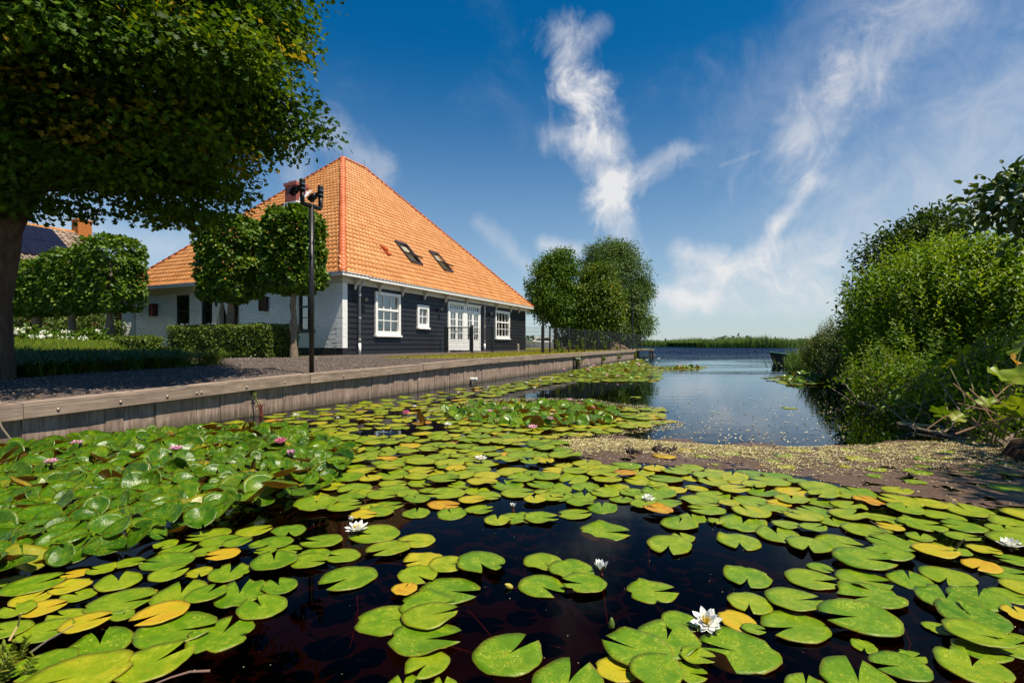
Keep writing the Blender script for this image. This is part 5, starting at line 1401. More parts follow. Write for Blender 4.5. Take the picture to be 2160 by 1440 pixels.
stem_shrub('bright_shrub', (b0[0], b0[1], .35), [EL(1985, 640, 9.8, 1.85, 1.7, 1.55), EL(2020, 575, 10.0, 1.2, 1.4, .95), EL(2110, 620, 9.0, 1.3, 1.2, 1.5), EL(1880, 720, 9.8, 1.0, 1.1, .95), EL(1960, 760, 8.9, 1.3, .9, .9)], 2300, 15, .125, RS1, 'big bright green bush of upright shoots on the right bank')
b0 = atY(1900, 726, 13.5)
tree('elder_tree', (b0[0], b0[1], .4), [EL(1915, 580, 13.3, 1.1, 1.2, 1.3), EL(1945, 510, 13.5, .85, .9, .7), EL(1868, 640, 13.0, .8, 1.0, .9), EL(2000, 480, 13.3, .7, .9, .5), EL(1880, 700, 12.6, 1.0, 1.2, .9)], 520, 30, .22, .13, RS2, 'darker elder tree rising behind the bright bush', .09, 'oval', .5, young=.05)
b0 = atY(1770, 726, 17.2)
stem_shrub('sallow_shrub', (b0[0], b0[1], .2), [EL(1752, 735, 17.2, .95, 1.0, .75), EL(1790, 715, 16.5, 1.1, 1.1, .95), EL(1800, 770, 15.5, 1.0, .9, .6), EL(1715, 735, 18.6, .5, .8, .5)], 850, 14, .13, RS3, 'greyish sallow bush at the waterside near the rowing boat', .3)
stem_shrub('waterside_bush', (b0[0] + .0, 12.2, .2), [EL(1800, 760, 12.8, 1.0, 1.0, .75), EL(1850, 790, 11.2, .9, .9, .7), EL(1830, 720, 12.5, 1.0, 1.0, .9)], 800, 13, .10, RS2, 'dark bush overhanging the water below the elder', .45)
stem_shrub('leafy_bush', tuple(atY(1930, 726, 7.7)[:2]) + (.2,), [EL(1905, 800, 7.9, .75, .6, .5), EL(1990, 790, 7.3, .6, .55, .55), EL(1860, 770, 8.6, .6, .6, .5)], 480, 11, .085, RS1, 'leafy overhanging shoots low over the water under the bright bush', .5, .5)
stem_shrub('bramble_bush', tuple(atY(2100, 726, 6.3)[:2]) + (.3,), [EL(2095, 790, 6.3, .62, .5, .45), EL(2150, 730, 6.2, .5, .5, .4), EL(2040, 840, 6.2, .4, .4, .25)], 420, 10, .075, RS1, 'light green brambles above the earth bank at the right', .6, .6)
# reed clump by the boat
q = atY(1726, 726, 21.5)
n = 620; X = q[0] + R.normal(-.25, .34, n); Yy = q[1] + R.normal(0, .6, n); A = np.stack([R.normal(-.12, .2, n), R.normal(0, .2, n), np.ones(n)], -1)
me = leaf_mesh('waterside_reeds', np.stack([X, Yy, np.full(n, .02)], -1), A, R.normal(size=(n, 3)) + np.array([0, -2, 0]), R.uniform(.45, 1.05, n), .035, np.clip(R.normal(.75, .2, n), 0, 1), 'blade', REED)
tag(mobj('waterside_reeds', me), 'bright clump of reeds hiding the stern of the rowing boat', kind='stuff')
q = atY(1728, 726, 19.8); n = 500; X = q[0] + R.normal(.2, .5, n); Yy = q[1] + R.normal(0, .9, n)
me = leaf_mesh('waterside_grass', np.stack([X, Yy, np.full(n, .05)], -1), np.stack([R.normal(-.4, .3, n), R.normal(0, .3, n), np.ones(n)], -1), R.normal(size=(n, 3)) + np.array([0, -2, 0]), R.uniform(.25, .6, n), .03, np.clip(R.normal(.4, .2, n), 0, 1), 'blade', REED)
tag(mobj('waterside_grass', me), 'grassy edge of the right bank beside the reeds', kind='stuff')
# overhanging tree, its trunk beyond the picture
ob = (8.2, 4.6, .4)
stem_shrub('bank_foliage', tuple(atY(2110, 726, 5.3)[:2]) + (.2,), [EL(2110, 890, 5.4, .38, .25, .16), EL(2150, 830, 5.6, .3, .3, .3), EL(2040, 800, 6.2, .45, .35, .35), EL(1960, 830, 7.0, .5, .4, .35)], 420, 10, .07, RS1, 'sunlit light green leaves round the butterbur on the near bank', .6, .6)
tree('overhanging_tree', ob, [(6.25, 5.75, 2.72, .85, .5, .42), (5.7, 5.6, 2.78, .45, .35, .16), (7.2, 6.0, 2.65, .8, .6, .5), (6.0, 5.6, 2.35, .35, .35, .25), (6.3, 2.75, 4.0, .95, .75, .5), (5.6, 2.2, 4.4, .7, .6, .4), (8.6, 5.0, 4.6, 1.3, 1.3, 1.1), (8.6, 6.7, 3.6, .85, .8, .5)], 420, 26, .15, .10, RS2, 'dark leafy branch of a tree hanging in from the right above the bush', .12, 'oval', .75, nl_=40)
# butterbur leaves and dry twigs in front
BUTTER = leaf_mat('butterbur_leaf', (.08, .16, .008), (.13, .22, .010), (.22, .27, .015), (.42, .22, .025), trans=.35)
def round_leaf(R_, notch=.5, waves=5, amp=.14, cup=.12, nr=4, ns=26):
    V = [(0, 0, 0)]; a0 = notch / 2; 
    for i in range(1, nr + 1):
        for k in range(ns + 1):
            a = a0 + (2 * math.pi - notch) * k / ns; f = i / nr; rr = R_ * f * (1 + amp * f * math.sin(a * waves) * .35); z = cup * R_ * f * f + amp * R_ * f * f * math.sin(a * waves + .7)
            V.append((rr * math.cos(a), rr * math.sin(a), z))
    Fc = [(0, 1 + k, 2 + k) for k in range(ns)]
    for i in range(1, nr):
        b1, b2 = 1 + (i - 1) * (ns + 1), 1 + i * (ns + 1); Fc += [(b1 + k, b2 + k, b2 + k + 1, b1 + k + 1) for k in range(ns)]
    return V, Fc
bb = empty('butterbur_plant', tuple(atY(2090, 726, 5.2)[:2]) + (.2,)); tag(bb, 'butterbur with big round leaves on the near right bank', 'plant'); B0 = np.array(bb.location)
for (px, py, Y, r_, tn, tilt, az_) in ((2112, 795, 5.2, .13, .62, .5, 3.6), (2152, 792, 5.1, .15, .7, .45, 3.3), (2030, 745, 5.9, .11, .62, .45, 3.0), (2000, 768, 5.8, .08, .8, .3, 3.2), (2145, 768, 5.3, .11, 1.0, .9, 3.2), (2120, 868, 4.95, .12, .6, .4, 3.6), (2150, 855, 4.9, .12, .75, .5, 3.4), (2085, 850, 5.1, .09, .7, .35, 3.8), (2022, 880, 5.2, .07, .85, .5, 3.4), (2100, 888, 4.9, .09, .8, .4, 3.6), (2060, 845, 5.3, .10, .65, .4, 3.5), (1985, 872, 5.6, .10, .2, .6, 3.4), (1895, 838, 7.0, .12, .15, .7, 3.4), (2156, 730, 5.4, .13, .66, .9, 3.4)):
    p = atY(px, py, Y) - B0; V, Fc = round_leaf(r_ * 1.1, .5, 4 + int(R.integers(3)), .16, .15)
    o = mobj('leaf', raw_mesh('leaf', V, Fc, [BUTTER], True, attrs={'tone': np.clip(tn + R.normal(0, .03, len(V)), 0, 1)}), bb, tuple(p), (tilt * math.cos(az_ + .6) * -1 + .35, tilt * .3, R.random() * 6))
    mb = MB(); mb.tube([tuple(p), tuple(p * .6 + np.array([.05, .05, -.12])), (p[0] * .5 + .05, p[1] * .5 + .1, -.25)], [.008, .009, .01], 5, False); mb.build('stem', STEMM, o.parent)
TWIG = simple_mat('dry_twig', (.23, .13, .08), .85, .1); STRAW = simple_mat('dry_straw', (.46, .33, .14), .8)
db = empty('dry_branch', (0, 0, 0)); q = atY(2085, 860, 4.8); db.location = q; tag(db, 'dead reddish twigs sticking out between the butterbur leaves', 'dry branch'); Q = np.array(q)
mb = MB()
for (a, b, c, ra) in (((2010, 808, 5), (2060, 850, 4.9), (2130, 890, 4.6), .008), ((2015, 915, 4.7), (2085, 890, 4.7), (2160, 880, 4.5), .008), ((2020, 850, 5), (2080, 865, 4.8), (2090, 880, 4.7), .007), ((2045, 820, 5), (2085, 858, 4.8), (2120, 835, 4.8), .007), ((2050, 880, 4.8), (2062, 893, 4.7), (2100, 900, 4.6), .005), ((1955, 905, 5.2), (1990, 880, 5.2), (2010, 872, 5.2), .006), ((2070, 855, 4.9), (2110, 905, 4.6), (2140, 915, 4.5), .005), ((2035, 905, 4.8), (2060, 900, 4.8), (2070, 870, 4.8), .005), ((2090, 820, 5.0), (2105, 845, 4.9), (2125, 858, 4.8), .006), ((2100, 838, 4.9), (2125, 815, 5), (2150, 800, 5), .005)):
    mb.tube([atY(*a) - Q, atY(*b) - Q, atY(*c) - Q], [ra, ra, ra * .5], 5, False)
mb.build('twigs', TWIG, db)
sb2 = empty('dry_reed_stalk', (0, 0, 0)); q = at(1960, 898, .02); sb2.location = q; tag(sb2, 'dry yellow reed stalk lying on the dark water below the bushes', 'reed stalk'); Q = np.array(q); mb = MB()
for k in range(9):
    a = at(1895 + R.normal() * 3, 889 + k * .8, .02); b = at(1960 + 12 * R.normal(), 897 + R.normal() * 2, .03); c = at(2020 + 6 * k - 20, 902 + R.normal() * 3, .04); mb.tube([a - Q, b - Q, c - Q], [.006, .005, .002], 4, False)
mb.build('stalks', STRAW, sb2)
# ============================================================ WATER LILIES
def pad_mat(name, src, raised=False):
    m, nt, out = new_mat(name)
    at_ = nt.new('ShaderNodeAttribute'); at_.attribute_name = 'tone'; at_.attribute_type = src
    ra = nt.new('ShaderNodeAttribute'); ra.attribute_name = 'seed'; ra.attribute_type = src
    uv = nt.new('ShaderNodeUVMap'); uv.uv_map = 'UVMap'
    sp = nt.new('ShaderNodeSeparateXYZ'); nt.link(uv.outputs[0], sp.inputs[0])
    r = nt.m('SQRT', nt.m('ADD', nt.m('MULTIPLY', sp.outputs[0], sp.outputs[0]), nt.m('MULTIPLY', sp.outputs[1], sp.outputs[1])))
    ang = nt.m('ARCTAN2', sp.outputs[1], sp.outputs[0])
    cb = nt.new('ShaderNodeCombineXYZ'); nt.link(nt.m('MULTIPLY', ra.outputs['Fac'], 61.0), cb.inputs[0]); nt.link(nt.m('MULTIPLY', ra.outputs['Fac'], 23.0), cb.inputs[2])
    q = nt.vm('ADD', uv.outputs[0], cb.outputs[0])
    n1 = nt.noise(q, 1.6, 5, .6, .4); n2 = nt.noise(q, 5.0, 6, .65, 1.0)
    tone = nt.m('ADD', at_.outputs['Fac'], nt.m('MULTIPLY', nt.m('SUBTRACT', n1, .5), .55))
    if raised:
        stops = [(0, (.026, .090, .002)), (.3, (.060, .152, .003)), (.55, (.14, .215, .004)), (.8, (.30, .27, .02)), (1, (.26, .10, .015))]
    else:
        stops = [(0, (.036, .115, .002)), (.25, (.095, .188, .003)), (.48, (.19, .25, .004)), (.68, (.37, .31, .010)), (.85, (.48, .27, .012)), (1, (.34, .10, .015))]
    col = nt.ramp(tone, stops)
    # veins: a lighter ray along each main rib
    vein = nt.m('ABSOLUTE', nt.m('SINE', nt.m('ADD', nt.m('MULTIPLY', ang, 6.0), nt.m('MULTIPLY', nt.m('SUBTRACT', n2, .5), 1.2))))
    vw = nt.mr(vein, .0, .13, 1, 0, True); vw = nt.m('MULTIPLY', vw, nt.mr(r, 1.0, .1, .1, 1))
    col = nt.mix(nt.m('MULTIPLY', vw, .6), col, (.27, .38, .018))
    col = nt.mix(nt.mr(n2, .50, .68, 0, .35), col, (.06, .14, .006))
    # pale grazing trails
    tr = nt.m('ABSOLUTE', nt.m('SUBTRACT', nt.noise(q, 2.3, 3, .5, 2.6), .5)); tw_ = nt.m('MULTIPLY', nt.mr(tr, .008, .022, 1, 0), nt.mr(n1, .44, .54, 0, 1))
    col = nt.mix(nt.m('MULTIPLY', tw_, .65), col, (.38, .43, .04))
    heart = nt.m('MULTIPLY', nt.mr(nt.m('ADD', r, nt.m('MULTIPLY', nt.m('SUBTRACT', n2, .5), .5)), .04, .24, 1, 0, True), .2)
    col = nt.mix(heart, col, (.28, .35, .015))
    # brown specks with yellow halo
    vo = nt.new('ShaderNodeTexVoronoi'); nt.link(q, vo.inputs['Vector']); vo.inputs['Scale'].default_value = 3.4; vo.inputs['Randomness'].default_value = 1.0
    pick = nt.new('ShaderNodeSeparateXYZ'); nt.link(vo.outputs['Color'], pick.inputs[0])
    on = nt.mr(nt.m('ADD', pick.outputs[0], nt.m('MULTIPLY', at_.outputs['Fac'], .35)), .74, .76, 0, 1)
    halo = nt.m('MULTIPLY', nt.mr(vo.outputs['Distance'], .08, .22, 1, 0, True), on); col = nt.mix(nt.m('MULTIPLY', halo, .7), col, (.42, .30, .02))
    core = nt.m('MULTIPLY', nt.mr(nt.m('ADD', vo.outputs['Distance'], nt.m('MULTIPLY', nt.m('SUBTRACT', n2, .5), .12)), .05, .085, 1, 0), on); col = nt.mix(core, col, (.035, .018, .008))
    # worn rim; below it a skirt painted dark for the shadow between pads
    rim = nt.m('MULTIPLY', nt.mr(nt.m('ADD', r, nt.m('MULTIPLY', nt.m('SUBTRACT', n2, .5), .10)), .93, 1.0, 0, 1), nt.mr(n1, .4, .65, .25, 1)); col = nt.mix(nt.m('MULTIPLY', rim, .85), col, (.22, .12, .015))
    col = nt.mix(nt.mr(r, 1.09, 1.12, 0, 1), col, (.035, .035, .006))
    geo = nt.new('ShaderNodeNewGeometry')
    under = nt.mix(n1, (.10, .035, .012), (.17, .10, .02))
    col = nt.mix(geo.outputs['Backfacing'], col, under)
    h = nt.m('ADD', nt.m('MULTIPLY', vw, -.35), n2)
    b = principled(nt, None, col, nt.mr(n2, .3, .7, .20 if raised else .30, .34 if raised else .46), .40 if raised else .28, normal=nt.bump(h, .22, .012))
    trl = nt.new('ShaderNodeBsdfTranslucent'); nt.link(nt.mix(1.0, col, (1.3, 1.25, .4), 'MULTIPLY'), trl.inputs['Color'])
    mx = nt.new('ShaderNodeMixShader'); mx.inputs[0].default_value = .25 if raised else .08; nt.link(b.outputs[0], mx.inputs[1]); nt.link(trl.outputs[0], mx.inputs[2]); nt.link(mx.outputs[0], out.inputs[0]); return m
PADO = pad_mat('lily_pad', 'OBJECT'); PADG = pad_mat('lily_pad_mass', 'GEOMETRY'); RAISO = pad_mat('raised_lily_leaf', 'OBJECT', True); RAISG = pad_mat('raised_leaf_mass', 'GEOMETRY', True)

def pad_shape(seed, nr=4, ns=30, raised=False):
    g = np.random.default_rng(seed); half = g.uniform(.10, .30) if not raised else g.uniform(.08, .2); open_ = g.uniform(.0, .03); el = g.uniform(1.0, 1.12)
    V = [(0.02, 0, 0)]; UVs = [(0, 0)]; ph = g.uniform(0, 6.28, 6); eat = g.random() < .55; bites = [(g.uniform(.5, 5.8), g.uniform(.08, .34), g.uniform(.08, .26)) for _ in range(1 + int(g.integers(3)))]; curlA = g.uniform(.8, 5.5); curl = g.uniform(.06, .2) if g.random() < .4 and not raised else 0
    cup = g.uniform(.10, .34) if raised else g.uniform(.0, .05); fold = g.uniform(-.12, .38) if raised else 0; lip = g.uniform(.0, .05)
    for i in range(1, nr + 1):
        f = (i / nr) ** .8
        for k in range(ns + 1):
            t = k / ns; a0 = half * (.35 + .65 * f); a = a0 + (2 * math.pi - 2 * a0) * t
            rr = 1 + .025 * math.sin(3 * a + ph[0]) + .018 * math.sin(7 * a + ph[1]) + .008 * math.sin(17 * a + ph[2])
            near = min(t, 1 - t); rr += .06 * math.exp(-(near / .05) ** 2)
            if eat and i == nr and not raised:
                for ea, ew, ed in bites:
                    d_ = abs((a - ea + math.pi) % (2 * math.pi) - math.pi); rr -= ed * max(0, 1 - d_ / ew) ** .6 * (0.75 + .25 * math.sin(a * 29 + ea))
            x, y = f * rr * math.cos(a) * el, f * rr * math.sin(a)
            z = cup * f * f * .9 + fold * abs(y) * f * .9
            z += (.012 if not raised else .032) * f * f * (math.sin(2 * a + ph[3]) + .6 * math.sin(5 * a + ph[4])) + (0 if raised else lip) * max(0, f - .8) * 2
            z += .03 * math.exp(-(near / .06) ** 2) * f * (1 if not raised else 3)
            z += curl * f ** 5 * math.exp(-(((a - curlA + math.pi) % (2 * math.pi) - math.pi) / .35) ** 2)
            V.append((x, y, z)); UVs.append((f * math.cos(a), f * math.sin(a)))
    Fc = [(0, 1 + k, 2 + k) for k in range(ns)]
    b0_ = len(V) - (ns + 1)
    for k in range(ns + 1):
        x, y, z = V[b0_ + k]; a, b = UVs[b0_ + k]; V.append((x * .992, y * .992, z - (.035 if not raised else .012))); UVs.append((a * 1.15, b * 1.15))
    for i in range(1, nr + 1):
        b1, b2 = 1 + (i - 1) * (ns + 1), 1 + i * (ns + 1)
        for k in range(ns): Fc += [(b1 + k, b2 + k, b2 + k + 1), (b1 + k, b2 + k + 1, b1 + k + 1)]
    return np.array(V), np.array(Fc), np.array(UVs)
PSH = [pad_shape(i) for i in range(16)]; RSH = [pad_shape(100 + i, raised=True) for i in range(14)]
PSL = [pad_shape(i, 2, 14) for i in range(8)]; RSL = [pad_shape(100 + i, 2, 14, raised=True) for i in range(8)]
PME = [raw_mesh('lily_pad', v, f, [PADO], True, uv=u) for v, f, u in PSH]; RME = [raw_mesh('lily_leaf', v, f, [RAISO], True, uv=u) for v, f, u in RSH]

# the pads that can be read one by one in the foreground: place, width, direction of the notch, tone
HAND = """609 1121 78 0 1 .2;577 1149 82 -1 .2 .25;680 1147 85 -1 -.1 .3;791 1127 101 -1 0 .35;820 1160 92 -.6 .6 .42;880 1141 78 -1 .3 .55;722 1173 75 -1 0 .38;660 1175 75 .8 .5 .3;652 1190 82 1 .2 .3
505 1254 116 .1 -1 .22;578 1193 105 0 -1 .25;590 1240 80 -.3 -1 .22;553 1284 112 -.5 -1 .28;736 1220 120 -.7 .7 .25;893 1181 83 -.8 .5 .62;944 1196 81 1 0 .5;1013 1196 105 .3 1 .28;880 1217 86 .5 .7 .46;946 1247 127 1 .3 .25
853 1249 57 .3 -1 .85;899 1278 110 1 .1 .3;816 1309 126 1 0 .36;905 1306 113 1 -.4 .38;894 1353 142 1 -.1 .28;901 1410 95 -.5 1 .4;850 1452 84 0 -1 .36;935 1452 62 0 -1 .36;1072 1381 149 .5 -.8 .28
1090 1093 71 -1 0 .3;1049 1100 60 .1 -1 .48;1140 1095 68 1 0 .4;1211 1085 70 1 -.1 .42;1272 1122 101 1 .2 .32;1411 1152 99 -.1 1 .4;1440 1135 54 -.5 -1 .45;1146 1186 86 .5 1 .42;1205 1207 97 .5 1 .28;1232 1238 90 -1 -.1 .28
1141 1237 96 .8 1 .25;1374 1249 102 1 -.1 .36;1432 1107 83 .2 -1 .32;1559 1143 98 .1 1 .4;1577 1219 108 -.1 1 .28;1580 1275 102 0 1 .45;1407 1355 142 .1 -1 .25;1347 1379 141 -.9 -.6 .27;1434 1313 80 .8 1 .26;1300 1413 85 1 .3 .70
1198 1443 157 .2 -1 .26;1558 1375 172 -1 -.5 .26;1470 1393 70 1 .6 .42;1385 1428 118 .5 -1 .3;1452 1420 80 1 .5 .36;1555 1310 82 .6 1 .76;1589 1331 50 1 .4 .33;1672 1273 123 1 .1 .35;1677 1323 149 -.8 .4 .32;1815 1313 182 -1 0 .28
1836 1262 148 -1 .2 .27;1820 1225 124 1 .3 .33;1820 1190 135 1 .4 .28;1876 1174 108 -.8 .5 .28;1920 1225 109 -.2 -1 .28;1998 1218 132 -.2 1 .4;1996 1272 149 0 -1 .2;2063 1265 145 .1 -1 .22;2050 1312 166 -.6 -1 .15;1978 1327 69 1 .8 .36
2063 1354 154 1 .6 .4;2068 1374 125 1 .5 .3;2130 1362 150 1 -.2 .34;2050 1412 180 .1 -1 .36;1812 1442 185 -.1 -1 .28;1900 1410 138 -1 0 .18;1925 1387 64 .7 -.3 .28;1823 1365 61 0 1 .35;1700 1452 100 0 -1 .3;1705 1154 105 0 1 .33
1767 1145 101 1 .5 .42;1640 1130 100 -.3 -1 .38;1660 1112 65 1 .3 .36;1715 1120 61 1 -.3 .38;1825 1122 103 1 .5 .4;1878 1114 63 -1 -.4 .72;1945 1109 109 1 0 .36;2034 1113 101 -1 -.3 .28;1941 1136 69 0 -1 .36;1953 1150 83 -1 .2 .5
1974 1170 105 1 .1 .72;2021 1167 64 -.4 -1 .34;2028 1132 79 1 .2 .36;2120 1120 95 -.2 -1 .38;2075 1162 78 1 .4 .6;2145 1183 100 -1 -.2 .27;2122 1210 120 1 .2 .3;2070 1196 95 -.6 1 .83;2128 1258 100 1 .3 .36;2150 1302 90 -.5 -1 .72
211 1361 156 0 -1 .2;368 1334 170 1 -.1 .24;467 1339 150 .4 -1 .26;325 1407 169 .8 -1 .38;95 1405 152 -.5 .6 .28;252 1276 159 1 -.3 .36;381 1260 131 .2 -1 .38;435 1263 92 .6 -1 .28;484 1210 96 .3 -1 .3;356 1194 118 -1 .1 .24
462 1145 80 1 -.3 .3;443 1129 91 -1 .4 .42;250 1230 107 0 -1 .44;70 1237 137 .9 -.6 .26;150 1240 94 -1 .4 .66;35 1295 92 -.6 -1 .4;90 1288 105 1 -.6 .72;92 1346 135 1 -.4 .36;180 1328 115 .8 -.5 .74;340 1305 120 -.6 .6 .76
259 1306 58 .3 -1 .3;5 1372 62 1 0 .36;270 1188 72 1 -.2 .35;420 1208 63 0 1 .6;215 1205 70 -1 0 .46;300 1255 64 1 -.3 .62;500 1155 60 1 -.4 .3;545 1158 44 -.6 .4 .26;610 1160 52 1 .3 .3;560 1168 46 -1 .2 .34
790 1073 66 1 -.3 .55;765 1090 56 1 0 .74;805 1050 64 1 .2 .42;815 1068 66 1 -.3 .34;800 1083 60 -1 .2 .36;878 1083 62 .1 -1 .28;952 1085 64 -.3 -1 .32;1010 1076 58 1 0 .4;995 1058 55 1 .1 .72;934 1066 64 1 .1 .92
735 1055 66 1 .3 .3;832 1036 66 -1 .2 .33;1368 1055 66 .4 -1 .36;1410 1068 54 1 0 .38;1270 1072 68 0 -1 .28;1232 1048 54 .1 -1 .33;1310 1055 52 .4 -1 .36;1335 1040 60 -.7 -.4 .28;1160 1052 56 1 .2 .5;1190 1050 62 0 -1 .32"""
pads = []   # x, y, radius, heading, tone
for row in HAND.replace('\n', ';').split(';'):
    cx, cy, w, nx, ny, tn = map(float, row.split())
    p = at(cx, cy); t = p[0] / p[1]; r = w * p[1] / (F * math.sqrt(1 + t * t)) / 2 / 1.03
    e = at(cx + nx * 12, cy + ny * 5) - p
    pads.append([p[0], p[1], r, math.atan2(e[1], e[0]), tn, True])
NHAND = len(pads)

def in_poly(px, py, poly):
    c = False; j = len(poly) - 1
    for i in range(len(poly)):
        xi, yi = poly[i]; xj, yj = poly[j]
        if (yi > py) != (yj > py) and px < (xj - xi) * (py - yi) / (yj - yi) + xi: c = not c
        j = i
    return c
class Grid:
    def __init__(s, c=.3): s.c = c; s.d = {}
    def add(s, x, y, r): s.d.setdefault((int(x // s.c), int(y // s.c)), []).append((x, y, r))
    def hit(s, x, y, r, k):
        a, b = int(x // s.c), int(y // s.c)
        for i in (-1, 0, 1):
            for j in (-1, 0, 1):
                for (X, Y, q) in s.d.get((a + i, b + j), ()):
                    if (X - x) ** 2 + (Y - y) ** 2 < (k * (r + q)) ** 2: return True
        return False
GR = Grid()
for q in pads: GR.add(q[0], q[1], q[2])
def fill(poly, tries, k, D, sd, tone, tsd, out, grid=GR, clear=None, ymax=None):
    xs = []; P = [at(a, b) for a, b in poly]
    x0, x1 = min(p[0] for p in P), max(p[0] for p in P); y0, y1 = min(p[1] for p in P), max(p[1] for p in P)
    for _ in range(tries):
        x, y = R.uniform(x0, x1), R.uniform(y0, y1); px, py = 1080 + F * x / y, 726 + F * H / y
        if not in_poly(px, py, poly): continue
        u, v = UV(x, y)
        r = max(.035, R.normal(D, sd)) / 2
        if v > 6.28 - r: continue
        if v < rb_edge(u) + .1: continue
        if grid.hit(x, y, r, k): continue
        grid.add(x, y, r); t = R.normal(tone, tsd)
        if R.random() < .035: t = R.uniform(.7, .95)
        out.append([x, y, r, R.random() * 6.283, t, False])
DENSE = [(590, 905), (700, 905), (760, 925), (900, 915), (1000, 905), (1190, 930), (1180, 945), (1240, 972), (1350, 985), (1450, 985), (1600, 1000), (1720, 1020), (1860, 1045), (2000, 1062), (2180, 1080), (2180, 1120), (1640, 1126), (1440, 1095), (1330, 1072), (1180, 1062), (1040, 1055), (900, 1060), (700, 1085), (610, 1068), (690, 1035), (740, 985), (640, 945)]
RIGHTD = [(1640, 1080), (2180, 1090), (2180, 1440), (1950, 1300), (1900, 1180), (1640, 1140)]
MIDS = [(560, 870), (700, 862), (860, 845), (1000, 840), (1060, 850), (900, 880), (1000, 905), (820, 905), (590, 910)]
QUAYE = [(330, 908), (460, 893), (560, 880), (760, 850), (1010, 815), (1110, 803), (1130, 812), (1030, 835), (860, 862), (600, 905)]
ISLE = [(905, 872), (1020, 852), (1110, 848), (1240, 852), (1310, 860), (1402, 862), (1392, 880), (1420, 892), (1330, 905), (1270, 918), (1180, 924), (1080, 925), (960, 905)]
FARD = [(1110, 803), (1190, 786), (1240, 775), (1350, 757), (1372, 772), (1490, 774), (1480, 779), (1390, 783), (1398, 797), (1375, 806), (1290, 806), (1200, 805), (1150, 812), (1090, 822), (1020, 840), (1000, 830)]
SPARSE = [(1440, 940), (1700, 945), (2160, 950), (2160, 1050), (1900, 1040), (1700, 1005), (1450, 985), (1380, 960)]
fill(DENSE, 26000, .78, .222, .04, .46, .11, pads)
fill(RIGHTD, 4000, .84, .25, .045, .40, .11, pads)
fill(MIDS, 5000, 1.0, .235, .03, .52, .10, pads)
fill(QUAYE, 2500, 1.15, .25, .04, .46, .08, pads)
fill([(0, 1200), (300, 1160), (540, 1110), (660, 1190), (620, 1270), (560, 1330), (420, 1400), (300, 1440), (0, 1440)], 1500, .84, .19, .04, .36, .14, pads)
fill([(1500, 1300), (1750, 1180), (2180, 1100), (2180, 1445), (1480, 1445)], 700, .92, .20, .05, .36, .12, pads)
fill(SPARSE, 420, 1.6, .20, .05, .5, .14, pads)
fill(ISLE, 9000, .74, .22, .035, .5, .09, pads)
fill([(20, 1190), (280, 1165), (430, 1130), (520, 1150), (430, 1230), (330, 1290), (230, 1330), (60, 1330), (0, 1300)], 1500, .82, .17, .03, .46, .16, pads)
farp = []
fill(FARD, 26000, .78, .27, .04, .46, .08, farp)
fill([(1610, 797), (1700, 787), (1800, 788), (1820, 812), (1660, 812)], 3500, .72, .26, .04, .40, .1, farp)
for a, b in ((1665, 861), (1340, 838), (1472, 778)): p = at(a, b); farp.append([p[0], p[1], .11, 0, .5, False])

# raised leaves: the crowded bed at the left, and the knots further out
RBED = [(-30, 955), (130, 930), (330, 918), (520, 908), (640, 915), (735, 965), (720, 1010), (640, 1055), (520, 1085), (430, 1120), (300, 1160), (180, 1190), (60, 1215), (-30, 1235)]
RGR = Grid(); raised = []
fill(RBED, 18000, .52, .155, .03, .22, .12, raised, RGR)
rfar = []
fill([(930, 868), (1080, 852), (1260, 856), (1310, 868), (1290, 898), (1100, 905), (960, 888)], 2200, .62, .15, .03, .26, .12, rfar, RGR)
fill([(1180, 800), (1200, 785), (1330, 768), (1385, 790), (1370, 803)], 260, 1.3, .15, .03, .3, .12, rfar, RGR)
fill([(1640, 800), (1700, 789), (1810, 790), (1815, 810), (1680, 810)], 1800, .6, .2, .03, .2, .12, rfar, RGR)
fill([(1390, 780), (1440, 774), (1480, 776), (1440, 779)], 300, 1.0, .18, .03, .3, .12, rfar, RGR)
pads = [q for i, q in enumerate(pads) if i < NHAND or not in_poly(1080 + F * q[0] / q[1], 726 + F * H / q[1], RBED)]

# ---- flowers
PETW = None
def petal_mat(name, base, tip):
    m, nt, out = new_mat(name); uv = nt.new('ShaderNodeUVMap'); uv.uv_map = 'UVMap'; sp = nt.new('ShaderNodeSeparateXYZ'); nt.link(uv.outputs[0], sp.inputs[0])
    col = nt.mix(nt.mr(sp.outputs[0], .0, .9), base, tip); b = principled(nt, None, col, .5, .3)
    tr = nt.new('ShaderNodeBsdfTranslucent'); nt.link(col, tr.inputs['Color']); mx = nt.new('ShaderNodeMixShader'); mx.inputs[0].default_value = .25; nt.link(b.outputs[0], mx.inputs[1]); nt.link(tr.outputs[0], mx.inputs[2]); nt.link(mx.outputs[0], out.inputs[0]); return m
PETW = petal_mat('white_petal', (.80, .80, .66), (.82, .81, .80)); PETP = petal_mat('pink_petal', (.84, .76, .78), (.76, .36, .52)); PETD = petal_mat('deep_pink_petal', (.76, .45, .55), (.66, .12, .28))
STAM = simple_mat('yellow_stamen', (.62, .42, .03), .6); SEPAL = simple_mat('lily_sepal', (.10, .14, .02), .5); SEPB = simple_mat('brown_sepal', (.20, .10, .03), .5)
def petal_mesh(mat, w=.46, curl_=.22, nu=6):
    V = []; uvs = []
    for i in range(nu + 1):
        t = i / nu; hw = w * math.sin(math.pi * min(1, t * .86 + .12)) ** .8 * (1 if t < 1 else 0) * .5
        for j in (-1, 0, 1): V.append((t, j * hw, curl_ * t * t + (abs(j) * .35 * hw))); uvs.append((t, j))
    Fc = [(i * 3 + j, (i + 1) * 3 + j, (i + 1) * 3 + j + 1, i * 3 + j + 1) for i in range(nu) for j in (0, 1)]
    return raw_mesh('petal', V, Fc, [mat], True, uv=uvs)
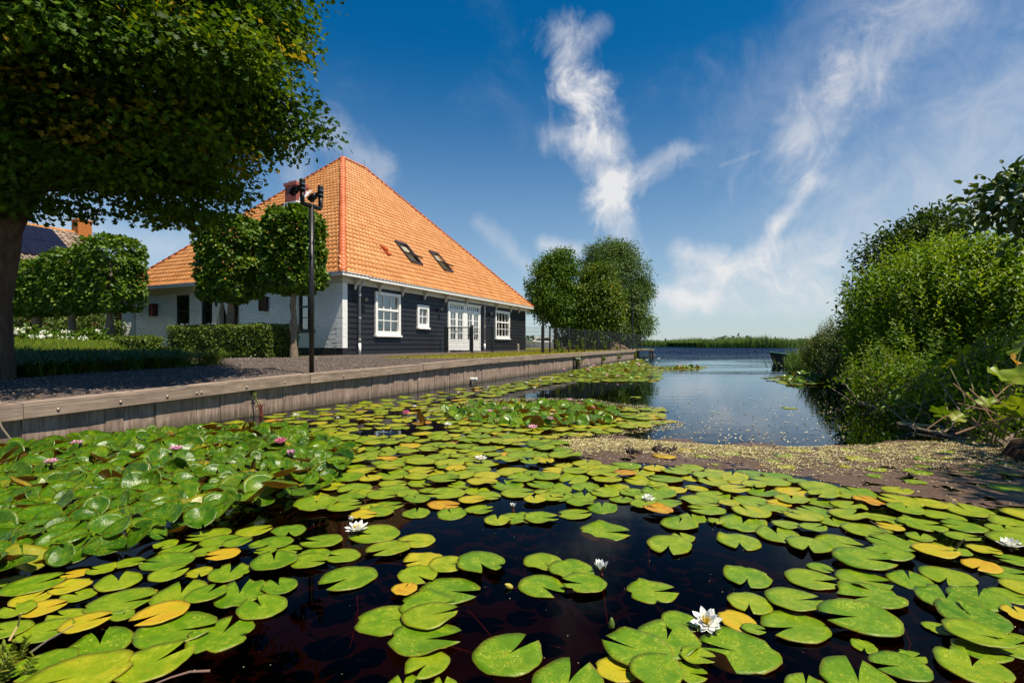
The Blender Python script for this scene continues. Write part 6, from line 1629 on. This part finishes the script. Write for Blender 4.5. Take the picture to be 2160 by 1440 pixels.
PMS = {m.name: petal_mesh(m) for m in (PETW, PETP, PETD)}; SEPM = {m.name: raw_mesh('sepal', np.array([v.co[:] for v in PMS['white_petal'].vertices]) * np.array([1, 1.1, 1]), [tuple(p.vertices) for p in PMS['white_petal'].polygons], [m], True) for m in (SEPAL, SEPB)}
sm_ = MB()
for i in range(26):
    a = R.random() * 6.28; l = R.uniform(.16, .30); rr = R.uniform(.02, .12); sm_.tube([(rr * .5 * math.cos(a), rr * .5 * math.sin(a), .0), (rr * 1.7 * math.cos(a), rr * 1.7 * math.sin(a), l)], [.022, .015], 4)
STM = sm_.mesh('stamens', STAM)
def flower(px, py, w, kind, op, lab, grp=None, hgt=.03, lean=(0, 0), near=True):
    """op: 1 = wide open, 0.5 = cup, 0.15 = half closed"""
    base = at(px, py + w * .22); Y = base[1]; size = w * Y / F / math.sqrt(1 + (base[0] / base[1]) ** 2)
    o = empty('water_lily', (base[0], base[1], hgt)); o.rotation_euler = (Matrix.Rotation(lean[0], 3, 'X') @ Matrix.Rotation(lean[1], 3, 'Y') @ Matrix.Rotation(R.random() * 6.28, 3, 'Z')).to_euler(); tag(o, lab, 'water lily', grp)
    mat = {'w': PETW, 'p': PETP, 'd': PETD}[kind]; Lp = size * (.60 if op > .6 else .66)
    rings = [(8, .16, 1.0), (8, .45, .94), (6, .72, .78)] if op > .85 else [(8, .2, 1.0), (8, .66, .92), (6, 1.05, .76)] if op > .6 else [(6, 1.15 - op * .9, 1.0), (6, 1.28 - op * .6, .95), (5, 1.4 - op * .35, .85)]
    if not near: rings = rings[:3]
    mesh = PMS[mat.name]; V = []; Fq = []; UVs = []; base_v = np.array([v.co[:] for v in mesh.vertices]); pf = [tuple(p.vertices) for p in mesh.polygons]
    for n, el_, ln in rings:
        off = R.random() * 6.28
        for i in range(n):
            a = off + 6.283 * i / n + R.normal() * .06; e = el_ + R.normal() * .07; s = Lp * ln * R.uniform(.93, 1.05)
            M = Matrix.Rotation(a, 4, 'Z') @ Matrix.Translation((Lp * .06, 0, Lp * .05 * el_)) @ Matrix.Rotation(-e, 4, 'Y') @ Matrix.Diagonal((s, s, s, 1))
            if near: c = mobj('petal', mesh, o); c.matrix_local = M
            else:
                A = np.array(M); V.append(base_v @ A[:3, :3].T + A[:3, 3]); 
    if not near:
        nv = len(base_v); k = len(V); mobj('petals', raw_mesh('petals', np.concatenate(V), [tuple(q + i * nv for q in f) for i in range(k) for f in pf], [mat], True, uv=np.concatenate([np.stack([base_v[:, 0], base_v[:, 1]], -1)] * k)), o)
    if op > .4: mobj('stamens', STM, o, (0, 0, Lp * .10), None, (Lp * 1.7,) * 3)
    if near:
        sm = SEPM[SEPB.name if op < .6 else SEPAL.name]
        for i in range(4):
            M = Matrix.Rotation(i * 1.57 + .4, 4, 'Z') @ Matrix.Rotation(-(.05 if op > .6 else 1.1 - op * .9), 4, 'Y') @ Matrix.Diagonal((Lp * .96, Lp * .9, Lp * .9, 1)); c = mobj('sepal', sm, o, None); c.matrix_local = Matrix.Translation((0, 0, -.004)) @ M
    MB().tube([(0, 0, .01), (.01, .01, -.12), (.03, .05, -.4)], .006, 5, False).build('stem', REDSTEM, o); return o
LM = []   # landmarks used in the labels of pads: place and phrase
def fl(px, py, w, kind, op, lab, phrase, **kw):
    flower(px, py, w, kind, op, lab, **kw); p = at(px, py + w * .3); LM.append((p[0], p[1], phrase))
fl(753, 1117, 46, 'w', 1, 'wide open white water lily with a withered bud beside it', 'the white lily with the withered bud', hgt=.02)
flower(741, 1105, 20, 'w', .12, 'withered closing white lily bud just behind an open white lily', hgt=.02)
fl(1268, 1203, 38, 'w', .35, 'tall cup shaped white water lily touching two overlapping pads', 'the tall cup shaped white lily', hgt=.012)
fl(1490, 1316, 58, 'w', 1, 'biggest white water lily with a bright yellow heart in the foreground', 'the biggest white lily', hgt=.025, lean=(.5, -.15))
fl(1368, 1056, 28, 'w', .7, 'white water lily sitting on a pad next to an orange leaf', 'the white lily by the orange leaf', hgt=.02)
fl(1082, 1075, 18, 'w', .3, 'narrow half closed white water lily standing on three touching pads', 'the narrow half closed white lily', hgt=.02)
fl(2131, 1150, 54, 'w', .75, 'white water lily at the right hand edge of the pads', 'the white lily furthest right', hgt=.02)
fl(1014, 972, 23, 'w', .9, 'small white water lily in the middle of the crowded yellowish pads', 'the small white lily in mid water')
fl(162, 958, 28, 'p', .9, 'pale pink water lily close to the quay planks at the left', 'the pale pink lily nearest the quay', hgt=.12)
fl(372, 983, 29, 'p', .9, 'pale pink water lily in the middle of the raised leaves', 'the pale pink lily further out', hgt=.16)
fl(108, 1008, 30, 'p', .9, 'pink water lily half hidden behind a raised leaf at the far left', 'the half hidden pink lily', hgt=.14)
fl(592, 953, 28, 'd', .7, 'deep pink water lily near the right end of the raised leaves', 'the deep pink lily', hgt=.11)
fl(614, 990, 30, 'p', .3, 'half closed pink and white water lily at the edge of the raised leaves', 'the half closed pink lily', hgt=.12)
for a in ((945, 904, 15, 'w', .9, 'small white water lily mirrored in dark water in front of the pink ones'), (624, 883, 14, 'w', .9, 'lone white water lily by the reflection of the quay'), (713, 891, 9, 'w', .5, 'tiny white lily bud among pads beyond the lone white lily'), (875, 864, 9, 'w', .9, 'tiny white water lily behind the dark folded leaf'),
          (857, 878, 18, 'd', .8, 'dark pink water lily beside the folded upright leaf'), (1032, 875, 15, 'p', .9, 'light pink water lily at the near edge of the leafy island'), (1067, 870, 15, 'p', .9, 'mauve pink water lily just behind the light pink one'), (1124, 910, 20, 'p', .9, 'pink water lily floating in front of the shield shaped upright leaf'), (1162, 891, 17, 'p', .9, 'pink water lily beside the shield shaped upright leaf'),
          (1217, 862, 12, 'p', .9, 'left one of two touching pink lilies on the leafy island'), (1225, 859, 12, 'd', .9, 'right one of two touching pink lilies on the leafy island'), (1249, 867, 14, 'd', .9, 'bright pink lily just in front of the touching pair'), (1258, 856, 12, 'p', .9, 'pale pink lily at the back right of the leafy island'), (1202, 849, 12, 'p', .9, 'pink lily on the far rim of the leafy island')):
    flower(a[0], a[1], a[2], a[3], a[4], a[5], near=False, hgt=.06)
ones = ['first', 'second', 'third', 'fourth', 'fifth', 'sixth', 'seventh', 'eighth', 'ninth']
ORD = ['nearest'] + ones[1:] + ['tenth', 'eleventh', 'twelfth', 'thirteenth', 'fourteenth', 'fifteenth', 'sixteenth', 'seventeenth', 'eighteenth', 'nineteenth', 'twentieth'] + ['twenty-' + k for k in ones] + ['thirtieth'] + ['thirty-' + k for k in ones] + ['fortieth'] + ['forty-' + k for k in ones] + ['fiftieth'] + ['fifty-' + k for k in ones]
fw = [(967, 833), (1030, 822), (1111, 811), (1128, 823), (1165, 801), (1240, 770), (1246, 776), (1290, 770), (1308, 768), (1317, 767), (1345, 760), (1365, 761), (1358, 772), (1385, 767), (1205, 795), (1286, 785), (1140, 805), (1390, 758), (1345, 768), (1326, 765)]
fpk = [(1190, 784), (1241, 785), (1280, 797), (1304, 799), (1435, 776), (1697, 797), (1252, 775), (1348, 774)]
fw.sort(key=lambda q: -UV(*at(*q)[:2])[0]); fpk.sort(key=lambda q: -UV(*at(*q)[:2])[0])
for i, (a, b) in enumerate(fw): flower(a, b, 6.5, 'w', .8, 'small white water lily, %s of its row from the outer end of the quay' % (['first'] + ORD[1:])[i], 'white lilies far out along the quay', hgt=.06, near=False)
for i, (a, b) in enumerate(fpk):
    far_r = a > 1600
    flower(a, b, 8, 'p', .8, 'pink water lily on the leafy patch under the right hand bushes' if far_r else 'small pink water lily, %s of the pink ones from the outer end of the quay' % (['first'] + ORD[1:])[i], None if far_r else 'pink lilies far out along the quay', hgt=.1, near=False)
def bud(px, py, h, mat, lab, lean):
    p = at(px, py); o = empty('lily_bud', p); o.rotation_euler = lean; tag(o, lab, 'lily bud'); MB().lathe((0, 0, -.01), [(.004, 0), (h * .24, h * .22), (h * .27, h * .5), (h * .15, h * .85), (.002, h * 1.02)], 10).build('bud', mat, o, True); MB().tube([(0, 0, 0), (.02, .03, -.3)], .005, 5, False).build('stem', REDSTEM, o)
bud(1290, 1322, .045, SEPAL, 'small green lily bud standing in the open dark water', (0, 0, 0)); bud(1078, 1238, .045, simple_mat('yellow_bud', (.35, .30, .04), .5), 'yellowish lily bud tilted in the water left of the overlapping pads', (.4, -.9, 0))

for px, py, ph in ((1555, 1310, 'the yellow and brown leaf'), (934, 1066, 'the floating red leaf'), (1974, 1170, 'the large yellow pad'), (853, 1249, 'the brown eaten leaf'), (211, 1361, 'the deep green heart shaped pad'), (1900, 1410, 'the shiny green pad'), (2070, 1196, 'the orange rotting leaf')):
    p = at(px, py); LM.append((p[0], p[1], ph))
USED = {}
def colour_word(t): return 'deep green' if t < .24 else 'green' if t < .38 else 'yellowish green' if t < .58 else 'yellow' if t < .8 else 'orange brown'
def side_of(x, y):
    d = [(x - a) ** 2 + (y - b) ** 2 for a, b, _ in LM]; k = int(np.argmin(d)); dx, dy = x - LM[k][0], y - LM[k][1]
    s = ('bankward of' if dx > 0 else 'quayward of') if abs(dx) > abs(dy) else ('behind' if dy > 0 else 'in front of')
    return k, s, d[k]
def label_all(items, noun):
    rows = []
    for i, q in enumerate(items):
        k, s, d = side_of(q[0], q[1]); rows.append((k, s, d, i))
    rows.sort(key=lambda r: r[2]); cnt = {}; lab = [None] * len(items)
    for k, s, d, i in rows:
        cw = colour_word(items[i][4]); key = (k, s, cw); c = cnt.get(key, 0); cnt[key] = c + 1
        lab[i] = '%s %s, %s %s %s' % (cw, noun, ORD[c], s, LM[k][2])
    return lab

# layers so that overlapping pads lie on each other
def layers(items):
    lay = [0] * len(items); g = {}
    order = sorted(range(len(items)), key=lambda i: -items[i][1] + R.normal() * .15)
    for i in order:
        x, y, r = items[i][:3]; a, b = int(x // .3), int(y // .3); m = -1
        for p in (-1, 0, 1):
            for q in (-1, 0, 1):
                for j in g.get((a + p, b + q), ()):
                    if (items[j][0] - x) ** 2 + (items[j][1] - y) ** 2 < (items[j][2] + r) ** 2 * .98: m = max(m, lay[j])
        lay[i] = (m + 1) % 5; g.setdefault((a, b), []).append(i)
    return lay
def area_px(q): return q[2] ** 2 / q[1] ** 3
def in_view(q): return q[1] > 1.35 and abs(1080 + F * q[0] / q[1] - 1080) < 1130
pads = [q for q in pads if in_view(q)]
lay = layers(pads)
for q, l in zip(pads, lay): q.append(l)
idx = sorted(range(len(pads)), key=lambda i: -area_px(pads[i])); big = [pads[i] for i in idx[:300]]; small = [pads[i] for i in idx[300:]]
labs = label_all(big, 'lily pad')
def pose(q, raised_=False):
    if not raised_: return (q[0], q[1], .003 + .0065 * q[6]), (R.normal() * .022, R.normal() * .022, q[3])
    # raised leaves stand out of the water leaning every way, most of them open towards the light
    k = .65 if q[1] < 3.3 else 1.0
    M = Matrix.Rotation(R.normal(.26, .44 * k), 3, 'X') @ Matrix.Rotation(R.normal(.10, .40 * k), 3, 'Y') @ Matrix.Rotation(q[3], 3, 'Z')
    return (q[0], q[1], R.uniform(.015, .105) if q[1] < 5 else R.uniform(.01, .07)), tuple(M.to_euler())
for i, q in enumerate(big):
    loc, rot = pose(q); o = mobj('lily_pad', PME[(i * 7 + 3) % 16], None, loc, rot, (q[2], q[2], q[2])); o['tone'] = float(np.clip(q[4] + R.normal() * .02, 0, 1)); o['seed'] = float(R.random()); tag(o, labs[i], 'lily pad', 'floating lily pads on the dark water')
    if area_px(q) > area_px(big[40]) or i % 9 == 0 and i < 150:
        an = R.random() * 6.28; l = R.uniform(1.2, 4.0); bw = R.normal() * .5; MBs = MB(); MBs.tube([(l * t * math.cos(an) + bw * math.sin(t * 3) * -math.sin(an), l * t * math.sin(an) + bw * math.sin(t * 3) * math.cos(an), -.03 - .2 * min(1, t * 4) - l * .6 * t * t) for t in np.linspace(0, 1, 7)], [.026, .025, .024, .022, .02, .018, .016], 5, False); MBs.build('stem', REDSTEM, o)
def mass(name, items, shapes, mat, lab, raised_=False):
    Vs = []; Fs = []; Us = []; tn = []; sd = []; b = 0
    for i, q in enumerate(items):
        v, f, u = shapes[i % len(shapes)]; loc, rot = pose(q, raised_); M = np.array(Matrix.Rotation(rot[2], 3, 'Z') @ Matrix.Rotation(rot[1], 3, 'Y') @ Matrix.Rotation(rot[0], 3, 'X'))
        Vs.append((v * q[2]) @ M.T + np.array(loc)); Fs.append(f + b); Us.append(u); b += len(v); tn.append(np.full(len(v), np.clip(q[4], 0, 1))); sd.append(np.full(len(v), R.random()))
    me = raw_mesh(name, np.concatenate(Vs), np.concatenate(Fs), [mat], True, attrs={'tone': np.concatenate(tn), 'seed': np.concatenate(sd)}, uv=np.concatenate(Us)); return tag(mobj(name, me), lab, kind='stuff')
lf = layers(farp)
for q, l in zip(farp, lf): q.append(l)
mass('lily_pads', small, PSL, PADG, 'small floating lily pads between the bed and the leafy island')
mass('far_lily_pads', farp, PSL, PADG, 'far lily pads along the quay and below the right hand bushes')
raised = [q for q in raised if in_view(q)]; raised.sort(key=lambda q: -area_px(q)); rb_big = raised[:290]; rb_small = raised[290:]
labs = label_all(rb_big, 'raised leaf')
for i, q in enumerate(rb_big):
    loc, rot = pose(q, True); o = mobj('lily_leaf', RME[(i * 5 + 2) % 14], None, loc, rot, (q[2], q[2], q[2])); o['tone'] = float(np.clip(q[4], 0, 1)); o['seed'] = float(R.random()); tag(o, labs[i], 'lily leaf', 'raised lily leaves in the crowded bed by the quay')
if rb_small: mass('lily_leaves', rb_small, RSL, RAISG, 'smaller raised lily leaves at the back of the crowded bed', True)
mass('far_lily_leaves', rfar, RSL, RAISG, 'raised lily leaves on the leafy island and further out', True)
# two big upright leaves
def upright(px, py, w, h, lab, rot, tone):
    p = at(px, py + h * .5); s = w * p[1] / F / 2; o = mobj('upright_leaf', RME[3], None, (p[0], p[1], s * .9), rot, (s * 1.25, s, s)); o['tone'] = tone; o['seed'] = .3; tag(o, lab, 'lily leaf')
upright(1132, 893, 30, 26, 'shield shaped upright green lily leaf on the leafy island', (0, math.radians(66), math.radians(90)), .15)
upright(888, 882, 26, 22, 'dark folded upright lily leaf left of the leafy island', (.2, math.radians(70), math.radians(60)), .02)

# ---- drifting scum, flecks, stubs and sticks
SC = [(1165, 932), (1215, 926), (1340, 926), (1420, 932), (1500, 938), (1620, 943), (1760, 941), (1850, 936), (1980, 930), (2060, 922), (2200, 930), (2200, 1078), (2050, 1066), (1900, 1046), (1760, 1022), (1600, 1003), (1470, 988), (1340, 984), (1240, 974), (1185, 950)]
def scum_mat():
    m, nt, out = new_mat('floating_scum'); p = worldpos(nt); n = nt.noise(p, 3, 6, .6); f = nt.noise(p, 55, 5, .7); g = nt.noise(p, 160, 2)
    col = nt.ramp(f, [(.3, (.028, .014, .007)), (.5, (.085, .045, .024)), (.72, (.17, .10, .06))]); col = nt.mix(nt.mr(n, .4, .7, 0, .6), col, (.04, .022, .012)); col = nt.mix(nt.mr(g, .64, .7, 0, .6), col, (.5, .42, .28))
    principled(nt, out, col, nt.mr(n, .4, .6, .35, .8), .45, normal=nt.bump(f, .5, .01)); return m
V = []; Fc = []; ok = {}; c = .035; vi = {}
def nz(x, y): return .5 * math.sin(x * 5.1 + 1.3 * math.sin(y * 3.3)) + .5 * math.sin(y * 7.7 + 1.7 * math.sin(x * 2.9))
for i in range(int(.2 / c), int(6.4 / c)):
    for j in range(int(2.9 / c), int(5.7 / c)):
        x, y = i * c, j * c; px, py = 1080 + F * x / y, 726 + F * H / y
        u, v = UV(x, y)
        if v < rb_edge(u) - .05: continue
        if in_poly(px + nz(x, y) * 14, py + nz(y, x) * 9, SC) and (nz(x * 3.1, y * 2.7) + .7 * R.normal() * .4 > -.78 or py < 960):
            qd = []
            for a, b in ((0, 0), (1, 0), (1, 1), (0, 1)):
                k = (i + a, j + b)
                if k not in vi: vi[k] = len(V); V.append(((i + a + R.normal() * .2) * c, (j + b + R.normal() * .2) * c, .0022))
                qd.append(vi[k])
            Fc.append(tuple(qd))
tag(mobj('scum', raw_mesh('scum', V, Fc, [scum_mat()])), 'brown drifting scum on the water between the pads and the bushes', kind='stuff')
FLECK = tone_mat('drifting_fleck', [(0, (.12, .09, .03)), (.3, (.36, .30, .08)), (.6, (.60, .50, .25)), (1, (.74, .68, .50))], .6)
def flecks(poly, n, dens, L, name, lab, z=.005, tn=(.62, .25)):
    P = [at(a, b) for a, b in poly]; x0, x1 = min(p[0] for p in P), max(p[0] for p in P); y0, y1 = min(p[1] for p in P), max(p[1] for p in P); pts = []
    while len(pts) < n:
        x, y = R.uniform(x0, x1), R.uniform(y0, y1); px, py = 1080 + F * x / y, 726 + F * H / y
        if in_poly(px, py, poly) and R.random() < dens(px, py, x, y): pts.append((x, y, z + R.random() * .004))
    Q = np.array(pts); k = len(Q); A = R.normal(size=(k, 3)); A[:, 2] *= .12
    return Q, A
fl_all = []
def dtop(px, py, x, y): 
    e = np.interp(px, [1165, 1340, 1500, 1650, 1800, 2160], [926, 926, 938, 943, 938, 930]); d = (py - e); w = 26 if px < 1600 else 60
    return max(0.02, 1 - max(0, d - 8) / w) * (1 if px < 1600 else .5) * (.55 + .45 * nz(x * 4, y * 4))
Q1, A1 = flecks(SC, 30000, dtop, .016, '', '')
me = leaf_mesh('flecks', Q1, A1, np.tile([0, 0, 1.], (len(Q1), 1)) + R.normal(0, .3, (len(Q1), 3)), R.uniform(.007, .024, len(Q1)), R.uniform(.005, .012, len(Q1)), np.clip(R.normal(.47, .27, len(Q1)), 0, 1), 'diamond', FLECK)
tag(mobj('petal_flecks', me), 'dense cream coloured flecks drifting on the scum', kind='stuff')
RIM = [(880, 862), (1020, 843), (1110, 838), (1250, 842), (1310, 852), (1405, 858), (1400, 868), (1380, 876), (1450, 893), (1430, 905), (1330, 915), (1280, 925), (1150, 930), (1130, 920), (1290, 908), (1380, 890), (1340, 872), (1300, 860), (1110, 848), (1020, 853), (905, 872)]
Q2, A2 = flecks(RIM, 5200, lambda px, py, x, y: .6 + .4 * nz(x * 4, y * 4), .02, '', '')
def dblue(px, py, x, y): return max(.02, min(1, (py - 790) / 130) ** 2) * (.5 + .5 * nz(x * 2.2, y * 1.7))
Q3, A3 = flecks([(1320, 800), (1560, 790), (1790, 850), (1790, 940), (1500, 938), (1330, 925), (1440, 895), (1400, 860)], 560, dblue, .02, '', '')
Q4, A4 = flecks([(0, 1440), (0, 1240), (500, 1090), (1100, 860), (1700, 950), (2160, 930), (2160, 1440)], 620, lambda *a: .6, .01, '', '')
QQ = np.concatenate([Q2, Q3, Q4]); AA = np.concatenate([A2, A3, A4]); n = len(QQ); s_ = np.concatenate([np.full(len(Q2), 1.1), np.full(len(Q3), 1.5), np.full(len(Q4), .24)])
me = leaf_mesh('flecks', QQ, AA, np.tile([0, 0, 1.], (n, 1)) + R.normal(0, .15, (n, 3)), R.uniform(.010, .028, n) * s_, R.uniform(.006, .013, n) * s_, np.clip(R.normal(.6, .25, n), 0, 1), 'diamond', FLECK)
tag(mobj('drifting_flecks', me), 'scattered pale flecks drifting on the open water', kind='stuff')
ROOT = simple_mat('wet_root', (.03, .018, .015), .7, .4, bump=.8, bscale=20)
for px, py, w, lb in ((1340, 956, 30, 'dark root stub poking out of the scum, the rounder of two'), (1396, 952, 44, 'dark spiky root stub poking out of the scum')):
    p = at(px, py); o = empty('root_stub', p); tag(o, lb, 'root stub'); mb = MB(); s = w * p[1] / F
    for k in range(11):
        a = Vector((R.uniform(-s / 2, s / 2), R.normal() * .02, -.03)); mb.tube([a, a + Vector((R.normal() * .02, 0, .05)), a + Vector((R.normal() * .035, R.normal() * .02, R.uniform(.05, .10)))], [.022, .016, .006], 6)
    mb.build('root', ROOT, o, True)
def stick(pts, r, mat, lab, name='stick'):
    P = [at(a, b, z) for a, b, z in pts]; o = MB().tube(P, [r * (1 - .5 * i / (len(P) - 1)) for i in range(len(P))], 6).build(name, mat); tag(o, lab, name.replace('_', ' '))
STICKM = simple_mat('stick_wood', (.17, .10, .08), .7)
GREYR = simple_mat('grey_reed', (.13, .11, .08), .6)
stick([(443, 1414, .012), (400, 1416, .02), (360, 1428, .03), (300, 1452, .02)], .004, STICKM, 'reddish bent stick floating at the bottom beside the big spotted pad')
stick([(65, 1375, .03), (100, 1350, .03), (155, 1319, .03)], .004, GREYR, 'straight grey reed lying over a pad at the lower left', 'reed_stalk')
stick([(20, 1350, .05), (38, 1318, .09), (44, 1293, .14)], .004, STRAW, 'bent dry straw sticking up between pads at the lower left', 'straw')
stick([(2015, 1158, .01), (2025, 1146, .05), (2035, 1136, .08)], .006, STICKM, 'short brown stick standing up beside the large yellow pad')
stick([(1985, 995, .02), (2080, 996, .03), (2180, 995, .04)], .004, STEMM, 'long green stalk lying flat on the shaded scum', 'stalk')
stick([(1835, 1098, .02), (1870, 1120, .025), (1898, 1142, .01)], .003, GREYR, 'thin dark stalk lying across the yellow pad on the right', 'stalk')
stick([(545, 1112, -.01), (640, 1118, -.02), (705, 1097, -.01)], .004, REDSTEM, 'long thin red stem under the water leading to the yellow pad', 'stem')
stick([(950, 1200, -.005), (800, 1186, -.01), (782, 1190, -.02)], .004, REDSTEM, 'thin red stem in the water between the spotted pads', 'stem')
# fern like plant in the lower left corner
FERN = leaf_mat('bank_fern', (.10, .15, .01), (.17, .22, .015), (.26, .28, .03), trans=.35)
c = at(8, 1425, .0); fo = empty('bank_plant', (c[0] - .02, c[1] - .02, -.02)); tag(fo, 'feathery yellow green plant in the lower left corner', 'plant')
P = []; A = []; N = []; mb = MB()
for i in range(22):
    an = R.random() * 6.28; L = R.uniform(.07, .13); b = np.array([R.normal() * .035, R.normal() * .035, 0]); d = unit(np.array([math.cos(an) * .5, math.sin(an) * .5, 1.1])); mb.tube([b, b + d * L], [.003, .001], 4, False)
    for t in np.linspace(.25, 1, 9):
        for s in (-1, 1): P.append(b + d * L * t); sd_ = unit(np.cross(d, [math.sin(an), -math.cos(an), .2])); A.append(sd_ * s + d * .8); N.append(R.normal(size=3) * .3 + np.array([math.cos(an), math.sin(an), .6]))
mb.build('stem', STEMM, fo); n = len(P); mobj('foliage', leaf_mesh('foliage', np.array(P), np.array(A), np.array(N), R.uniform(.016, .03, n), .009, np.clip(R.normal(.6, .2, n), 0, 1), 'oval', FERN), fo)
